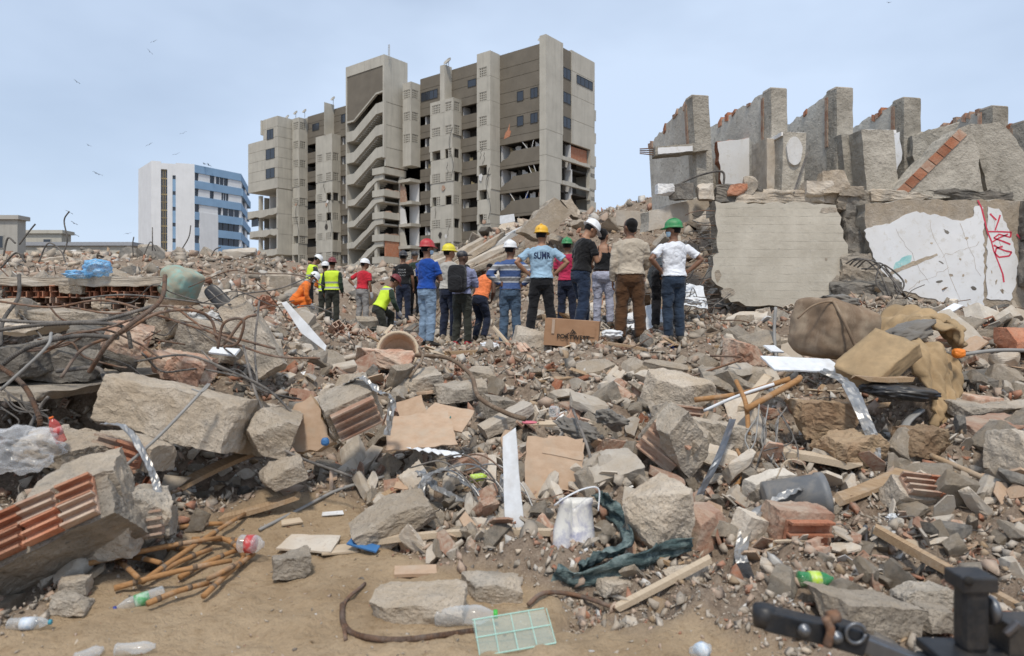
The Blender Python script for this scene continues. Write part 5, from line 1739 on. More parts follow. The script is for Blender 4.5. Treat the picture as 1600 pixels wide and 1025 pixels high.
person('man in pale waistcoat and yellow helmet beside the backpack', 701, 12.3, 1.70, R(-30), 'skin_tan', 'shirt_grey', 'short', 'pants_navy', head=('helmet', 'helmet_lime'), arms=('front', 'down'), hyaw=R(-35), fat=1.05, group=OG)
person('person in orange vest with black hood bending forward', 750, 12.5, 1.58, R(-35), 'skin_dark', 'vest_orange', 'none', 'pants_navy', head=('cap', 'hair_black'), arms=('front', 'front'), pitch=R(26), hpitch=R(10), drop=0.10, legs={'l': {'knee': (-0.1, 0.12, 0.46), 'ankle': (-0.12, 0.0, 0.08)}, 'r': {'knee': (0.1, 0.12, 0.46), 'ankle': (0.13, -0.04, 0.08)}}, group=OG)
WG = 'rescue workers among the rubble'
person('man in black tee with white lettering on his back and dark helmet', 630, 17.0, 1.75, R(-6), 'skin_brown', 'tee_black', 'short', 'pants_navy', head=('helmet', 'cap_navy'), arms=('down', 'down'), far=True, group=WG, text=[('POLICIA', 0.05, 1.32, 'print_white', 'n'), ('RESCATE', 0.05, 1.25, 'print_white', 'n'), ('GRUPO', 0.05, 1.18, 'print_white', 'n')])
person('person in dark green shirt behind the man in blue', 648, 17.6, 1.68, R(-10), 'skin_brown', 'shirt_green', 'long', 'pants_black', head=('cap', 'cap_navy'), arms=('front', 'down'), far=True, group=WG)
person('worker in red tee, grey trousers and white helmet', 566, 17.6, 1.70, R(-25), 'skin_brown', 'tee_red', 'short', 'pants_grey', head=('helmet', 'helmet_white'), arms=('hips', 'down'), hyaw=R(-40), pitch=R(8), far=True, gloves='glove_grey', group=WG)
person('worker in lime vest and maroon helmet seen from behind', 519, 17.4, 1.72, R(-5), 'skin_brown', 'shirt_green', 'long', 'pants_olive', head=('helmet', 'helmet_maroon'), vest='vest_lime', arms=('down', 'down'), far=True, group=WG, dz=-0.05)
person('kneeling worker in lime vest and maroon helmet', 592, 14.6, 1.70, R(-60), 'skin_brown', 'shirt_green', 'long', 'pants_olive', head=('helmet', 'helmet_maroon'), vest='vest_lime', arms=('low', 'reach'), pitch=R(28), hpitch=R(10), drop=0.36, gloves='glove_grey', far=True, group=WG,
       legs={'l': {'knee': (-0.12, 0.34, 0.46), 'ankle': (-0.13, 0.28, 0.08)}, 'r': {'knee': (0.12, 0.10, 0.12), 'ankle': (0.12, -0.30, 0.10), 'tiptoe': 0.9}})
person('worker in lime vest and white helmet leaning over the rubble', 483, 19.5, 1.76, R(-60), 'skin_brown', 'jacket_dark', 'long', 'pants_black', head=('helmet', 'helmet_white'), vest='vest_lime', arms=('low', 'low'), pitch=R(14), hpitch=R(25), far=True, group=WG)
person('worker in orange sleeves, lime vest and white helmet behind the maroon helmet', 508, 19.0, 1.72, R(15), 'skin_brown', 'overall_orange', 'long', 'pants_olive', head=('helmet', 'helmet_white'), vest='vest_lime', arms=('front', 'front'), far=True, group=WG)
person('crouching worker in orange overalls and white helmet', 462, 16.6, 1.68, R(-75), 'skin_brown', 'overall_orange', 'long', 'overall_orange', head=('helmet', 'helmet_white'), arms=('reach', 'reach'), pitch=R(36), hpitch=R(8), drop=0.52, mask=True, gloves='glove_grey', far=True, group=WG,
       legs={'l': {'knee': (-0.14, 0.34, 0.44), 'ankle': (-0.12, 0.06, 0.08)}, 'r': {'knee': (0.14, 0.34, 0.42), 'ankle': (0.12, 0.02, 0.08)}})
# ------------------------------------------------------------------ the toppled building beside the onlookers
def mat_boarded():
    """Concrete cast against boards: faint level seams, stains."""
    m, nt, b = new_mat('board_cast')
    t = nt.nodes.new('ShaderNodeTexCoord')
    wv = N(nt, 'ShaderNodeTexWave', Scale=2.1, Distortion=1.1, Detail=3.0)
    wv.bands_direction = 'Z'; wv.wave_profile = 'SAW'
    nt.links.new(t.outputs['Object'], wv.inputs['Vector'])
    n1 = noise_n(nt, 1.6, 6, 0.65); n2 = noise_n(nt, 12, 6, 0.7); n3 = noise_n(nt, 3.0, 5, 0.7, stretch=(1, 1, 6))
    col = mixc(nt, ramp(nt, n1, [(0.35, 0), (0.65, 1)]), (0.47, 0.425, 0.345), (0.62, 0.57, 0.475))
    ln = mixc(nt, 1.0, ramp(nt, wv.outputs['Fac'], [(0.0, 0.9), (0.1, 0.0)]), ramp(nt, noise_n(nt, 2.2, 4, 0.6), [(0.38, 0.1), (0.6, 1.0)]), 'MULTIPLY')
    col = mixc(nt, ln, col, (0.24, 0.21, 0.17))
    col = mixc(nt, ramp(nt, n2, [(0.58, 0), (0.7, 0.6)]), col, (0.33, 0.30, 0.255))
    col = mixc(nt, ramp(nt, n3, [(0.55, 0), (0.7, 0.4)]), col, (0.62, 0.59, 0.52))
    nt.links.new(col, b.inputs['Base Color'])
    b.inputs['Roughness'].default_value = 0.92
    p = bump(nt, b, wv.outputs['Fac'], 0.35, 0.02)
    bump(nt, b, n2, 0.5, 0.02, p)
    return m
mat_boarded()
mat_rough('wall_grey', (0.24, 0.215, 0.175), (0.42, 0.385, 0.325), 1.9, (0.16, 0.145, 0.12), 12, bmp=0.8, bdist=0.025, dust=(0.46, 0.42, 0.355), dust_amt=0.7, var=0.12)
mat_rough('wall_pale', (0.56, 0.525, 0.455), (0.68, 0.64, 0.56), 1.2, (0.30, 0.27, 0.225), 9, bmp=0.5, bdist=0.02, dust=(0.36, 0.32, 0.265), dust_amt=0.6, var=0.1)
mat_rough('white_plaster', (0.70, 0.71, 0.72), (0.78, 0.78, 0.78), 1.2, (0.62, 0.60, 0.56), 9, bmp=0.2, bdist=0.01, dust=(0.62, 0.58, 0.52), dust_amt=0.35, var=0.03, rough=0.8)
mat_rough('teal_paint', (0.25, 0.5, 0.5), (0.4, 0.6, 0.58), 8, (0.6, 0.65, 0.62), 20, bmp=0.2)
mat_plain('spray_red', (0.62, 0.06, 0.10), 0.6, var=0.2, scale=30)
_rr = random.Random(31)

def face_slab(name, pts, Y, thick, mats, label, cat, step=0.12, amp=0.03, yaw=0.0, lean=0.0, group=None, rg=None, parent=None):
    """Upright slab whose near face covers the photo outline pts at distance Y (at its centre); yaw turns it about the vertical."""
    rg = rg or _rr
    cx = sum(p[0] for p in pts) / len(pts)
    c = P(cx, 485, Y)
    ty = math.tan(yaw)
    pl = []
    for px, py in pts:
        k = (px - 800) / F
        # plane: y = Y + (x - c.x) * tan(yaw)
        x = k * (Y - c.x * ty) / (1 - k * ty)
        yy = Y + (x - c.x) * ty
        z = CAMZ - (py - HZ) / F * yy
        pl.append(((x - c.x) / math.cos(yaw), z))
    zb = min(z for _, z in pl)
    pl = [(a, z - zb) for a, z in pl]
    pl = rough_poly(pl, step, amp, rg)
    # make it counter-clockwise seen from the front
    ar = sum(pl[i][0] * pl[(i + 1) % len(pl)][1] - pl[(i + 1) % len(pl)][0] * pl[i][1] for i in range(len(pl)))
    if ar < 0:
        pl = pl[::-1]
    n = len(pl)
    v, f, mi = [], [], []
    lay = 3
    for L in range(lay + 1):
        t = L / lay
        for a, z in pl:
            j = 0.0 if L == 0 else amp * 0.9
            v.append((a + rg.uniform(-j, j), thick * t, z + rg.uniform(-j, j)))
    f.append(tuple(range(n))); mi.append(0)
    f.append(tuple(reversed(range(lay * n, lay * n + n)))); mi.append(1)
    for L in range(lay):
        for i in range(n):
            i2 = (i + 1) % n
            f.append((L * n + i, (L + 1) * n + i, (L + 1) * n + i2, L * n + i2)); mi.append(1)
    o = mesh_obj(name, v, f, [MATS[m] for m in mats], parent, mi=mi)
    o.location = (c.x, Y, zb)
    o.rotation_euler = (lean, 0, yaw)
    if label:
        tag(o, label, cat, group)
    o['frame'] = [c.x, Y, zb, yaw]
    return o

def on_face(o, pts):
    """Photo points -> (x, z) in the slab's own near-face plane."""
    cx, Y, zb, yaw = o['frame']
    ty = math.tan(yaw)
    r = []
    for px, py in pts:
        k = (px - 800) / F
        x = k * (Y - cx * ty) / (1 - k * ty)
        yy = Y + (x - cx) * ty
        r.append(((x - cx) / math.cos(yaw), CAMZ - (py - HZ) / F * yy - zb))
    return r
def layer(o, name, pts, mat, proud=0.014, step=0.06, amp=0.022, thick=0.013):
    pl = rough_poly(on_face(o, pts), step, amp, _rr)
    ar = sum(pl[i][0] * pl[(i + 1) % len(pl)][1] - pl[(i + 1) % len(pl)][0] * pl[i][1] for i in range(len(pl)))
    if ar < 0:
        pl = pl[::-1]
    m = MB(); m.prism(pl, -proud, -proud + thick)
    return m.build(name, MATS[mat], o)
def stroke(o, name, pts, wd, mat, proud=0.0165):
    q = on_face(o, pts)
    m = MB()
    for a, b in zip(q[:-1], q[1:]):
        m.bar((a[0], -proud, a[1]), (b[0], -proud, b[1]), 0.002, wd * _rr.uniform(0.8, 1.15), up=Vector((0, 0, 1)) if abs(b[0] - a[0]) > abs(b[1] - a[1]) else Vector((1, 0, 0)), roll=0 if abs(b[0] - a[0]) > abs(b[1] - a[1]) else 0)
    return m.build(name, MATS[mat], o)

wp = face_slab('concrete_wall_panel', [(1117, 314), (1180, 317), (1250, 316), (1306, 320), (1318, 360), (1325, 395), (1329, 440), (1302, 459), (1250, 480), (1190, 478), (1142, 472), (1130, 450), (1112, 436), (1114, 402), (1123, 395), (1119, 350)], 12.4, 0.35,
               ['board_cast', 'wall_grey'], 'large beige board-marked concrete wall panel standing beside the man in white', 'wall panel', amp=0.035)
rg2 = [(1352, 318), (1420, 312), (1500, 312), (1600, 313), (1680, 312), (1690, 480), (1600, 496), (1540, 492), (1490, 480), (1430, 466), (1395, 452), (1378, 420), (1362, 390), (1352, 350)]
pp = face_slab('plastered_wall_panel', rg2, 12.3, 0.35, ['concrete_dusty', 'wall_grey'], 'concrete wall panel with flaking white paint and red spray marks', 'wall panel', amp=0.03)
layer(pp, 'white_paint_layer', [(1350, 360), (1372, 352), (1390, 350), (1415, 335), (1432, 330), (1470, 338), (1500, 345), (1521, 338), (1523, 322), (1536, 324), (1537, 420), (1536, 482), (1500, 480), (1450, 466), (1400, 450), (1385, 430), (1370, 412), (1358, 385)], 'white_plaster')
layer(pp, 'white_paint_layer', [(1543, 323), (1560, 326), (1566, 338), (1573, 355), (1580, 375), (1588, 400), (1590, 425), (1586, 448), (1578, 470), (1560, 468), (1541, 466)], 'white_plaster')
layer(pp, 'bare_patch', [(1390, 425), (1420, 411), (1463, 396), (1465, 399), (1425, 416), (1392, 430)], 'concrete_dusty', 0.0165, amp=0.012)
layer(pp, 'teal_paint_patch', [(1408, 403), (1424, 399), (1421, 412), (1410, 418), (1404, 425), (1392, 428), (1396, 415)], 'teal_paint', 0.016)
for q in [(1470, 410, 6), (1486, 430, 4), (1466, 440, 7), (1520, 450, 6), (1478, 362, 6), (1455, 380, 3), (1500, 405, 3), (1436, 440, 3), (1510, 372, 4), (1505, 430, 3), (1556, 440, 5), (1549, 425, 3), (1565, 455, 5), (1415, 440, 4)]:
    an = _rr.uniform(0, 3.1); ex = _rr.uniform(0.25, 0.7)
    pl_ = []
    for k in range(9):
        t_ = k * 0.7; r1 = q[2] * _rr.uniform(0.5, 1.1)
        u_, w_ = r1 * math.cos(t_), r1 * ex * math.sin(t_)
        pl_.append((q[0] + u_ * math.cos(an) - w_ * math.sin(an), q[1] + u_ * math.sin(an) + w_ * math.cos(an)))
    layer(pp, 'paint_chip', pl_, 'concrete_dark' if q[2] > 5 else 'concrete_dusty', 0.0158, 0.03, 0.008)
def crack_line(o, a, b, wd, mat, pr):
    q = [(a[0] + (b[0] - a[0]) * t_ / 9 + _rr.uniform(-3, 3), a[1] + (b[1] - a[1]) * t_ / 9 + _rr.uniform(-3, 3)) for t_ in range(10)]
    pl_ = on_face(o, q)
    m = MB()
    for c_, d_ in zip(pl_[:-1], pl_[1:]):
        m.bar((c_[0], -pr, c_[1]), (d_[0], -pr, d_[1]), 0.002, wd * _rr.uniform(0.4, 1.2), up=Vector((0, 0, 1)) if abs(d_[0] - c_[0]) > abs(d_[1] - c_[1]) else Vector((1, 0, 0)))
    m.build('crack', MATS[mat], o)
for a_, b_ in [((1400, 360), (1450, 440)), ((1450, 345), (1500, 470)), ((1470, 400), (1530, 380)), ((1420, 450), (1480, 420)), ((1500, 350), (1530, 430)), ((1548, 330), (1570, 400))]:
    crack_line(pp, a_, b_, 0.005, 'concrete_dusty', 0.0152)
for q in [(1293, 328, 20, 6), (1136, 457, 16, 10), (1308, 440, 10, 12), (1122, 430, 7, 14), (1291, 405, 3, 3)]:
    layer(wp, 'spalled_patch', [(q[0] + q[2] * math.cos(t_) * _rr.uniform(0.5, 1), q[1] + q[3] * math.sin(t_) * _rr.uniform(0.5, 1)) for t_ in np.linspace(0, 5.8, 11)], 'concrete', 0.004, 0.05, 0.02, 0.0035)
for st in ([(1527, 313), (1533, 325), (1538, 345), (1542, 362), (1548, 376), (1552, 392), (1560, 412), (1566, 428), (1568, 441)],
           [(1546, 334), (1556, 344)], [(1562, 336), (1559, 346), (1554, 360)], [(1543, 362), (1560, 362), (1580, 363)],
           [(1579, 363), (1578, 371), (1560, 366), (1552, 372), (1566, 377), (1578, 382)], [(1550, 378), (1562, 371), (1574, 366)],
           [(1552, 383), (1560, 388), (1570, 392), (1580, 394), (1576, 400), (1560, 402), (1554, 396), (1556, 388), (1566, 385)], [(1588, 366), (1596, 376), (1602, 384)]):
    stroke(pp, 'spray_mark', st, 0.028, 'spray_red')

# ledge of loose stuff along the top of the panels, dark rubble stuffed in the gap between them
for i, (px, py, Y, d, mt) in enumerate([(1337, 350, 12.9, (0.7, 0.6, 0.9), 'concrete_dark'), (1336, 392, 12.8, (0.7, 0.6, 0.8), 'concrete_dark'), (1342, 430, 12.6, (0.9, 0.6, 0.7), 'concrete'), (1345, 460, 12.4, (1.1, 0.7, 0.5), 'concrete_dark'),
                                        (1330, 318, 12.9, (0.8, 0.6, 0.4), 'concrete'), (1210, 311, 12.9, (1.6, 0.6, 0.25), 'concrete'), (1150, 306, 12.9, (0.9, 0.5, 0.35), 'concrete_dark'), (1275, 309, 12.9, (0.9, 0.5, 0.3), 'concrete_dusty'), (1400, 309, 12.8, (1.2, 0.5, 0.2), 'concrete'), (1500, 309, 12.8, (1.6, 0.5, 0.2), 'concrete_dark'), (1618, 345, 12.2, (0.45, 0.4, 0.7), 'concrete_dark'), (1622, 410, 12.1, (0.45, 0.4, 0.9), 'concrete_dark')]):
    o = rock('rubble_block', 500 + i, d, mt, 12, cuts=6, rough=0.12, freq=3.0)
    o.location = P(px, py, Y)
    tag(o, ['dark crumbled rubble wedged high between the two wall panels', 'dark crumbled rubble wedged halfway between the two wall panels', 'grey rubble lump low in the gap between the wall panels', 'wide dark rubble lump at the foot of the gap between panels',
            'grey lump on top of the gap between the panels', 'long grey crust along the top of the board-marked panel', 'dark lump on the top corner of the board-marked panel', 'dusty lump on top of the board-marked panel near the gap',
            'grey crust on top of the white painted panel', 'long dark crust on top of the white painted panel', 'dark crumbled edge above the red spray marks', 'dark crumbled edge beside the red spray marks'][i], 'rubble')

# fin walls of the upper floor, seen edge on
VPX = 600
def fin(px0, px1, ptop, pbot, Y, depth, label, lean=0.0, drop=0.25, brick=True, seed=1):
    rg = random.Random(seed)
    a, b = P(px0, ptop, Y), P(px1, ptop, Y)
    zb = P(px0, pbot, Y).z
    H = a.z - zb; Wd = b.x - a.x
    e = empty('broken_wall', ((a.x + b.x) / 2, Y, zb), -math.atan((VPX - 800) / F), label, 'broken wall')
    # column at the near end
    V, f = rock_geo(seed, (Wd, 0.32, H), 10, cuts=0, rough=0.02, freq=5)
    for v in V:
        v[0] += lean * (v[2] / H + 0.5); v[1] += 0.16; v[2] += H / 2
    mesh_obj('column', V, f, MATS['wall_grey'], e)
    cp_ = MB(); cp_.box(-Wd / 2 + lean * 1.0, Wd / 2 + lean, 0.02, 0.3, H - 0.02, H + 0.02); cp_.build('cap', MATS['plaster'], e)
    # the wall behind it: profile in depth, ragged top
    m = MB()
    top = []
    nn = 16
    for i in range(nn + 1):
        t = i / nn
        top.append((0.322 + (depth - 0.322) * t, H - 0.02 - drop * H * t + (rg.uniform(-0.05, 0.03) if i else 0)))
    prof = [(0.322, 0)] + top + [(depth, 0)]
    Mx = Matrix.Rotation(R(90), 4, 'Z')
    tw = Wd * 0.8
    m.prism(prof, Wd / 2 - 0.012 - tw, Wd / 2 - 0.012, Mx)
    wl = m.build('wall', MATS['wall_pale'], e)
    if lean:
        for v in wl.data.vertices:
            v.co.x += lean * (v.co.z / H)
    if brick:
        bm_ = MB()
        for i in range(nn):
            if rg.random() < 0.38:
                p, q = top[i], top[i + 1]
                bm_ = MB()
                bm_.prism([(p[0] + 0.01, p[1] - rg.uniform(0.03, 0.13)), (q[0] - 0.01, q[1] - rg.uniform(0.03, 0.11)), (q[0] - 0.01, q[1] + rg.uniform(0.0, 0.07)), (p[0] + 0.01, p[1] + rg.uniform(0.0, 0.08))], Wd / 2 - 0.03 - tw, Wd / 2 + 0.01, Mx)
                bo = bm_.build('brick', MATS['brick_dusty' if rg.random() < 0.6 else 'brick'], e)
                if lean:
                    for v in bo.data.vertices:
                        v.co.x += lean * (v.co.z / H)
        jb = MB(); jb.box(-Wd / 2 - 0.014, -Wd / 2 + 0.05, 0.27, 0.36, H * 0.5, H * 0.95); jo = jb.build('brick', MATS['brick_dusty'], e)
        if lean:
            for v in jo.data.vertices:
                v.co.x += lean * (v.co.z / H)
    return e
fin(1090, 1117, 150, 312, 13.2, 2.3, 'broken wall fin at the outer end of the row with a white beam across it', -0.12, 0.2, True, 1)
fin(1204, 1231, 138, 312, 13.5, 2.8, 'second broken wall fin from the outer end with red brick edge', 0.0, 0.03, True, 2)
fin(1306, 1334, 137, 312, 13.6, 2.4, 'third broken wall fin with ragged brick along its sloping top', 0.0, 0.18, True, 3)
fin(1411, 1441, 153, 300, 14.0, 2.0, 'fourth broken wall fin, plain grey with a square top', 0.0, 0.12, True, 4)
fin(1549, 1578, 166, 250, 14.4, 2.2, 'fifth broken wall fin standing above the leaning slab', 0.0, 0.1, True, 5)
fin(1598, 1640, 190, 300, 14.0, 2.0, 'last broken wall fin above the dark crumbled edge', 0.0, 0.1, True, 6)
# low columns and white walls between the fins
def block(px0, px1, pt, pb, Y, depth, mat, label, seed, lean=0.0, cap=None, rough=0.02):
    a, b = P(px0, pt, Y), P(px1, pt, Y)
    zb = P(px0, pb, Y).z
    V, f = rock_geo(seed, (b.x - a.x, depth, a.z - zb), 12, cuts=3, rough=rough, freq=5, cut_lo=0.86, cut_hi=0.97)
    H = a.z - zb
    for v in V:
        v[0] += lean * (v[2] / H); v[1] += depth / 2; v[2] += H / 2
    o = mesh_obj('concrete_column', V, f, MATS[mat])
    o.location = ((a.x + b.x) / 2, Y, zb)
    o.rotation_euler = (0, 0, R(4))
    tag(o, label, 'column')
    if cap:
        m = MB(); m.box(-(b.x - a.x) / 2 - 0.01, (b.x - a.x) / 2 + 0.01, 0.02, depth, H - 0.06, H + 0.012); m.build('white_top', MATS[cap], o)
    return o
_st = block(1222, 1258, 207, 315, 12.9, 0.9, 'wall_grey', 'stubby grey column with a pale plaster oval on top of the wall panel', 41, 0.05, 'white_paint')
_ov = MB(); _ov.prism([(0.15 * math.cos(t_) * (1 + 0.06 * math.sin(5 * t_)), 0.95 + 0.27 * math.sin(t_)) for t_ in np.linspace(6.0, 0, 22)], -0.05, 0.03); _ov.build('plaster_patch', MATS['white_paint'], _st)
block(1198, 1221, 215, 315, 13.2, 0.7, 'plaster', 'pale plastered pier next to the stubby grey column', 42)
block(1350, 1402, 203, 312, 13.0, 1.2, 'wall_grey', 'thick tilted grey pier between white wall remnants', 43, -0.12, 'white_paint')
block(1318, 1342, 210, 300, 13.4, 0.8, 'wall_grey', 'narrow grey pier beside the thick tilted pier', 44, -0.1)
wl1 = face_slab('white_wall', [(1121, 222), (1192, 214), (1196, 240), (1192, 265), (1206, 290), (1206, 312), (1130, 308)], 14.3, 0.2, ['white_plaster', 'brick'], 'white painted wall behind the second broken fin', 'wall')
face_slab('white_wall', [(1293, 214), (1306, 212), (1312, 258), (1302, 262), (1296, 240)], 14.0, 0.18, ['white_plaster', 'plaster'], 'thin strip of white wall between two piers', 'wall')
face_slab('white_wall', [(1374, 209), (1406, 206), (1409, 250), (1400, 272), (1386, 280)], 13.9, 0.18, ['white_plaster', 'concrete_dark'], 'white wall remnant beside the thick tilted pier', 'wall')
face_slab('block_wall', [(1245, 210), (1300, 212), (1310, 300), (1250, 305)], 14.8, 0.2, ['board_cast', 'wall_grey'], 'grey block wall deep between the third fin and the stubby column', 'wall')
face_slab('grey_wall', [(1028, 250), (1112, 240), (1120, 300), (1036, 300)], 15.6, 0.2, ['wall_grey', 'wall_grey'], 'grey wall remnant below the white beam', 'wall')
bm1 = face_slab('beam', [(1024, 229), (1108, 222), (1108, 234), (1024, 243)], 13.0, 0.3, ['wall_grey', 'wall_grey'], 'horizontal beam with white face crossing the outermost fin', 'beam', amp=0.01)
layer(bm1, 'white_paint_layer', [(1028, 231), (1082, 228), (1082, 236), (1028, 241)], 'white_plaster', amp=0.005)
for i in range(4):
    p = P(1024, 231 + 4 * i, 13.15)
    m = MB(); m.tube([p + Vector((0.1, 0, 0)), p + Vector((-0.3, 0, 0.02 * i - 0.02))], 0.011, 6); o = m.build('steel_rod', MATS['rust'])
    tag(o, ['topmost', 'second', 'third', 'lowest'][i] + ' of the rods sticking from the white beam end', 'rebar', 'rods at the beam end')
# the big leaning slab with its brick edge
ls = face_slab('leaning_slab', [(1388, 309), (1440, 258), (1499, 200), (1515, 194), (1528, 230), (1532, 270), (1540, 309)], 12.6, 0.5, ['wall_grey', 'wall_grey'], 'huge leaning triangular concrete slab with a red brick edge', 'slab', amp=0.02)
for i in range(9):
    t0, t1 = i / 9, (i + 0.9) / 9
    f_ = lambda t, s: (1388 + 111 * t + s * 8, 309 - 109 * t + s * 6)
    layer(ls, 'brick', [f_(t0, 0.1), f_(t1, 0.1), f_(t1, 1.6), f_(t0, 1.6)], 'brick' if i % 4 else 'brick_dusty', 0.02, 0.3, 0.004, 0.05)
face_slab('leaning_slab', [(1516, 193), (1560, 190), (1582, 210), (1600, 236), (1640, 300), (1640, 312), (1543, 310), (1534, 262), (1528, 228)], 12.75, 0.6, ['wall_grey', 'wall_grey'], 'rough grey slab with dark break leaning against the triangular slab', 'slab', amp=0.03, yaw=R(-14))
face_slab('grey_wall', [(1425, 212), (1470, 198), (1500, 190), (1480, 215), (1430, 262)], 13.8, 0.25, ['wall_grey', 'wall_grey'], 'grey wall remnant behind the triangular slab', 'wall')

# balcony corner beam beside the panel
bb = face_slab('balcony_parapet', [(1014, 331), (1060, 317), (1108, 303), (1112, 318), (1092, 340), (1060, 350), (1013, 361)], 12.9, 0.3, ['plaster', 'wall_grey'], 'fallen balcony parapet propped behind the man in white, long side', 'parapet', amp=0.012, yaw=R(20))
face_slab('balcony_parapet', [(962, 328), (1013, 331), (1012, 361), (964, 352)], 13.2, 0.3, ['plaster', 'wall_grey'], 'short pale end of the fallen balcony parapet', 'parapet', amp=0.012, yaw=R(-30))
# slabs on the heap behind the onlookers
face_slab('concrete_slab', [(813, 362), (838, 334), (866, 308), (880, 320), (893, 334), (872, 356), (848, 376)], 17.0, 0.5, ['concrete_dusty', 'concrete'], 'tilted square concrete slab on the heap above the yellow helmet', 'slab', amp=0.03, yaw=R(15))
face_slab('concrete_slab', [(876, 312), (893, 310), (903, 325), (905, 340), (896, 338)], 17.3, 0.5, ['concrete_dusty', 'concrete_dark'], 'smaller broken slab behind the tilted square slab', 'slab', amp=0.04)
face_slab('white_board', [(781, 337), (803, 334), (805, 346), (781, 350)], 17.5, 0.04, ['white_sheet', 'white_sheet'], 'white board standing on the heap near the tower block', 'board', amp=0.004)
_sl = [((700, 418), (790, 366), 0.35, 17.2), ((715, 422), (800, 378), 0.3, 16.8), ((700, 405), (760, 372), 0.28, 17.6), ((735, 425), (812, 392), 0.3, 16.4), ((640, 428), (720, 398), 0.4, 17.5), ((745, 400), (815, 356), 0.25, 17.4), ((690, 432), (735, 412), 0.35, 16.4), ((760, 440), (810, 405), 0.3, 16.0), ((655, 410), (700, 396), 0.3, 18.0)]
for i, (a, b, wd, Y) in enumerate(_sl):
    pa, pb = P(a[0], a[1], Y), P(b[0], b[1], Y + 0.6)
    d = pb - pa
    V, f = rock_geo(700 + i, (wd * 1.6, d.length, wd * 0.45), 9, cuts=5, rough=0.03, freq=4)
    o = mesh_obj('fallen_beam', V, f, MATS[['concrete_dusty', 'plaster', 'concrete', 'concrete_dusty', 'plaster', 'white_paint'][i % 6]])
    o.location = (pa + pb) / 2
    o.rotation_euler = d.to_track_quat('Y', 'Z').to_euler()
    tag(o, ['longest pale beam sliding down the heap towards the workers', 'pale beam lying under the longest beam on the heap', 'upper grey beam fragment near the apartment block', 'short dusty beam above the man with the backpack', 'broad pale slab behind the man in blue', 'white-edged beam reaching up to the white board',
            'stubby grey beam just behind the yellow helmet', 'pale beam end behind the striped shirt', 'far plaster beam behind the red helmet'][i], 'beam', 'beams on the heap behind the onlookers')
# reinforcement torn out of the panel edge
for i in range(26):
    py = 330 + i * 7.2
    p = P(1119 + _rr.uniform(-3, 4), py, 12.45)
    L = _rr.uniform(0.35, 0.85)
    q = [p + Vector((0.1, 0.05, 0)), p + Vector((-L * 0.4, -0.05, _rr.uniform(-0.06, 0.03))), p + Vector((-L * 0.8, -0.1 + _rr.uniform(-0.15, 0.1), _rr.uniform(-0.2, 0.0))), p + Vector((-L, -0.1 + _rr.uniform(-0.2, 0.1), _rr.uniform(-0.3, 0.05)))]
    m = MB(); m.tube(spline(q, 5), 0.009, 6)
    o = m.build('steel_rod', MATS['iron' if i % 3 else 'rust'])
    tag(o, 'thin steel rod sticking out of the edge of the board-marked panel', 'rebar', 'rods along the panel edge')
for i in range(16):
    p = P(_rr.uniform(1050, 1110), _rr.uniform(440, 500), 11.8)
    q = [p, p + Vector((_rr.uniform(-0.3, 0.3), _rr.uniform(-0.1, 0.2), _rr.uniform(0.05, 0.3))), p + Vector((_rr.uniform(-0.6, 0.5), 0, _rr.uniform(-0.1, 0.35)))]
    m = MB(); m.tube(spline(q, 6), 0.008, 6)
    o = m.build('steel_rod', MATS['iron']); tag(o, 'thin bent rod in the tangle beside the jeans', 'rebar', 'rods in the tangle beside the panel')
# dangling bars in the gap
for i in range(6):
    p = P(1322 + 6 * i, 412 + 2 * i, 12.2)
    u_ = lambda a: _rr.uniform(-a, a)
    q = [p, p + Vector((0.15 + u_(0.1), -0.15, 0.05 + u_(0.08))), p + Vector((0.35 + u_(0.1), -0.3, -0.05 + u_(0.1))), p + Vector((0.4 + u_(0.2), -0.4, -0.35 + u_(0.15))), p + Vector((0.5 + u_(0.25), -0.45, -0.6 + u_(0.1)))]
    m = MB(); m.tube(spline(q, 6), 0.014, 6)
    o = m.build('steel_rod', MATS['iron']); tag(o, 'thick rod drooping from the gap between the two panels', 'rebar', 'drooping rods between the panels')
# junk on the ledge: bent bars, dark frame, cloth, white sheets, bricks
def ledge_rod(pts, label, r=0.02, mat='iron'):
    m = MB(); m.tube(spline([P(*q) for q in pts], 6), r, 6); o = m.build('steel_rod', MATS[mat]); tag(o, label, 'rebar')
ledge_rod([(1052, 292, 12.9), (1090, 275, 12.9), (1128, 268, 12.9), (1131, 290, 12.9)], 'dark bar frame lying on the ledge below the outermost fin', 0.022)
ledge_rod([(1240, 302, 12.6), (1262, 238, 12.9)], 'dark rail leaning between the stubby column and the block wall', 0.02)
for i, (px, py, w_, h_, mt, lb) in enumerate([(1040, 297, 0.35, 0.2, 'white_paint', 'white slab piece on the ledge over the balcony parapet'), (1064, 300, 0.4, 0.3, 'concrete_dark', 'dark bundle on the ledge over the balcony parapet'), (1100, 300, 0.35, 0.3, 'plaster', 'pale torn insulation on the ledge beside the outermost fin'),
                                            (1150, 298, 0.35, 0.22, 'brick', 'heap of red brick bits below the white wall'), (1172, 290, 0.25, 0.35, 'concrete', 'upright grey lump leaning on the white wall'), (1275, 298, 0.5, 0.3, 'plaster', 'pale plaster slab lying in front of the block wall'), (1300, 285, 0.5, 0.45, 'concrete_dusty', 'pointed dusty slab propped before the block wall'), (1325, 300, 0.45, 0.25, 'concrete', 'grey slab beside the narrow pier')]):
    V, f = rock_geo(800 + i, (w_, w_ * 0.7, h_), 9, cuts=8, rough=0.08)
    o = mesh_obj('rubble_block', V, f, MATS[mt]); o.location = P(px, py, 12.7); tag(o, lb, 'rubble')
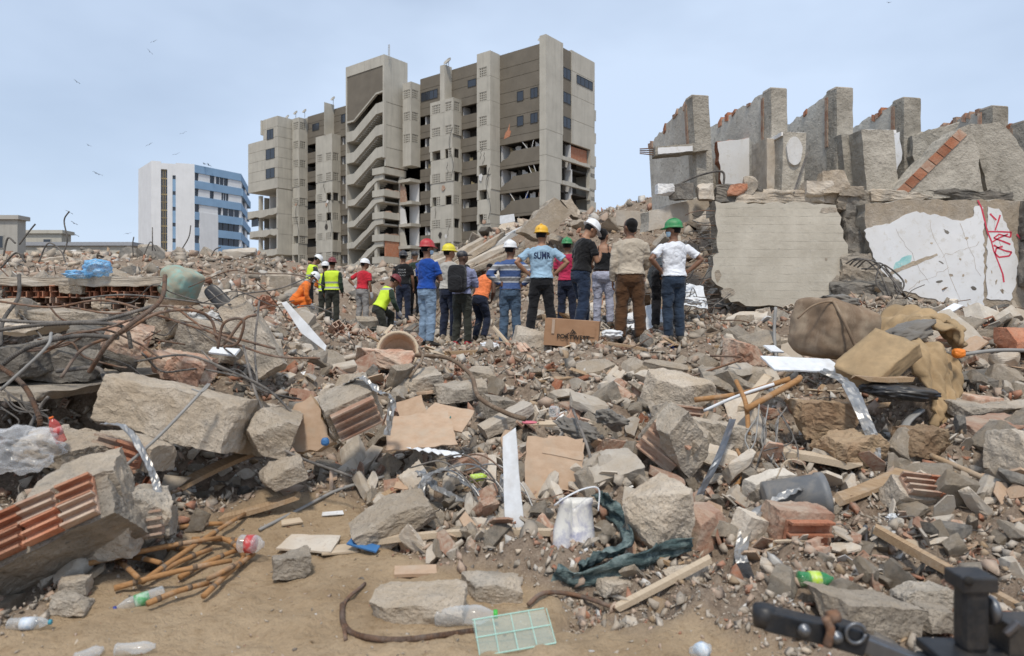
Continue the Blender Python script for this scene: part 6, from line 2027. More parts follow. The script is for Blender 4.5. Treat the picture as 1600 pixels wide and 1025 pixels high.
# ------------------------------------------------------------------ large pieces one by one
_rh = random.Random(91)
_ys = np.linspace(2.6, 13, 700)
def G(px, py, off=0.0):
    """Photo point -> (px, py, Y) where that sight line meets the ground raised by off."""
    x_ = (px - 800) / F * _ys
    h_ = ground_h(x_, _ys) + off
    b_ = (CAMZ - (py - HZ) / F * _ys) <= h_
    return (px, py, float(_ys[int(np.argmax(b_))]) if b_.any() else 6.0)
def chunk(px, py, Y, dims, mat, label, seed, rot=(0, 0, 0), n=16, cuts=6, rough=0.06, freq=3.0, name='concrete_chunk', cat='rubble', clo=0.5, chi=0.9, aniso=(1, 1, 1)):
    V, f = rock_geo(seed, dims, n, cuts=cuts, rough=rough, freq=freq, cut_lo=clo, cut_hi=chi, aniso=aniso)
    o = mesh_obj(name, V, f, MATS[mat] if isinstance(mat, str) else [MATS[m] for m in mat])
    o.location = P(px, py, Y)
    o.rotation_euler = [R(a) for a in rot]
    if label:
        tag(o, label, cat)
    return o
def plank(a, b, w, t, mat, label, name='plank', cat='plank', roll=0.0, seed=None):
    rg = random.Random(seed if seed is not None else sum(map(ord, label)))
    pa, pb = P(*a), P(*b)
    d = pb - pa
    v, f = plank_geo(rg, d.length, w, t, 6)
    o = mesh_obj(name, v, f, MATS[mat])
    o.location = (pa + pb) / 2
    o.rotation_euler = (d.to_track_quat('Y', 'Z').to_matrix() @ Matrix.Rotation(roll, 3, 'Y')).to_euler()
    tag(o, label, cat)
    return o
def rod(pts, r, mat, label, name='steel_rod', cat='rebar', n=7, seg=7, ribs=False, group=None):
    q = [P(*p) for p in pts]
    c = q[0].copy()
    sp_ = spline(q, n) if len(q) > 2 else q
    m = MB(); m.tube([p - c for p in sp_], r, seg)
    if ribs:                       # deformed bar: rings along it
        L = 0
        for i in range(len(sp_) - 1):
            for k in range(3):
                p0 = sp_[i].lerp(sp_[i + 1], k / 3) - c; d = (sp_[i + 1] - sp_[i]).normalized() * r * 0.5
                m.tube([p0 - d, p0 + d], r * 1.16, seg)
    o = m.build(name, MATS[mat], None, True)
    o.location = c
    tag(o, label, cat, group)
    return o
def ribbon(pts, w, t, mat, label, name, cat, side=None, crump=0.0, nseg=8, parent=None, nw=3, seed=1, fold=None):
    """Strip of sheet material following a path; side: direction across it."""
    rg = random.Random(seed)
    q = spline([P(*p) for p in pts], nseg)
    c = q[0].copy()
    v, f = [], []
    for i, p in enumerate(q):
        d = (q[min(i + 1, len(q) - 1)] - q[max(i - 1, 0)]).normalized()
        s = Vector(side) if side else d.cross(Vector((0, 0, 1)))
        s = (s - d * s.dot(d)).normalized()
        nr = d.cross(s)
        ww = w[min(i * len(w) // len(q), len(w) - 1)] if isinstance(w, (list, tuple)) else w
        for k in range(nw + 1):
            u = (k / nw - 0.5) * ww
            off = s * u + nr * (rg.uniform(-crump, crump) if crump else 0)
            if fold: off += nr * fold[0] * (math.sin(6.283 * fold[1] * k / nw + 0.4 * i) + 0.5 * math.sin(6.283 * fold[1] * 2.3 * k / nw - 0.7 * i + 1))
            v.append(p - c + off + nr * t / 2)
        for k in range(nw + 1):
            v.append(v[-(nw + 1)] - nr * t)
    W2 = 2 * (nw + 1)
    for i in range(len(q) - 1):
        a, b = i * W2, (i + 1) * W2
        for k in range(nw):
            f.append((a + k, b + k, b + k + 1, a + k + 1))
            f.append((a + nw + 1 + k, a + nw + 2 + k, b + nw + 2 + k, b + nw + 1 + k))
        f.append((a, a + nw + 1, b + nw + 1, b)); f.append((a + nw, b + nw, b + 2 * nw + 1, a + 2 * nw + 1))
    e = (len(q) - 1) * W2
    for k in range(nw):
        f.append((k, k + 1, nw + 2 + k, nw + 1 + k)); f.append((e + k, e + nw + 1 + k, e + nw + 2 + k, e + k + 1))
    o = mesh_obj(name, v, f, MATS[mat], parent, smooth=crump < 0.004 or 'foam' in name or 'cloth' in name)
    o.location = c
    if label:
        tag(o, label, cat)
    return o
def blob(px, py, Y, r, mat, label, name, cat, seed, p=2.6, rough=0.05, freq=2.0, rot=(0, 0, 0), n=14, smooth=True):
    """Soft bundle: superellipsoid with folds."""
    V, f = rock_geo(seed, (2, 2, 2), n, cuts=0, rough=0)
    off = Vector((seed * 1.7, seed * 0.9, seed * 2.3))
    out = []
    for v in V:
        l = (np.abs(v) ** p).sum() ** (1 / p)
        q = Vector(v / l)
        d = mnoise.turbulence(q * freq + off, 3, False) - 0.5
        q = q * (1 + rough * 2 * d)
        out.append((q.x * r[0], q.y * r[1], q.z * r[2]))
    o = mesh_obj(name, out, f, MATS[mat], smooth=smooth)
    o.location = P(px, py, Y)
    o.rotation_euler = [R(a) for a in rot]
    tag(o, label, cat)
    return o

mat_plain('foam_tan', (0.37, 0.26, 0.145), 0.95, var=0.25, scale=3, bmp=0.4, bscale=20, dirt=(0.23, 0.17, 0.1), dirt_amt=0.6)
mat_plain('mattress_brown', (0.23, 0.16, 0.105), 0.95, var=0.25, scale=2.5, bmp=0.35, bscale=120, dirt=(0.38, 0.30, 0.215), dirt_amt=0.9, dirt_scale=2.2)
mat_plain('mattress_floral', (0.34, 0.33, 0.25), 0.9, var=0.15, scale=5, dirt=(0.22, 0.42, 0.38), dirt_amt=0.9, dirt_scale=9)
mat_plain('cardboard', (0.36, 0.205, 0.115), 0.9, var=0.08, scale=4, dirt=(0.42, 0.27, 0.17), dirt_amt=0.3)
mat_plain('tape', (0.46, 0.34, 0.25), 0.35, var=0.05)
mat_plain('ink_black', (0.02, 0.018, 0.016), 0.8)
mat_plain('teal_cloth', (0.055, 0.085, 0.085), 0.95, var=0.5, scale=26, bmp=0.8, bscale=16, stretch=(1, 1, 5), dirt=(0.30, 0.36, 0.34), dirt_amt=0.6, dirt_scale=12)
mat_plain('bucket_white', (0.70, 0.68, 0.63), 0.45, var=0.06, dirt=(0.14, 0.15, 0.30), dirt_amt=0.85, dirt_scale=7, bmp=0.1)
mat_plain('bucket_grey', (0.16, 0.165, 0.17), 0.5, dirt=(0.34, 0.30, 0.25), dirt_amt=0.7)
mat_plain('metal_dark', (0.022, 0.025, 0.03), 0.45, 0.3, var=0.3, scale=14, bmp=0.15, bscale=40, dirt=(0.13, 0.11, 0.09), dirt_amt=0.5)
mat_plain('metal_worn', (0.16, 0.17, 0.185), 0.4, 0.7, var=0.2, dirt=(0.12, 0.075, 0.05), dirt_amt=0.5)
mat_plain('bottle_cap_green', (0.06, 0.45, 0.06), 0.4); mat_plain('bottle_cap_blue', (0.03, 0.05, 0.25), 0.4); mat_plain('bottle_cap_orange', (0.8, 0.16, 0.02), 0.4); mat_plain('cap_teal', (0.05, 0.28, 0.36), 0.4)
mat_plain('label_green', (0.10, 0.35, 0.14), 0.5, dirt=(0.7, 0.72, 0.68), dirt_amt=0.7, dirt_scale=26); mat_plain('label_lime', (0.45, 0.62, 0.06), 0.5, dirt=(0.75, 0.75, 0.7), dirt_amt=0.6, dirt_scale=30); mat_plain('label_red', (0.5, 0.06, 0.06), 0.5, dirt=(0.7, 0.68, 0.64), dirt_amt=0.6, dirt_scale=26)
mat_plain('label_white', (0.66, 0.68, 0.70), 0.5, dirt=(0.25, 0.42, 0.62), dirt_amt=0.8, dirt_scale=24)
mat_plain('blue_sheet', (0.05, 0.16, 0.36), 0.5); mat_plain('navy_strap', (0.015, 0.03, 0.15), 0.6); mat_plain('orange_plastic', (0.75, 0.22, 0.03), 0.5); mat_plain('pink_plastic', (0.6, 0.16, 0.2), 0.6); mat_plain('teal_bit', (0.03, 0.22, 0.22), 0.7)
mat_clear('pet_clear', (0.72, 0.76, 0.78), 0.1, 0.3); mat_clear('pet_green', (0.02, 0.30, 0.10), 0.1, 0.75); mat_clear('bag_clear', (0.74, 0.74, 0.74), 0.2, 0.27); mat_clear('bag_blue', (0.20, 0.50, 0.80), 0.3, 0.65); mat_clear('tray_green', (0.55, 0.70, 0.64), 0.15, 0.18); mat_clear('drink_red', (0.6, 0.10, 0.08), 0.15, 0.8)
mat_plain('tray_rim', (0.38, 0.60, 0.52), 0.3)

# ---------------- the pile of slabs on the near side
# hollow brick wall lying along the top of the pile
bw = empty('brick_wall_section', P(90, 482, 6.9), R(3), 'toppled hollow brick wall section lying along the top of the pile', 'brick wall')
X0, X1 = -1.55, 1.08
V, f = rock_geo(901, (X1 - X0, 0.6, 0.09), 26, cuts=0, rough=0.03, freq=9, aniso=(0.4, 1, 0.7))
o = mesh_obj('plaster_top', V, f, MATS['plaster'], bw); o.location = ((X0 + X1) / 2, 0.28, 0.27)
_tb = [hollow_brick_geo(random.Random(60 + k), 0.45, 0.25, 0.115, 4, 2, broken=True) for k in range(6)]
_tm_ = []
for k, (v, f) in enumerate(_tb):
    me = bpy.data.meshes.new('brick'); me.from_pydata(v, [], f); me.materials.append(MATS['brick' if k % 3 else 'brick_dusty']); _tm_.append(me)
for row in range(2):
    for i in range(11):
        x = X0 + 0.13 + i * 0.245 + 0.06 * row
        if x > X1 - 0.1: continue
        b_ = bpy.data.objects.new('brick', _tm_[(i * 3 + row) % 6]); link(b_, bw)
        b_.location = (x, 0.20 + _rh.uniform(-0.03, 0.03), 0.055 + 0.118 * row); b_.rotation_euler = (0, 0, math.pi + _rh.uniform(-0.05, 0.05))
for i, (x, z, s_) in enumerate([(-0.62, 0.17, 0.16), (0.12, 0.20, 0.22), (0.42, 0.05, 0.18), (-1.2, 0.1, 0.2)]):
    V, f = rock_geo(910 + i, (s_, 0.16, 0.11), 10, cuts=5, rough=0.12, freq=4)
    o = mesh_obj('mortar_lump', V, f, MATS['concrete'], bw); o.location = (x, 0.07, z)
chunk(70, 498, 6.6, (1.5, 0.6, 0.16), 'concrete', 'grey concrete ledge under the toppled brick wall', 21, (0, 3, 4), 22, 4, 0.06, 5)
chunk(-20, 492, 6.4, (0.7, 0.5, 0.22), 'concrete_dusty', 'pale concrete lump under the brick wall at the frame edge', 22, (0, -8, 10))
chunk(160, 545, 5.9, (0.55, 0.4, 0.30), 'concrete_dark', 'dark grey broken beam end below the brick wall', 23, (10, 14, 30), 18, 7, 0.08)
chunk(95, 560, 5.7, (0.62, 0.4, 0.36), 'concrete_dark', 'dark rounded concrete boulder above the black hollow', 24, (0, 5, 15), 18, 8, 0.08)
chunk(30, 575, 5.5, (0.5, 0.4, 0.35), 'concrete_dark', 'dark concrete boulder at the frame edge above the hollow', 25, (5, -10, -10), 18, 8, 0.08)
chunk(100, 588, 6.15, (2.0, 2.1, 0.07), 'concrete', 'thin grey floor slab roofing the black hollow', 26, (3, 1, 3), 24, 3, 0.018, 5)
chunk(20, 512, 6.2, (0.9, 0.5, 0.10), 'plaster', 'flat pale slab behind the bent rebar', 27, (6, 2, 6), 16, 4, 0.05, 5)
chunk(205, 520, 6.2, (0.32, 0.3, 0.24), 'brick_dusty', 'reddish rubble lump amid the bent rebar', 28, (0, 20, 30))
chunk(255, 500, 7.0, (0.36, 0.3, 0.32), 'concrete', 'grey angular block behind the bent rebar', 29, (20, 10, 40))
chunk(400, 530, 6.4, (0.26, 0.35, 0.75), 'concrete', 'upright grey slab leaning in front of the white panel', 30, (-12, -32, 10), 16, 4, 0.05, 4)
chunk(330, 530, 6.6, (0.55, 0.4, 0.3), 'concrete', 'grey rubble block beside the leaning upright slab', 31, (10, 18, 10))
chunk(290, 575, 5.9, (0.5, 0.4, 0.2), 'brick_dusty', 'dusty brick rubble crest above the huge boulder', 32, (0, 10, 10), 16, 6, 0.12)
# huge slab-like boulder
chunk(296, 648, 5.0, (1.0, 0.7, 0.38), 'concrete_dusty', 'huge slab-like concrete boulder overhanging the sandy hollow', 34, (-14, 11, -8), 34, 7, 0.05, 3.2, clo=0.66, chi=0.92)
chunk(425, 672, 4.9, (0.32, 0.3, 0.28), 'concrete_dusty', 'pale rounded concrete block next to the huge boulder', 35, (10, 20, 15), 20, 7, 0.06)
chunk(440, 738, 4.75, (0.30, 0.26, 0.15), 'concrete_dusty', 'small sandy concrete block at the head of the sand track', 36, (6, -18, 20))
chunk(*G(455, 885, 0.06), (0.20, 0.18, 0.15), 'concrete', 'grey pebbly concrete lump alone on the sand', 37, (0, 0, 20), 16, 8, 0.1)
bd = face_slab('board_stump', [(455, 632), (480, 618), (497, 640), (510, 680), (520, 690), (495, 705), (462, 706), (452, 680)], 5.0, 0.06, ['fibreboard', 'wood'], 'torn brown fibreboard standing beside the brick lump', 'board', amp=0.02, step=0.05, lean=R(-14))
# brick lump with red channels
def channel_brick(parent, loc, rot, w=0.26, h=0.17, n=3, mat='brick'):
    m = MB()
    m.box(-w / 2, w / 2, -0.012, 0.012, -h / 2, h / 2)
    for i in range(n + 1):
        z = -h / 2 + h * i / n
        m.box(-w / 2, w / 2, -0.055, -0.0125, z - 0.007, z + 0.007)
    o = m.build('brick', MATS[mat], parent); o.location = loc; o.rotation_euler = rot
    return o
def brick_chunk(px, py, Y, dims, rot, label, seed, rows=1, cols=1, mat='concrete'):
    e = empty('brick_wall_chunk', P(px, py, Y), 0, label, 'brick rubble')
    e.rotation_euler = [R(a) for a in rot]
    V, f = rock_geo(seed, dims, 18, cuts=6, rough=0.06, freq=3.5, cut_lo=0.75, cut_hi=0.97)
    V[:, 1] += dims[1] / 2
    mesh_obj('concrete_body', V, f, MATS[mat], e)
    w = dims[0] * 0.86 / cols; h = dims[2] * 0.84 / rows
    for r_ in range(rows):
        for c_ in range(cols):
            channel_brick(e, ((c_ - (cols - 1) / 2) * w + _rh.uniform(-0.01, 0.01), -0.015 - 0.0 * r_, (r_ - (rows - 1) / 2) * h), (0, _rh.uniform(-0.04, 0.04), 0), w * 0.95, h * 0.94, 3 if rows == 1 else 2, 'brick' if (r_ + c_) % 3 else 'brick_dusty')
    return e
brick_chunk(556, 650, 5.0, (0.40, 0.30, 0.26), (20, -22, 20), 'concrete lump with red brick channels under torn metal flashing', 41)
brick_chunk(40, 826, 3.45, (0.82, 0.36, 0.27), (-38, -24, 16), 'big brick wall chunk with open red channels at the corner of the pile', 42, 2, 4)
chunk(130, 770, 3.75, (0.42, 0.36, 0.26), 'concrete', 'grey mortar crust beside the red brick channels', 43, (10, -16, 20), 18, 7, 0.08)
chunk(210, 800, 3.95, (0.34, 0.30, 0.26), 'concrete', 'grey mortar lump over orange brick shells', 44, (0, 12, 30), 16, 7, 0.1)
brick_chunk(222, 820, 3.9, (0.28, 0.2, 0.16), (-15, -6, 14), 'orange brick piece under the grey mortar lump', 45, 1, 1)
chunk(150, 845, 3.75, (0.40, 0.3, 0.2), 'concrete', 'rough grey lump above the cane frame', 46, (0, -5, 10), 16, 8, 0.1)
chunk(125, 704, 4.35, (0.62, 0.42, 0.17), 'concrete_dusty', 'broken brick and mortar slab behind the plastic bag', 47, (8, 6, 10), 18, 6, 0.1, 5)
brick_chunk(190, 705, 4.3, (0.40, 0.26, 0.17), (-10, 12, -12), 'broken slab with red hollow bricks beside the silver strip', 48, 1, 2)
chunk(*G(120, 918, 0.04), (0.15, 0.12, 0.09), 'concrete', 'small grey lump with brick near the empty bottle', 49, (0, 0, 30), 12, 8, 0.1)
chunk(*G(110, 945, 0.03), (0.17, 0.14, 0.09), 'concrete', 'flat grey stone on the wet sand', 50, (0, 0, 10), 12, 8, 0.1)
for i, (a, b, r_, mt, lb) in enumerate([
    ([(-30, 520, 5.3), (60, 508, 5.2), (150, 505, 5.2), (195, 513, 5.2), (205, 545, 5.2)], None, 0.013, 'iron', 'thick bent rebar curling down over the dark boulders'),
    ([(-30, 498, 5.4), (70, 504, 5.3), (160, 500, 5.3), (240, 478, 5.4)], None, 0.013, 'iron', 'long rebar sweeping below the brick wall'),
    ([(-20, 590, 4.9), (40, 545, 4.9), (120, 525, 5.0), (185, 528, 5.0)], None, 0.0145, 'iron', 'rebar arching over the black hollow'),
    ([(140, 580, 5.0), (170, 535, 4.9), (200, 510, 4.9), (250, 470, 5.1), (258, 430, 5.3)], None, 0.0145, 'rust', 'rusty rebar rising steeply in front of the mattress roll'),
    ([(30, 430, 6.4), (28, 465, 6.2), (5, 500, 5.9), (0, 540, 5.6)], None, 0.014, 'iron', 'dark rebar loop hanging before the brick wall'),
    ([(-20, 560, 4.6), (35, 600, 4.5), (60, 650, 4.4), (62, 668, 4.4)], None, 0.014, 'rust', 'rusty rebar bowing down into the hollow'),
    ([(95, 590, 5.0), (130, 545, 5.1), (190, 520, 5.1), (245, 490, 5.2), (300, 485, 5.3), (330, 500, 5.4), (345, 540, 5.4), (380, 500, 5.4), (400, 492, 5.5)], None, 0.012, 'rust', 'long rusty rod twisting towards the sewing frame'),
    ([(110, 480, 5.8), (180, 490, 5.7), (260, 478, 5.6), (300, 500, 5.5), (330, 520, 5.4), (420, 555, 5.3), (500, 560, 5.4)], None, 0.009, 'rust', 'thin rusty wire trailing across to the white panel'),
    ([(210, 565, 5.2), (290, 555, 5.1), (360, 580, 5.0), (420, 610, 5.0), (470, 660, 5.0)], None, 0.009, 'iron', 'thin dark wire sagging above the huge boulder'),
    ([(340, 545, 5.2), (350, 505, 5.2), (380, 500, 5.2), (372, 535, 5.2), (350, 542, 5.2)], None, 0.011, 'rust', 'rusty rod bent into a closed loop'),
    ([(0, 610, 4.4), (70, 545, 4.5), (80, 520, 4.6)], None, 0.010, 'pipe_grey', 'straight thin grey rod leaning out of the pile'),
    ([(-10, 470, 6.0), (80, 480, 5.9), (170, 470, 5.9), (300, 510, 5.6), (430, 545, 5.6)], None, 0.010, 'rust', 'rusty rod running along the foot of the brick wall'),
    ([(380, 540, 5.2), (395, 600, 5.0), (410, 640, 4.9), (440, 700, 4.8), (550, 745, 4.8)], None, 0.010, 'iron', 'thin bent wire drooping past the pale block to the sand'),
    ([(30, 700, 4.6), (60, 640, 4.7), (75, 620, 4.7)], None, 0.012, 'iron', 'short rebar inside the black hollow'),
    ([(90, 580, 5.1), (150, 575, 5.1), (165, 595, 5.0)], None, 0.0145, 'iron', 'stubby thick rebar end on the floor slab'),
    ([(-10, 455, 6.6), (60, 520, 6.0), (70, 560, 5.6)], None, 0.008, 'iron', 'thin wire slanting across the brick wall'),
    ([(405, 470, 5.8), (398, 540, 5.6), (402, 600, 5.3)], None, 0.009, 'iron', 'thin upright wire beside the leaning slab'),
    ([(250, 425, 7.2), (256, 470, 7.0), (262, 500, 6.8)], None, 0.022, 'wood_dark', 'dark post standing in front of the mattress roll')]):
    rod(a, r_, mt, lb, ribs=(r_ > 0.0128))
rod([(168, 752, 4.1), (250, 680, 4.25), (326, 600, 4.5)], 0.010, 'pipe_grey', 'long straight grey rod leaning across the huge boulder')
rod([(300, 608, 4.5), (316, 612, 4.45), (328, 600, 4.5)], 0.006, 'pipe_grey', 'small wire hook at the head of the long grey rod')
for i in range(9):
    x0, y0 = _rh.uniform(-10, 60), _rh.uniform(600, 640)
    rod([(x0, y0, 4.8), (x0 + _rh.uniform(10, 40), y0 + 20, 4.8), (x0 + _rh.uniform(20, 70), y0 + _rh.uniform(10, 50), 4.8)], 0.006, 'iron', 'thin dark wire hanging inside the black hollow', group='wires in the hollow')
for i in range(16):
    x0, y0 = _rh.uniform(-20, 330), _rh.uniform(440, 560)
    Yd = 5.2 + (560 - y0) / 80
    q = [(x0, y0, Yd)]
    for k in range(4):
        q.append((q[-1][0] + _rh.uniform(20, 70), q[-1][1] + _rh.uniform(-30, 32), Yd + _rh.uniform(-0.3, 0.3)))
    rod(q, _rh.uniform(0.005, 0.009), 'rust' if i % 2 else 'iron', 'thin wire looping over the pile of slabs', group='thin wires over the pile')
ribbon([(160, 662, 4.25), (195, 668, 4.2), (222, 705, 4.1), (240, 745, 4.05), (247, 772, 4.0)], 0.045, 0.004, 'foil', 'silver metal strip bent over the broken brick slab', 'metal_strip', 'metal strip', crump=0.006, nw=4)
plank((262, 770, 4.75), (405, 702, 5.2), 0.16, 0.03, 'wood', 'broad weathered plank sliding out from under the huge boulder')
plank((340, 812, 4.55), (465, 775, 4.75), 0.10, 0.03, 'wood', 'brown plank lying flat behind the cane frame')
plank((235, 470, 6.6), (312, 472, 6.6), 0.09, 0.05, 'wood_dark', 'black timber under the mattress roll')
for i, (a, b) in enumerate([((290, 640), (330, 600)), ((195, 590), (215, 560))]):
    chunk(a[0], a[1] - 60, 5.6, (0.3, 0.25, 0.2), 'brick_dusty', ['dusty brick lump behind the huge boulder', 'dusty brick lump beside the floor slab'][i], 60 + i, (10, 20, 30), 14, 8, 0.12)
blob(282, 444, 7.1, (0.17, 0.2, 0.175), 'mattress_floral', 'rolled floral mattress in pale green standing on the pile', 'mattress_roll', 'mattress', 71, 4.0, 0.05, 1.5, (0, 24, -15))
blob(152, 419, 6.9, (0.145, 0.14, 0.10), 'bag_blue', 'knotted pale blue plastic bag on the brick wall', 'plastic_bag', 'plastic bag', 72, 2.2, 0.14, 2.2, n=18)
blob(122, 429, 6.85, (0.14, 0.12, 0.045), 'bag_blue', 'flattened pale blue plastic bag beside the knotted one', 'plastic_bag', 'plastic bag', 73, 2.2, 0.15, 2.2, n=16)
blob(30, 702, 4.0, (0.24, 0.2, 0.145), 'bag_clear', 'crumpled clear plastic sack beside the red drink bottle', 'plastic_sack', 'plastic bag', 74, 2.2, 0.13, 2.0, n=26)
# black folded seat frame on the pile
ch = empty('office_chair_back', P(345, 470, 7.0), R(20), 'black plastic chair back lying tilted on the pile', 'chair')
V, f = rock_geo(5, (0.16, 0.07, 0.40), 10, cuts=0, rough=0)
def _se(V, p, r): return [tuple((v / ((np.abs(v / (np.array(r) / 2)) ** p).sum() ** (1 / p))).tolist()) for v in V]
b_ = mesh_obj('backrest', _se(V, 4, (0.16, 0.07, 0.40)), f, MATS['black_plastic'], ch, True); b_.rotation_euler = (R(-20), R(-42), 0)
b_ = mesh_obj('seat', [(a * 1.2, b * 2.2, c * 0.4) for a, b, c in _se(V, 4, (0.26, 0.1, 0.2))], f, MATS['black_plastic'], ch, True); b_.location = (0.10, 0.05, -0.18); b_.rotation_euler = (0, R(12), 0)
m = MB(); m.tube([(0.06, 0, -0.12), (0.2, 0, -0.3)], 0.015, 8); m.build('stem', MATS['iron'], ch)
chunk(318, 500, 6.9, (0.28, 0.2, 0.12), 'white_paint', 'crumpled white cloth lump below the black chair back', 75, (0, 0, 20), 14, 3, 0.25, 4)
face_slab('laminate_board', [(438, 472), (446, 470), (510, 540), (508, 548), (470, 520)], 5.6, 0.02, ['white_sheet', 'white_sheet'], 'long white laminated panel leaning diagonally before the workers', 'panel', amp=0.002, yaw=R(10), lean=R(-8))
face_slab('white_board', [(326, 536), (370, 540), (366, 555), (323, 548)], 5.7, 0.02, ['white_sheet', 'white_sheet'], 'small white board lying beside the leaning upright slab', 'board', amp=0.004, lean=R(-50))

# cane furniture frame
cf = empty('cane_frame', P(270, 900, 3.85), 0, 'collapsed brown cane furniture frame lying on the sand', 'furniture')
_cf0 = P(270, 900, 3.85)
def cane(pts, r=0.0145):
    m = MB(); q = [P(*G(p[0], p[1], 0.03 + 0.05 * (k_ % 2))) - _cf0 for k_, p in enumerate(pts)]
    q = spline(q, 6) if len(q) > 4 else [q[0].lerp(q[-1], t / 6) + Vector((0, 0, 0.012 * math.sin(t / 6 * 3.1) + 0.008)) for t in range(7)]
    m.tube(q, [r * (1.1 - 0.03 * t_) for t_ in range(len(q))] if len(q) < 8 else r, 9)
    o = m.build('pole', MATS['cane'], cf, True)
    for t in (0.25, 0.7):
        i = int(t * (len(q) - 1)); d = (q[i + 1] - q[i]).normalized() * 0.012
        k = MB(); k.tube([q[i] - d, q[i] + d], r * 1.18, 9); k.build('binding', MATS['wood_dark'], o, True)
for pts in ([(135, 884, 3.9), (215, 862, 4.0), (285, 848, 4.1), (345, 842, 4.15)], [(178, 922, 3.75), (250, 905, 3.8), (320, 885, 3.95), (362, 878, 4.0)], [(222, 912, 3.78), (300, 858, 3.95), (382, 805, 4.2)], [(230, 946, 3.62), (275, 935, 3.68), (325, 914, 3.76)], [(318, 934, 3.68), (360, 900, 3.85), (396, 868, 4.0)],
            [(262, 830, 4.15), (300, 822, 4.2), (352, 820, 4.25)], [(175, 875, 3.88), (215, 905, 3.78)], [(178, 872, 3.9), (250, 882, 3.9)], [(330, 835, 4.1), (365, 850, 4.05), (380, 872, 3.95), (350, 892, 3.88), (325, 905, 3.8)], [(235, 905, 3.8), (290, 880, 3.9), (330, 860, 4.0)], [(240, 865, 4.0), (272, 872, 3.95), (300, 860, 4.0)], [(280, 905, 3.82), (330, 885, 3.9), (375, 860, 4.02)], [(300, 845, 4.1), (350, 856, 4.05), (395, 850, 4.08)]):
    cane(pts)

# bottles
def bottle(px, py, Y, L, r, az, label, body='pet_clear', cap=None, lab=None, pitch=0.0, crush=0.0, ribs=6):
    e = empty('bottle', P(*(G(px, py, r * 0.9) if Y < 4.0 else (px, py, Y))), 0, label, 'bottle')
    e.rotation_euler = (0, R(90 - pitch), R(az))
    pr = [(0.004, 0), (r * 0.8, 0.004), (r, r * 0.3)]
    for i in range(ribs):
        z = r * 0.5 + (L * 0.62 - r * 0.5) * i / ribs
        pr += [(r, z), (r * 0.94, z + L * 0.03)]
    pr += [(r, L * 0.64), (r * 0.9, L * 0.74), (r * 0.5, L * 0.88), (r * 0.36, L * 0.91), (r * 0.36, L * 0.955)]
    m = MB(); m.lathe([(a, z - L / 2) for a, z in pr], 18)
    if crush:
        m.v = [(x * (1 - crush * math.sin((z / L + 0.5) * 3.1)), y, z) for x, y, z in m.v]
    m.build('body', MATS[body], e, True)
    if cap:
        m = MB(); m.lathe([(r * 0.43, L * 0.44), (r * 0.43, L * 0.5), (r * 0.38, L * 0.505)], 14); m.build('cap', MATS[cap], e, True)
    if lab:
        m = MB(); m.lathe([(r * 1.012, -L * 0.18), (r * 1.012, L * 0.1)], 18); m.build('label_wrap', MATS[lab], e, True)
    return e
bottle(218, 938, 3.55, 0.235, 0.033, 218, 'empty clear bottle with green label and blue cap by the cane frame', cap='bottle_cap_blue', lab='label_green', pitch=-8)
bottle(46, 974, 3.25, 0.19, 0.028, 8, 'small clear bottle with teal cap on the wet sand', cap='cap_teal', lab='label_white')
bottle(728, 962, 3.4, 0.30, 0.048, 2, 'large ribbed clear bottle with green cap beside the flat slab', cap='bottle_cap_green', pitch=2)
bottle(212, 1013, 3.05, 0.17, 0.032, 15, 'crushed clear bottle at the very front of the sand', crush=0.25)
bottle(140, 1022, 3.0, 0.12, 0.03, 60, 'clear bottle end poking up at the front of the sand', crush=0.2)
bottle(393, 850, 4.05, 0.16, 0.052, -5, 'dusty clear jar with red label at the tip of the cane frame', lab='label_red', ribs=2)
bottle(1275, 905, 3.75, 0.19, 0.040, 0, 'green soda bottle with lime label among the stones', body='pet_green', lab='label_lime', crush=0.1)
bottle(88, 672, 4.1, 0.17, 0.030, 200, 'red drink bottle with orange cap beside the plastic sack', body='drink_red', cap='bottle_cap_orange', lab='label_red', pitch=70)
bottle(748, 746, 5.0, 0.14, 0.03, 30, 'small yellow-green can among the torn metal', body='label_lime', ribs=2)
bottle(1097, 1016, 3.1, 0.12, 0.034, 40, 'crushed bottle with blue label half buried at the front', lab='label_white', crush=0.3)

# ---------------- centre
def sheet(px, py, Y, w, h, t, mat, rot, label, seed, name='board', cat='board', amp=0.03):
    rg = random.Random(seed)
    pl = rough_poly([(-w / 2, -h / 2), (w / 2, -h / 2 + rg.uniform(-0.1, 0.1) * h), (w / 2 * rg.uniform(0.8, 1.05), h / 2), (-w / 2 * rg.uniform(0.8, 1.05), h / 2 * rg.uniform(0.85, 1))], 0.06, amp * min(w, h), rg)
    m = MB(); m.prism(pl, -t / 2, t / 2)
    o = m.build(name, MATS[mat])
    o.location = P(px, py, Y); o.rotation_euler = [R(a) for a in rot]
    tag(o, label, cat)
    return o
sp = face_slab('white_plank', [(785, 686), (806, 671), (811, 740), (826, 898), (792, 902), (787, 780)], 4.35, 0.018, ['white_sheet', 'white_sheet'], 'tall white lath standing upright in the middle of the rubble', 'plank', amp=0.002, lean=R(-12))
sheet(866, 738, 4.9, 0.42, 0.55, 0.012, 'fibreboard', (-28, 8, 8), 'large tan fibreboard sheet behind the crushed bucket', 1)
sheet(880, 700, 5.0, 0.30, 0.16, 0.012, 'fibreboard', (-35, 14, 4), 'smaller tan fibreboard sheet lying on the large one', 2)
sheet(655, 672, 5.4, 0.55, 0.42, 0.012, 'fibreboard', (-62, -4, 12), 'wide tan fibreboard sheet above the torn metal', 3)
sheet(700, 650, 5.7, 0.42, 0.3, 0.012, 'fibreboard', (-66, 10, -20), 'tan fibreboard sheet half under stones', 4)
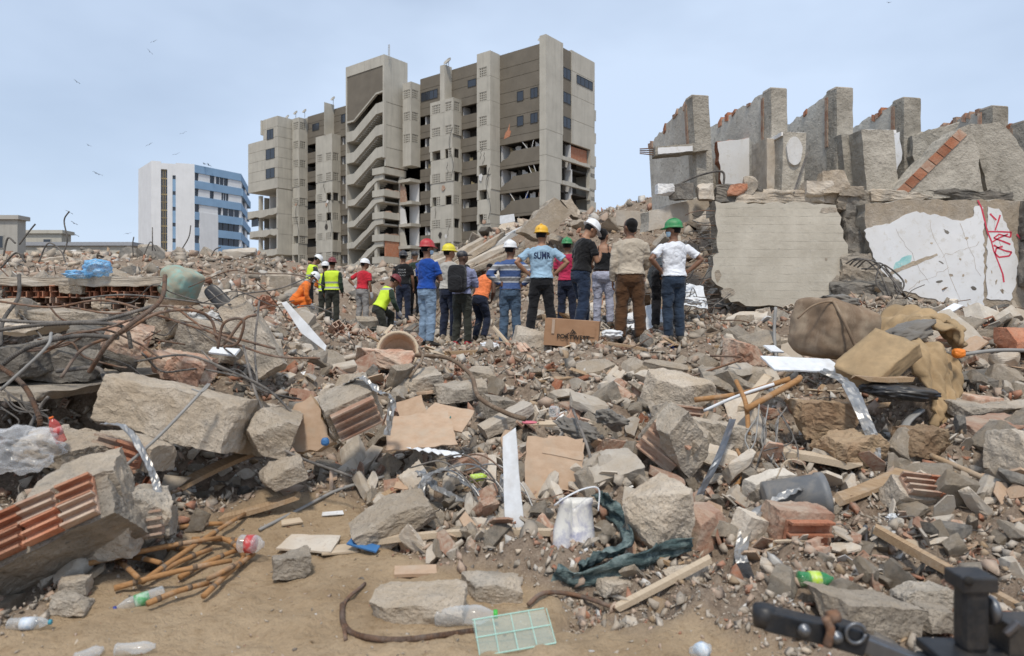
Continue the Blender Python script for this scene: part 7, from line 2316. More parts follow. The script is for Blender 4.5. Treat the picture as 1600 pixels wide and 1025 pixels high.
sheet(645, 645, 5.6, 0.22, 0.26, 0.012, 'fibreboard', (-30, -16, 10), 'upright tan board corner on the slope', 5)
sheet(640, 755, 5.1, 0.22, 0.15, 0.012, 'fibreboard', (-60, 10, 10), 'torn board piece near the red can', 6)
sheet(*G(486, 848, 0.015), 0.36, 0.22, 0.012, 'tile', (-84, 0, -8), 'pinkish panel scrap lying on the sand', 7)
sheet(*G(530, 858, 0.015), 0.22, 0.12, 0.012, 'wood_pale', (-86, 2, 20), 'pale board scrap beside the pinkish panel', 8)
sheet(*G(455, 815, 0.015), 0.14, 0.07, 0.01, 'wood_pale', (-80, 0, 30), 'little pale wood scrap on the sand slope', 9)
sheet(*G(520, 802, 0.015), 0.15, 0.06, 0.006, 'white_paint', (-82, 0, 15), 'printed white paper scrap on the sand slope', 10)
sheet(*G(650, 892, 0.02), 0.24, 0.10, 0.02, 'fibreboard', (-82, 0, 5), 'brown tile piece in front of the long lath', 11)
sheet(850, 662, 6.2, 0.30, 0.10, 0.03, 'wood_pale', (-75, 0, 0), 'pale board with a pink scrap on it', 12)
blob(827, 660, 6.0, (0.07, 0.05, 0.012), 'pink_plastic', 'pink plastic scrap on the pale board', 'plastic_scrap', 'plastic', 80)
chunk(612, 812, 4.4, (0.50, 0.30, 0.20), 'concrete_dusty', 'sloping grey slab with a broken face at the edge of the sand', 81, (10, -28, 18), 22, 6, 0.06, 4)
chunk(*G(655, 948, 0.04), (0.46, 0.26, 0.13), 'concrete_dusty', 'flat grey slab in front on the sand near the ribbed bottle', 82, (4, -5, -4), 24, 6, 0.06, 4)
chunk(*G(765, 915, 0.04), (0.32, 0.24, 0.11), 'concrete', 'pale flat stone at the foot of the white lath', 83, (4, 0, 8), 20, 7, 0.06)
chunk(1022, 810, 4.1, (0.33, 0.32, 0.40), 'concrete_dusty', 'round pale concrete boulder behind the teal cloth', 84, (10, 0, 30), 26, 10, 0.07)
brick_chunk(1040, 695, 5.2, (0.40, 0.28, 0.34), (18, 36, -20), 'tilted concrete block with red brick side on the slope', 85, 1, 1)
chunk(1065, 690, 5.15, (0.30, 0.24, 0.48), 'concrete', 'grey ridged concrete block leaning downhill', 86, (20, -42, 10), 22, 4, 0.05, 4)
chunk(1100, 822, 4.3, (0.26, 0.22, 0.24), 'brick_dusty', 'dusty red brick lump beside the torn silver film', 87, (5, 10, 25), 16, 5, 0.04)
chunk(950, 735, 5.0, (0.45, 0.3, 0.16), 'plaster', 'plaster slab with notched edge leaning on the slope', 88, (30, -14, 10), 18, 5, 0.05)
chunk(1060, 612, 6.6, (0.55, 0.4, 0.35), 'concrete_dusty', 'big tan concrete block above the tilted brick block', 89, (10, 12, 30), 22, 6, 0.06)
brick_chunk(1068, 650, 6.0, (0.36, 0.26, 0.2), (-10, 6, 15), 'grey block with an orange brick hollow below the tan block', 90, 1, 1)
chunk(1120, 690, 5.6, (0.42, 0.3, 0.3), 'concrete', 'grey lump beside the brown pole frame', 92, (0, 10, 10), 18, 8, 0.08)
chunk(1080, 905, 3.75, (0.24, 0.18, 0.13), 'concrete_dusty', 'pale broken stone beside the wooden stake', 93, (10, -20, 20), 16, 7, 0.07)
chunk(*G(960, 920, 0.04), (0.16, 0.12, 0.09), 'concrete', 'grey stone in front of the teal cloth', 94, (0, 0, 20), 14, 8, 0.08)
chunk(925, 578, 8.1, (0.5, 0.35, 0.12), 'concrete_dusty', 'long tan slab lying below the cardboard box', 95, (14, -10, 12), 18, 6, 0.05)
chunk(830, 533, 9.6, (0.52, 0.3, 0.30), 'concrete', 'pale concrete slab leaning against the cardboard box', 96, (-10, 22, 10), 18, 6, 0.05)
chunk(600, 560, 8.0, (0.65, 0.4, 0.22), 'brick_dusty', 'dusty reddish slab in front of the kneeling worker', 97, (8, 10, 10), 18, 6, 0.08)
chunk(650, 600, 7.2, (0.5, 0.35, 0.2), 'concrete', 'grey slab on the slope below the man in blue', 98, (10, -10, 20), 16, 6, 0.06)
chunk(745, 590, 7.6, (0.45, 0.3, 0.2), 'concrete_dusty', 'tan slab on the slope below the backpack', 99, (10, 8, -10), 16, 6, 0.06)
chunk(720, 612, 6.9, (0.50, 0.3, 0.16), 'concrete', 'rounded grey slab on the open slope', 103, (4, -6, 12), 16, 7, 0.06)
chunk(780, 635, 6.6, (0.34, 0.26, 0.24), 'concrete', 'angular grey stone on the open slope', 104, (8, 12, 30), 16, 8, 0.06)
chunk(790, 655, 6.2, (0.5, 0.24, 0.12), 'plaster', 'sloping plaster slab above the white lath', 105, (8, -24, 20), 16, 5, 0.05)
chunk(1160, 560, 8.0, (0.5, 0.4, 0.35), 'brick_dusty', 'reddish block beside the pale cushion heap', 106, (8, 12, 20), 16, 7, 0.08)
chunk(1190, 545, 8.6, (0.5, 0.4, 0.3), 'concrete', 'grey block behind the white laminate board', 107, (8, -12, 20), 16, 7, 0.08)
plank(G(585, 846, 0.04), G(862, 832, 0.06), 0.05, 0.035, 'wood_pale', 'long pale lath lying across the edge of the rubble')
plank(G(960, 952, 0.02), G(1112, 872, 0.08), 0.045, 0.03, 'wood_pale', 'pale wooden stake lying slanted at the front')
plank((1010, 860, 4.0), (1075, 895, 3.85), 0.03, 0.02, 'wood', 'thin brown stick crossing behind the stake')
plank((945, 536, 9.3), (1025, 550, 9.0), 0.10, 0.03, 'wood', 'brown board lying in front of the cardboard box')
plank((700, 552, 9.6), (790, 545, 9.8), 0.12, 0.06, 'wood', 'timber beam at the feet of the backpack man')
plank((770, 510, 9.8), (800, 545, 9.6), 0.06, 0.03, 'wood_pale', 'pale split stake standing beside the striped shirt man')
plank((1060, 540, 9.2), (1190, 535, 9.6), 0.16, 0.03, 'wood', 'brown boards lying before the wall panel')
plank((1000, 545, 9.2), (1110, 538, 9.3), 0.06, 0.03, 'white_sheet', 'white strip lying at the feet of the man in white')
rod([G(540, 1000, 0.01), G(537, 945, 0.01), G(570, 912, 0.01)], 0.010, 'rust', 'brown cable end curling on the sand', 'cable', 'cable')
rod([G(q[0], q[1], 0.012) for q in ((535, 945), (537, 975), (560, 993), (620, 1000), (690, 993), (745, 985))], 0.012, 'rust', 'ribbed rusty bar bent in a curve on the sand', ribs=True)
rod([G(q[0], q[1], 0.03) for q in ((825, 945), (850, 927), (900, 930), (960, 950))], 0.012, 'rust', 'rusty bar bent over behind the plastic tray')
rod([G(q[0], q[1], 0.02) for q in ((405, 828), (470, 795), (530, 765), (600, 745))], 0.012, 'pipe_grey', 'pale conduit pipe lying up the sand slope', 'pipe', 'pipe')
rod([(650, 555, 8.0), (700, 560, 7.6), (735, 585, 7.0), (748, 620, 6.4), (790, 645, 6.0), (820, 655, 5.8)], 0.022, 'wood_dark', 'charred black branch winding across the slope', 'branch', 'branch')
rod([(640, 590, 7.0), (660, 560, 7.3), (655, 545, 7.6)], 0.016, 'wood_dark', 'short charred fork of the black branch', 'branch', 'branch')
rod([(1060, 600, 7.4), (1090, 585, 7.2), (1160, 560, 7.2), (1110, 556, 7.6)], 0.012, 'rust', 'brown hooked rod above the tan block')
rod([(895, 640, 5.6), (915, 690, 5.2), (925, 725, 5.0)], 0.012, 'iron', 'black cord hanging over the fibreboard', 'cord', 'cord')
# torn metal flashing
for i, pts in enumerate([[(540, 600, 5.2), (565, 590, 5.1), (590, 610, 5.0), (612, 625, 5.0), (605, 680, 4.95)], [(655, 735, 4.9), (680, 760, 4.8), (720, 780, 4.75), (735, 770, 4.75)], [(700, 740, 4.9), (730, 755, 4.8), (770, 790, 4.6)], [(745, 765, 4.8), (780, 775, 4.7), (790, 740, 4.8)], [(640, 700, 5.2), (680, 705, 5.1), (720, 712, 5.0)], [(660, 790, 4.6), (662, 750, 4.7), (700, 730, 4.9)]]):
    ribbon(pts, [0.06, 0.09, 0.05][i % 3], 0.003, 'foil' if i != 4 else 'white_sheet', ['torn flashing draped over the red brick channels', 'torn silver flashing curling by the sloping slab', 'crushed silver channel piece on the slope', 'silver strip touching the white lath', 'white plastic trim on the fibreboard', 'looped dark flashing above the sloping slab'][i], 'metal_flashing', 'metal strip', crump=0.012, nw=4, seed=i)
for i in range(8):
    x0, y0 = 690 + 12 * i, 760 + _rh.uniform(-20, 20)
    rod([(x0 - 50, y0 - 20, 4.9), (x0, y0 - 30, 4.8), (x0 + 40, y0, 4.7), (x0 + 60, y0 + 40, 4.6)], 0.006, ['iron', 'foil', 'rust'][i % 3], 'thin bent strand in the torn metal tangle', group='strands of the metal tangle')
# crushed bucket
bk = empty('bucket', P(897, 832, 4.1), R(10), 'crushed white paint bucket with blue print lying mouth up', 'bucket')
bk.rotation_euler = (R(-14), R(10), R(10))
m = MB(); pr = [(0.10, -0.18), (0.125, -0.17), (0.125, -0.16), (0.13, 0.0), (0.138, 0.14), (0.146, 0.145), (0.146, 0.17), (0.138, 0.175), (0.132, 0.14), (0.122, -0.1), (0.10, -0.165)]
m.lathe(pr, 30)
m.v = [((x * (0.72 if z > 0 else 1.0)) - 0.05 * z, y * 0.5 + 0.10 * math.exp(-(x / 0.045) ** 2) * (1 if y < 0 else 0.2) * max(0, z + 0.17) * 3, z * 1.15 + 0.10 * x * (z > 0) - (0.07 * math.exp(-(x / 0.04) ** 2) if z > 0.1 and y < 0 else 0)) for x, y, z in m.v]
m.build('shell', MATS['bucket_white'], bk, True)
m = MB(); m.tube(spline([(-0.14, 0, 0.14), (-0.08, -0.05, 0.2), (0.03, -0.03, 0.26), (0.13, 0, 0.27), (0.14, 0, 0.14)], 6), 0.005, 6); m.build('handle', MATS['white_sheet'], bk, True)
gb = empty('bucket', P(1242, 780, 4.6), 0, 'dusty grey bucket lying on its side under torn film', 'bucket')
gb.rotation_euler = (0, R(82), R(-8))
m = MB(); m.lathe([(0.10, -0.2), (0.135, -0.195), (0.15, 0.15), (0.16, 0.155), (0.16, 0.2), (0.15, 0.2), (0.14, 0.1), (0.11, -0.18)], 24); m.v = [(x * (1 - 0.2 * (z > 0) * (x > 0)), y, z) for x, y, z in m.v]; m.build('shell', MATS['bucket_grey'], gb, True)
m = MB(); m.tube(spline([(-0.15, 0, -0.1), (-0.26, 0, -0.02), (-0.24, 0.02, 0.08), (-0.15, 0.05, 0.12)], 6), 0.005, 6); m.build('handle', MATS['wood_pale'], gb, True)
ribbon([G(865, 898, 0.06), G(900, 910, 0.06), G(960, 893, 0.07), G(1010, 875, 0.07), G(1030, 862, 0.09), G(1082, 850, 0.1)], [0.13, 0.15, 0.13, 0.1], 0.006, 'teal_cloth', 'long dusty teal woven strap trailing below the bucket', 'cloth_strip', 'cloth', side=(0, -0.3, 1), crump=0.005, nw=9, fold=(0.012, 1.6))
ribbon([G(905, 885, 0.1), G(940, 870, 0.1), G(978, 850, 0.12), G(972, 815, 0.13), G(948, 790, 0.15), G(938, 770, 0.2)], [0.12, 0.1, 0.13], 0.006, 'teal_cloth', 'twisted teal cloth rising beside the bucket', 'cloth_strip', 'cloth', side=(0.4, -0.5, 0.6), crump=0.006, nw=9, seed=5, fold=(0.018, 1.4))
# plastic tray
tr_ = empty('plastic_tray', P(*G(802, 988, 0.05)), R(14), 'broken pale green clear plastic tray with grid ribs on the sand', 'tray')
tr_.rotation_euler = (R(22), R(-4), R(12))
m = MB(); m.box(-0.17, 0.17, -0.10, 0.10, -0.002, 0.002); m.build('sheet', MATS['tray_green'], tr_)
for i in range(5):
    m = MB(); x = -0.17 + 0.085 * i; m.tube([(x, -0.10, 0.004), (x + 0.01, 0.10, 0.004)], 0.0022, 6); m.build('rib', MATS['tray_rim'], tr_)
for j in range(3):
    m = MB(); y = -0.10 + 0.10 * j; m.tube([(-0.17, y, 0.006), (0.17, y, 0.006)], 0.003, 6); m.build('rib', MATS['tray_rim'], tr_)
# cardboard box with its print
BW, BH, BD = 0.74, 0.37, 0.36
_bx = P(891, 549, 9.3)
cb = empty('cardboard_box', (_bx.x, _bx.y, max(_bx.z, gh(_bx.x, _bx.y) + 0.04)), R(-6), 'brown cardboard box with black lettering standing at the feet of the onlookers', 'box')
cb.rotation_euler = (0, R(4), R(-10))
V, f = rock_geo(1, (BW, BD, BH), 6, cuts=0, rough=0.01, freq=4)
V[:, 1] += BD / 2; V[:, 2] += BH / 2
mesh_obj('carton', V, f, MATS['cardboard'], cb)
m = MB(); m.box(-BW / 2 + 0.10, -BW / 2 + 0.14, -0.012, -0.008, BH * 0.45, BH * 0.98); m.build('tape_strip', MATS['tape'], cb)
m = MB(); m.box(BW / 2 - 0.2, BW / 2 - 0.05, -0.013, -0.009, BH * 0.42, BH * 0.78); m.build('paper_label', MATS['cardboard'], cb)
cu = bpy.data.curves.new('lettering', 'FONT'); cu.body = 'PORTWEST'; cu.size = 0.082; cu.align_x = 'CENTER'; cu.offset = 0.0025; cu.extrude = 0.001; cu.space_character = 1.08
_to = bpy.data.objects.new('lettering', cu); link(_to)
_dg = bpy.context.evaluated_depsgraph_get()
_me = bpy.data.meshes.new_from_object(_to.evaluated_get(_dg)); bpy.data.objects.remove(_to); bpy.data.curves.remove(cu)
_me.materials.append(MATS['ink_black'])
_lo = bpy.data.objects.new('lettering', _me); link(_lo, cb); _lo.location = (0.03, -0.02, 0.11); _lo.rotation_euler = (R(90), 0, 0)
for dx, hh in ((0.0, 0.06), (0.022, 0.04)):
    m = MB(); m.bar((0.02 - 0.03 + dx, -0.021, 0.18), (0.02 + dx, -0.021, 0.18 + hh), 0.002, 0.012, up=Vector((1, 0, 0))); m.bar((0.02 + dx, -0.021, 0.18 + hh), (0.02 + 0.03 + dx, -0.021, 0.18), 0.002, 0.012, up=Vector((1, 0, 0))); m.build('peak_logo', MATS['ink_black'], cb)
rod([(860, 560, 8.9), (876, 547, 9.0), (897, 537, 9.1), (876, 547, 9.0), (900, 556, 8.9)], 0.008, 'wood_pale', 'thin pale twig in front of the cardboard box', 'twig', 'twig')
# basket and bits
bsk = empty('basket', P(622, 552, 8.2), 0, 'split wicker basket lying on its side before the workers', 'basket')
bsk.rotation_euler = (R(70), R(20), 0)
m = MB(); m.lathe([(0.05, -0.14), (0.13, -0.13), (0.2, -0.04), (0.235, 0.08), (0.24, 0.1), (0.21, 0.1), (0.18, -0.02), (0.1, -0.10)], 20); m.build('bowl', MATS['fibreboard'], bsk)
m = MB(); m.tube([(0.235 * math.cos(a), 0.235 * math.sin(a), 0.1) for a in np.linspace(0, 6.28, 21)], 0.02, 7); m.build('rim', MATS['wood_pale'], bsk, True)
blob(905, 672, 5.6, (0.22, 0.14, 0.07), 'cloth_grey', 'crumpled grey cloth lying on the slope', 'cloth', 'cloth', 120, 2.2, 0.2, 1.7, (15, 20, 10), 20)
blob(955, 655, 5.7, (0.16, 0.12, 0.08), 'cloth_grey', 'balled grey cloth beside the crumpled one', 'cloth', 'cloth', 121, 2.2, 0.22, 1.7, (0, 20, 30), 20)
blob(704, 655, 5.7, (0.05, 0.05, 0.03), 'teal_bit', 'dark teal plastic lump by the fibreboard', 'plastic_scrap', 'plastic', 122, 2.2, 0.3, 3)
blob(866, 643, 6.0, (0.05, 0.05, 0.05), 'pet_clear', 'clear cup beside the crumpled cloth', 'cup', 'cup', 123, 3)
blob(508, 690, 4.9, (0.03, 0.02, 0.03), 'blue_sheet', 'small bright blue cap under the brick lump', 'plastic_scrap', 'plastic', 124)
sheet(568, 852, 4.2, 0.2, 0.06, 0.01, 'blue_sheet', (-75, 10, -12), 'blue plastic strip under the sloping slab', 14, 'plastic_scrap', 'plastic')
ribbon([(1040, 545, 9.2), (1052, 538, 9.25), (1062, 555, 9.1)], 0.05, 0.01, 'navy_strap', 'navy blue strap on the boards', 'strap', 'strap')
rod([(1048, 540, 9.2), (1056, 552, 9.1), (1072, 558, 9.0)], 0.03, 'navy_strap', 'navy plastic tube beside the strap', 'tube', 'plastic')
for i, (px, py, Y) in enumerate([(765, 542, 9.7), (957, 522, 9.7), (1060, 468, 10.6), (1085, 470, 11.2), (980, 500, 10.8), (1280, 495, 10.8), (610, 505, 15)]):
    blob(px, py, Y, (0.16, 0.1, 0.07), ['white_sheet', 'white_sheet', 'white_paint', 'white_sheet', 'white_sheet', 'orange_plastic', 'white_paint'][i], ['small white plastic lump by the backpack man', 'white foam lump behind the beige shirt man', 'white torn sheet in the rod tangle', 'white sheet fold near the panel edge', 'white scrap between the brown trousers and the woman', 'orange rag at the foot of the gap between panels', 'white lump near the kneeling worker'][i], 'plastic_scrap', 'plastic', 130 + i, 2.4, 0.16, 2)
sheet(1080, 462, 11.9, 0.6, 0.5, 0.03, 'white_sheet', (-30, 12, 10), 'broad white board behind the man in white jeans side', 15)
sheet(1010, 500, 11.2, 0.7, 0.5, 0.03, 'white_sheet', (-40, -20, 10), 'white board lying behind the brown trousers', 16)

# ---------------- far side of the slope
blob(1302, 516, 7.4, (0.39, 0.34, 0.32), 'mattress_brown', 'brown stained cushion bundle tied with piping', 'cushion_bundle', 'cushion', 140, 5.5, 0.04, 1.3, (4, 10, 20), 26)
rod([(1302, 470, 7.05), (1318, 500, 6.98), (1338, 545, 6.97), (1342, 556, 7.0)], 0.016, 'mattress_brown', 'pale piping seam down the cushion bundle', 'piping', 'piping')
rod([(1246, 498, 7.1), (1270, 478, 7.05), (1300, 471, 7.05), (1330, 480, 7.15), (1352, 498, 7.3)], 0.010, 'mattress_brown', 'pale piping around the top edge of the cushion bundle', 'piping', 'piping')
blob(1312, 470, 7.3, (0.22, 0.16, 0.07), 'cloth_grey', 'grey and orange cloth tucked on top of the cushion bundle', 'cloth', 'cloth', 145, 2.3, 0.15, 1.6, (0, 6, 0), 16)
for i, (pts, w_, sd, fo, lb) in enumerate([
    ([(1345, 528, 7.7), (1385, 505, 7.6), (1430, 492, 7.5), (1475, 500, 7.4), (1500, 525, 7.3)], [0.5, 0.6, 0.55, 0.4], (0.15, 1, 0.25), (0.035, 1.5), 'tan foam sheet folded over behind the cushion bundle'),
    ([(1415, 515, 7.1), (1450, 505, 7.0), (1485, 520, 6.9), (1503, 545, 6.8)], [0.34, 0.4, 0.3], (0.2, 1, 0.1), (0.03, 2), 'upper tan blanket fold beside the small orange piece'),
    ([(1425, 535, 6.7), (1450, 556, 6.5), (1463, 600, 6.4), (1476, 640, 6.3), (1462, 672, 6.25)], [0.40, 0.38, 0.30, 0.22, 0.14], (1, 0.3, 0.1), (0.03, 2), 'tan foam sheet drooping over the dark hollow'),
    ([(1455, 540, 6.9), (1480, 570, 6.75), (1490, 610, 6.65), (1488, 640, 6.6)], [0.25, 0.26, 0.2], (1, 0.4, 0), (0.025, 1.7), 'second tan sheet hanging beside the drooping one')]):
    ribbon(pts, w_, 0.035, 'foam_tan', lb, 'foam_sheet', 'foam', side=sd, crump=0.006, nw=14, seed=i + 2, fold=fo)
V, f = rock_geo(141, (0.62, 0.45, 0.16), 14, cuts=2, rough=0.04, freq=3, cut_lo=0.85)
o = mesh_obj('foam_block', V, f, MATS['foam_tan'], smooth=True); o.location = P(1368, 565, 6.3); o.rotation_euler = (R(20), R(-34), R(15)); tag(o, 'thick tan foam block propped beside the cushion bundle', 'foam')
blob(1420, 520, 6.9, (0.3, 0.22, 0.1), 'cloth_grey', 'grey cloth folded in the tan foam', 'cloth', 'cloth', 142, 2.4, 0.14, 1.5, (0, -20, 20), 18)
blob(1405, 612, 6.0, (0.34, 0.25, 0.07), 'black_plastic', 'black plastic sheet in the hollow under the foam', 'plastic_sheet', 'plastic', 143, 2.6, 0.1, 1.5, (0, 5, 0), 18)
blob(1498, 552, 6.6, (0.06, 0.05, 0.05), 'orange_plastic', 'small orange plastic piece beside the foam', 'plastic_scrap', 'plastic', 144)
sheet(1255, 570, 6.5, 0.72, 0.32, 0.015, 'white_sheet', (-70, 3, 6), 'large white laminate board lying on the slope', 20, amp=0.02)
sheet(1208, 545, 6.9, 0.2, 0.12, 0.015, 'white_sheet', (-60, 3, 36), 'small white laminate piece behind the large one', 21)
plank((1340, 590, 6.0), (1420, 592, 6.0), 0.12, 0.04, 'wood', 'short yellowish board under the foam block')
ribbon([(1285, 578, 6.0), (1322, 598, 5.8), (1345, 640, 5.5), (1365, 690, 5.3), (1368, 722, 5.2)], [0.07, 0.10, 0.09, 0.08], 0.004, 'foil', 'long silver flashing bending down from the white laminate board', 'metal_flashing', 'metal strip', side=(1, -0.2, 0.3), crump=0.012, nw=4, seed=8)
ribbon([(1440, 640, 5.9), (1418, 660, 5.8), (1408, 690, 5.7)], 0.06, 0.02, 'pipe_grey', 'curved grey hose end below the foam', 'hose', 'hose')
ribbon([(1160, 880, 3.95), (1158, 860, 4.05), (1175, 810, 4.2), (1215, 780, 4.4), (1250, 762, 4.5)], 0.07, 0.004, 'foil', 'crumpled silver flashing curving down by the brick shells', 'metal_flashing', 'metal strip', side=(1, -0.3, 0.2), crump=0.012, nw=4, seed=11)
ribbon([(1158, 880, 3.95), (1172, 915, 3.75), (1200, 945, 3.55), (1215, 960, 3.5)], 0.09, 0.004, 'metal_dark', 'dark metal channel below the silver flashing', 'metal_flashing', 'metal strip', side=(1, -0.3, 0.2), crump=0.006, nw=4, seed=12)
ribbon([(1145, 655, 5.4), (1125, 710, 5.1), (1100, 760, 4.9), (1085, 795, 4.7)], 0.05, 0.006, 'metal_worn', 'flat grey metal bar standing beside the brown pole frame', 'metal_strip', 'metal strip', crump=0.004)
rod([(1085, 625, 6.0), (1160, 615, 5.9), (1235, 592, 5.8)], 0.024, 'cane', 'thick brown pole of the broken frame, upper rail', 'pole', 'pole')
rod([(1150, 595, 5.9), (1165, 630, 5.7), (1170, 680, 5.5)], 0.020, 'cane', 'brown pole of the broken frame, upright', 'pole', 'pole')
rod([(1165, 640, 5.6), (1240, 598, 5.7), (1250, 590, 5.8)], 0.026, 'cane', 'brown pole of the broken frame with knotted end', 'pole', 'pole')
rod([(1150, 700, 5.5), (1165, 735, 5.2), (1150, 760, 5.1)], 0.016, 'cane', 'short brown pole below the broken frame', 'pole', 'pole')
rod([(1100, 642, 5.9), (1150, 620, 5.8), (1210, 600, 5.7)], 0.014, 'white_sheet', 'white pipe crossing the broken pole frame', 'pipe', 'pipe')
rod([(1212, 480, 8.6), (1210, 520, 8.5), (1213, 560, 8.3)], 0.02, 'pipe_grey', 'short upright grey pipe stub beside the cushion bundle', 'pipe', 'pipe')
rod([(1470, 560, 7.0), (1550, 548, 7.0), (1620, 548, 7.1)], 0.02, 'pipe_grey', 'grey pipe lying level beside the foam', 'pipe', 'pipe')
rod([(1455, 712, 5.2), (1520, 740, 4.9), (1600, 775, 4.6)], 0.022, 'wood', 'brown pole sloping towards the machine', 'pole', 'pole')
sheet(1478, 488, 9.2, 0.5, 0.12, 0.02, 'white_sheet', (-60, -26, 10), 'white lath propped in front of the sprayed panel', 22)
plank((1190, 705, 5.6), (1340, 728, 5.2), 0.16, 0.05, 'wood_pale', 'pale weathered beam on the slope below the hollow')
plank((1160, 640, 6.0), (1200, 590, 6.4), 0.09, 0.04, 'wood_pale', 'tilted pale board behind the pole frame')
plank((1310, 780, 4.8), (1410, 738, 5.0), 0.14, 0.03, 'wood', 'brown board bundle beside the grey bucket')
plank((1365, 825, 4.2), (1610, 960, 3.5), 0.05, 0.05, 'wood', 'long wooden rail slanting down to the machine')
plank((1440, 855, 4.2), (1640, 940, 3.7), 0.03, 0.03, 'wood_dark', 'dark thin batten beside the long rail')
rod([(1352, 822, 4.3), (1356, 890, 4.1)], 0.014, 'metal_worn', 'grey metal edge standing at the head of the rail', 'metal_strip', 'metal strip')
brick_chunk(1255, 850, 4.1, (0.36, 0.2, 0.38), (8, 6, 14), 'tan broken hollow block above the green soda bottle', 150, 2, 1, 'brick_dusty')
brick_chunk(1455, 765, 4.7, (0.52, 0.34, 0.18), (-50, 8, 8), 'broad block with pink tile face on the slope', 151, 1, 2, 'concrete_dusty')
chunk(1340, 962, 3.3, (0.44, 0.34, 0.26), 'concrete_dusty', 'large pale cracked stone behind the black machine', 152, (6, 8, 15), 26, 7, 0.05, 3)
chunk(1440, 935, 3.5, (0.26, 0.16, 0.12), 'concrete', 'grey pebbly stone behind the machine post', 153, (0, 4, 5), 16, 8, 0.09)
chunk(1460, 965, 3.35, (0.2, 0.15, 0.1), 'concrete_dusty', 'tan stone beside the machine post', 154, (0, 10, 20), 14, 8, 0.07)
chunk(1440, 690, 5.4, (0.34, 0.26, 0.2), 'dirt', 'clod of brown earth below the foam', 155, (0, 0, 20), 16, 8, 0.12)
chunk(1595, 720, 5.0, (0.5, 0.4, 0.42), 'concrete', 'big grey boulder at the frame edge', 156, (0, 10, 20), 20, 8, 0.06)
chunk(1540, 640, 6.2, (0.62, 0.4, 0.12), 'concrete', 'flat slab ledge beside the foam', 157, (5, 0, 6), 18, 5, 0.06)
chunk(1545, 600, 6.8, (0.55, 0.4, 0.16), 'concrete_dark', 'dark flat slab beside the level pipe', 158, (12, -6, 10), 16, 5, 0.05)
chunk(1555, 668, 5.7, (0.55, 0.35, 0.1), 'brick_dusty', 'reddish flat slab near the frame edge', 159, (8, -4, 10), 16, 5, 0.06)
chunk(1595, 530, 7.6, (0.4, 0.3, 0.25), 'brick', 'dark red hollow block at the frame edge', 160, (0, 0, 10), 12, 3, 0.03)
chunk(1280, 655, 5.9, (0.5, 0.4, 0.3), 'dirt', 'brown earth lump under the white laminate board', 161, (0, 0, 0), 16, 8, 0.12)
chunk(1320, 700, 5.4, (0.5, 0.4, 0.22), 'dirt', 'brown earth slope beside the silver flashing', 162, (0, 0, 20), 16, 8, 0.12)
chunk(1200, 760, 4.9, (0.30, 0.2, 0.22), 'plaster', 'tan plaster lump beside the grey bucket', 163, (10, 0, 20), 14, 6, 0.05)
chunk(1175, 830, 4.2, (0.22, 0.14, 0.2), 'plaster', 'pale plaster slab edge behind the silver flashing', 164, (10, 20, 20), 14, 6, 0.05)
blob(1395, 810, 4.5, (0.05, 0.04, 0.035), 'white_sheet', 'crumpled white paper on the slope', 'paper', 'paper', 165, 2.2, 0.4, 4)
for i in range(10):
    a = _rh.uniform(1170, 1240)
    rod([(a, _rh.uniform(630, 660), 5.6), (a + _rh.uniform(-20, 30), _rh.uniform(670, 700), 5.4), (a + _rh.uniform(-30, 30), _rh.uniform(700, 760), 5.2)], 0.006, 'iron' if i % 2 else 'pipe_grey', 'thin wire in the tangle under the pole frame', group='wires under the pole frame')

# ---------------- black tow hitch of a machine, close to the camera
MY = 2.15
mc = empty('tow_hitch', P(1400, 1040, MY), 0, 'black steel tow hitch and jack post of a parked machine', 'tow hitch')
_m0 = P(1400, 1040, MY)
def mp_(px, py, Y): return P(px, py, Y) - _m0
def mbar(name, a, b, w, h, mat, parent=None, bev=0.006):
    m = MB(); m.bar(mp_(*a), mp_(*b), w, h)
    o = m.build(name, MATS[mat], parent or mc)
    bv = o.modifiers.new('edge', 'BEVEL'); bv.width = bev; bv.segments = 2
    return o
db = mbar('drawbar', (1192, 964, MY), (1300, 990, MY), 0.07, 0.065, 'metal_dark')
m = MB(); m.lathe([(0.01, -0.03), (0.034, -0.03), (0.036, 0.0), (0.034, 0.03), (0.01, 0.034)], 18, Matrix.Translation(mp_(1194, 962, MY))); m.build('nose', MATS['metal_dark'], mc, True)
mbar('coupler_block', (1296, 985, MY), (1345, 1000, MY), 0.085, 0.075, 'metal_dark')
mbar('slide_bar', (1340, 1000, MY), (1440, 1040, MY), 0.06, 0.05, 'metal_worn')
for (px, py) in ((1256, 984), (1306, 995)):
    m = MB(); m.lathe([(0.02, 0), (0.02, 0.008), (0.013, 0.009), (0.013, 0.02), (0.004, 0.021)], 12, Matrix.Translation(mp_(px, py, MY - 0.05)) @ Matrix.Rotation(R(90), 4, 'X')); m.build('bolt', MATS['metal_worn'], mc, True)
m = MB(); q = mp_(1337, 990, MY - 0.05); m.tube([q + Vector((0.03 * math.cos(a), 0, 0.03 * math.sin(a))) for a in np.linspace(0, 6.28, 17)], 0.006, 7); m.build('pin_ring', MATS['metal_worn'], mc, True)
m = MB(); m.tube(spline([mp_(1290, 965, MY - 0.05), mp_(1298, 985, MY - 0.05), mp_(1292, 1010, MY - 0.05)], 6), 0.014, 8); m.tube([mp_(1296, 965, MY - 0.05), mp_(1308, 962, MY - 0.04)], 0.02, 8); m.build('chain_link', MATS['rust'], mc, True)
mbar('post', (1517, 1015, MY), (1517, 910, MY), 0.078, 0.078, 'metal_dark', bev=0.02)
mbar('post_head', (1517, 918, MY), (1517, 894, MY), 0.11, 0.10, 'metal_dark')
mbar('base_plate', (1450, 1018, MY), (1600, 1022, MY), 0.14, 0.03, 'metal_dark')
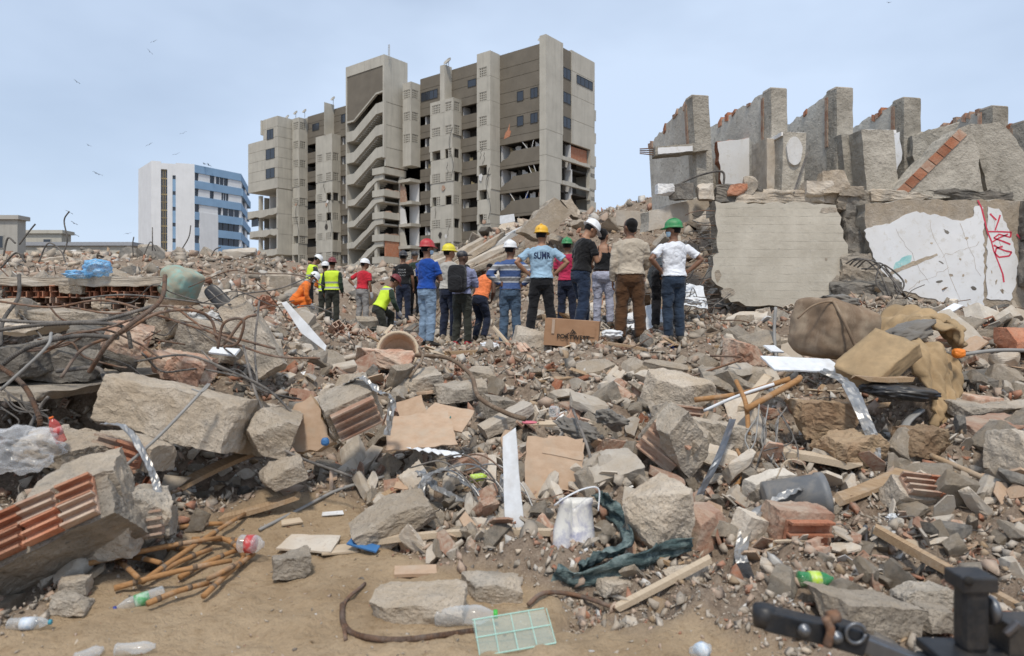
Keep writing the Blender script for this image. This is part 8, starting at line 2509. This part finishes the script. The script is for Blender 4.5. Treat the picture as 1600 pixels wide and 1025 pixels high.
mbar('bracket', (1560, 990, MY), (1640, 990, MY), 0.1, 0.10, 'metal_dark')
mbar('crank', (1570, 992, MY - 0.06), (1592, 972, MY - 0.06), 0.02, 0.02, 'metal_worn')
m = MB(); m.lathe([(0.01, -0.012), (0.042, -0.01), (0.045, 0.0), (0.042, 0.01), (0.01, 0.012)], 18, Matrix.Translation(mp_(1547, 953, MY)) @ Matrix.Rotation(R(90), 4, 'Y')); m.build('guide_wheel', MATS['metal_worn'], mc, True)
m = MB(); m.lathe([(0.014, 0), (0.014, 0.01), (0.003, 0.011)], 12, Matrix.Translation(mp_(1512, 907, MY - 0.052)) @ Matrix.Rotation(R(90), 4, 'X')); m.build('pin_hole', MATS['ink_black'], mc, True)
mbar('support_leg', (1517, 1030, MY), (1517, 1236, MY), 0.07, 0.07, 'metal_dark')
mbar('chassis_rail', (1440, 1045, MY), (1700, 1060, MY), 0.08, 0.08, 'metal_dark')

# birds
def bird(px, py, Y, span, az, bank, label):
    m = MB()
    m.add(*loft([(Vector((0, y, 0)), Vector((1, 0, 0)), Vector((0, 0, 1)), r, r) for y, r in ((-0.22, 0.01), (-0.1, 0.05), (0.05, 0.07), (0.16, 0.045), (0.22, 0.012))], 8))
    b = m.build('bird', MATS['black_plastic'])
    for sg in (-1, 1):
        w_ = MB()
        v = [(sg * 0.03, 0.10, 0.01), (sg * 0.03, -0.10, 0.01), (sg * 0.4, -0.12, 0.13), (sg * 0.42, 0.08, 0.14), (sg * 0.85, -0.14, 0.10), (sg * 0.8, 0.0, 0.11)]
        v2 = [(a, b_, c - 0.015) for a, b_, c in v]
        w_.add(v + v2, [(0, 1, 2, 3), (3, 2, 4, 5), (9, 8, 7, 6), (11, 10, 8, 9), (0, 3, 9, 6), (3, 5, 11, 9), (5, 4, 10, 11), (4, 2, 8, 10), (2, 1, 7, 8)])
        w_.build('wing', MATS['black_plastic'], b)
    t = MB(); t.add([(-0.02, -0.2, 0.0), (0.02, -0.2, 0.0), (0.07, -0.36, 0), (-0.07, -0.36, 0), (-0.02, -0.2, -0.01), (0.02, -0.2, -0.01), (0.07, -0.36, -0.01), (-0.07, -0.36, -0.01)], [(0, 1, 2, 3), (7, 6, 5, 4), (0, 4, 5, 1), (1, 5, 6, 2), (2, 6, 7, 3), (3, 7, 4, 0)]); t.build('tail', MATS['black_plastic'], b)
    b.location = P(px, py, Y); s = span / 1.7; b.scale = (s, s, s); b.rotation_euler = (R(20), R(bank), R(az))
    tag(b, label, 'bird', 'birds circling over the ruins')
for i, (px, py, bk_, az) in enumerate([(240, 65, -35, 40), (234, 81, 45, 20), (120, 128, 35, 10), (138, 227, 10, 80), (233, 226, -35, 30), (275, 241, -20, 20), (286, 208, -25, 20), (150, 271, 30, 15), (154, 272, 20, 30), (108, 332, 30, 20), (116, 349, 30, 10), (118, 367, 35, 20), (200, 365, -10, 0), (1389, 4, -10, 20)]):
    bird(px, py, 95, 1.05, az, bk_, ['topmost bird above the white building', 'second bird just under the topmost one', 'lone bird high over the low rooftops', 'faint bird seen end on over the low rooftops', 'bird just above the white building edge', 'bird hovering over the white tower corner', 'small bird between white building and tower block', 'upper of two birds close together', 'lower of two birds close together', 'bird above the long low roof, highest of three', 'bird above the long low roof, middle of three', 'bird above the long low roof, lowest of three', 'bird beside the white building wall', 'bird at the top edge of the sky over the wall fins'][i])
for i, (px, py) in enumerate([(319, 256), (326, 258)]):
    bird(px, py, 128, 1.8, 90, 10 * i, ['black bird perched on the blue roof edge', 'second black bird perched beside the first on the blue roof'][i])
# wires and rods standing against the sky
for i, pts in enumerate([[(98, 398, 20), (105, 375, 20), (100, 345, 20), (108, 330, 20)], [(30, 382, 18), (45, 362, 18), (55, 350, 18)], [(208, 400, 24), (207, 382, 24), (209, 370, 24)], [(225, 398, 24), (235, 378, 24), (243, 392, 24)], [(285, 388, 24), (295, 370, 24), (298, 352, 24)], [(330, 400, 24), (336, 390, 24), (345, 386, 24)], [(238, 392, 26), (238, 355, 26)], [(60, 410, 18), (75, 380, 18), (95, 392, 18), (102, 410, 18)], [(5, 400, 15), (12, 372, 15), (24, 380, 15)], [(0, 420, 14), (25, 395, 14), (40, 410, 14)]]):
    rod(pts, 0.02, 'iron', ['tall wavy wire rising over the low roof', 'wire slanting up beside the rooftop house', 'short wire stub before the white building', 'wire arch before the white building', 'leaning rod before the white building', 'small wire hook before the blue windows', 'straight rod against the white wall', 'looped wire before the long low roof', 'bent wire before the grey building end', 'low wire arch at the frame edge'][i])
# ------------------------------------------------------------------ the mass of small rubble, and the pieces scattered over it
_gr = np.random.default_rng(21)
_tm = chip_templates(4)
x, y = fan_points(_gr, 58000, 2.6, 13, -1.0, 1.0, _keep_rub)
sz = np.clip(y * np.exp(_gr.normal(-4.95, 0.62, len(y))), 0.008, 0.22)
sz = np.where(sand_mask(x, y) > 0.6, np.minimum(sz * 0.6, 0.03), sz)
scatter_mass('gravel', np.stack([x, y, ground_h(x, y)], -1), sz, _gr, _tm, label='grey and tan crushed rubble covering the slope')
x, y = fan_points(_gr, 23000, 12, 46, -0.95, 0.95)
sz = np.clip(y * np.exp(_gr.normal(-4.75, 0.5, len(y))), 0.05, 0.7)
scatter_mass('debris', np.stack([x, y, ground_h(x, y)], -1), sz, _gr, _tm, label='distant grey rubble heaps in front of the buildings')

_rk = [rock_geo(100 + i, (1.0, _ro.uniform(0.5, 0.95), _ro.uniform(0.3, 0.75)), 7, cuts=7, rough=0.04, cut_lo=0.45, cut_hi=0.85) for i in range(18)]
scatter_things('concrete_chunk', _rk, ['concrete', 'concrete_dusty', 'concrete_dusty', 'plaster', 'concrete_dark'], 300, 'rubble', 'concrete chunk', 3.3, 13, -0.85, 0.85, 0.014, 0.062, None, 'concrete chunks', tone=TONEW)
_bk = [hollow_brick_geo(_ro, 0.3, 0.2, 0.13, 3, 2) for _ in range(7)] + [ribbed_shard_geo(_ro) for _ in range(7)]
scatter_things('brick_fragment', _bk, ['brick', 'brick_dusty', 'brick_dusty', 'tile'], 290, 'brick', 'hollow clay brick piece', 3.4, 13, -0.8, 0.8, 0.015, 0.042, None, 'clay brick pieces', native=0.3, tone=TONEW)
_sk = [shard_geo(_ro, 1.0, _ro.uniform(0.5, 0.9), _ro.uniform(0.03, 0.1)) for _ in range(12)]
scatter_things('plaster_shard', _sk, ['plaster', 'tile', 'white_paint', 'concrete_dusty'], 290, 'plaster', 'flat plaster shard', 3.5, 12, -0.85, 0.85, 0.014, 0.05, 0.9, 'plaster shards', tone=TONEW)
_fk = [shard_geo(_ro, 1.0, _ro.uniform(0.4, 0.8), 0.018) for _ in range(8)]
scatter_things('board_scrap', _fk, ['fibreboard', 'wood_pale', 'wood'], 230, 'board', 'torn fibreboard scrap', 3.8, 11, -0.6, 0.8, 0.016, 0.065, 0.8, 'fibreboard scraps', tone=TONEW)
_pk = [plank_geo(_ro, 1.0, _ro.uniform(0.05, 0.14), _ro.uniform(0.015, 0.04)) for _ in range(12)]
scatter_things('wood_splinter', _pk, ['wood', 'wood_pale', 'wood_dark', 'wood'], 290, 'wood', 'splintered wooden stick', 3.6, 13, -0.85, 0.85, 0.025, 0.11, 0.55, 'wood splinters', tone=TONEW)
_wk = []
for _ in range(10):
    p = [Vector((0, -0.5, 0))]
    for k in range(5):
        p.append(p[-1] + Vector((_ro.uniform(-0.12, 0.12), 0.2, _ro.uniform(-0.06, 0.12))))
    _wk.append(tube_geo(spline(p, 4), 0.008, 6))
scatter_things('steel_rod', _wk, ['rust', 'rust', 'iron'], 170, 'rebar', 'bent steel rod', 3.8, 16, -0.85, 0.85, 0.04, 0.13, 0.6, 'bent steel rods', sink=0.0, tone=TONEW)
_rkf = [rock_geo(300 + i, (1.0, _ro.uniform(0.4, 0.9), _ro.uniform(0.15, 0.5)), 6, cuts=7, rough=0.035, cut_lo=0.45, cut_hi=0.85) for i in range(10)]
scatter_things('slab_fragment', _rkf, ['concrete', 'concrete_dusty', 'concrete_dark', 'plaster'], 290, 'rubble', 'broken slab fragment', 12.5, 38, -0.8, 0.7, 0.016, 0.065, 0.8, 'slab fragments', keep=None, tone=TONEW)
_sf = [rock_geo(340 + i, (1.0, _ro.uniform(0.5, 0.9), _ro.uniform(0.12, 0.25)), 7, cuts=7, rough=0.04, aniso=(1, 1, 0.4), cut_lo=0.45, cut_hi=0.85) for i in range(8)]
scatter_things('flat_concrete_piece', _sf, ['concrete_dusty', 'concrete', 'plaster'], 270, 'rubble', 'flat broken concrete piece', 3.6, 11, -0.8, 0.85, 0.024, 0.085, 0.75, 'flat concrete pieces', tone=TONEW)

def _keep_mid(x, y, g):
    px = 800 + F * x / y
    return (sand_mask(x, y) < 0.4) & ~((px < 1130) & (y > 7.6)) & ~((px > 1210) & (px < 1500) & (y > 5.6) & (y < 8.2)) & (g.random(len(x)) < np.clip((fbm(x * 1.1 + 9, y * 1.1 + 4, 3) + 0.5 - 0.25) * 2.4, 0.25, 1))
_wf = [rock_geo(400 + i, (1.0, _ro.uniform(0.35, 0.7), _ro.uniform(0.18, 0.45)), 7, cuts=8, rough=0.05, cut_lo=0.42, cut_hi=0.8) for i in range(12)]
scatter_things('wall_fragment', _wf, ['plaster', 'concrete_dusty', 'brick_dusty', 'concrete', 'tile'], 280, 'rubble', 'jagged wall fragment', 4.1, 9.5, -0.3, 0.85, 0.028, 0.07, 1.1, 'wall fragments', keep=_keep_mid, sink=-0.45, tone=TONEW, cap=False)
_tp = [shard_geo(_ro, 1.0, _ro.uniform(0.45, 0.9), _ro.uniform(0.04, 0.09)) for _ in range(10)]
scatter_things('tile_piece', _tp, ['tile', 'plaster', 'brick_dusty', 'fibreboard'], 280, 'tile', 'broken wall tile piece', 4.0, 9.5, -0.32, 0.85, 0.026, 0.065, 1.1, 'tile pieces', keep=_keep_mid, sink=-0.5, tone=TONEW, cap=False)
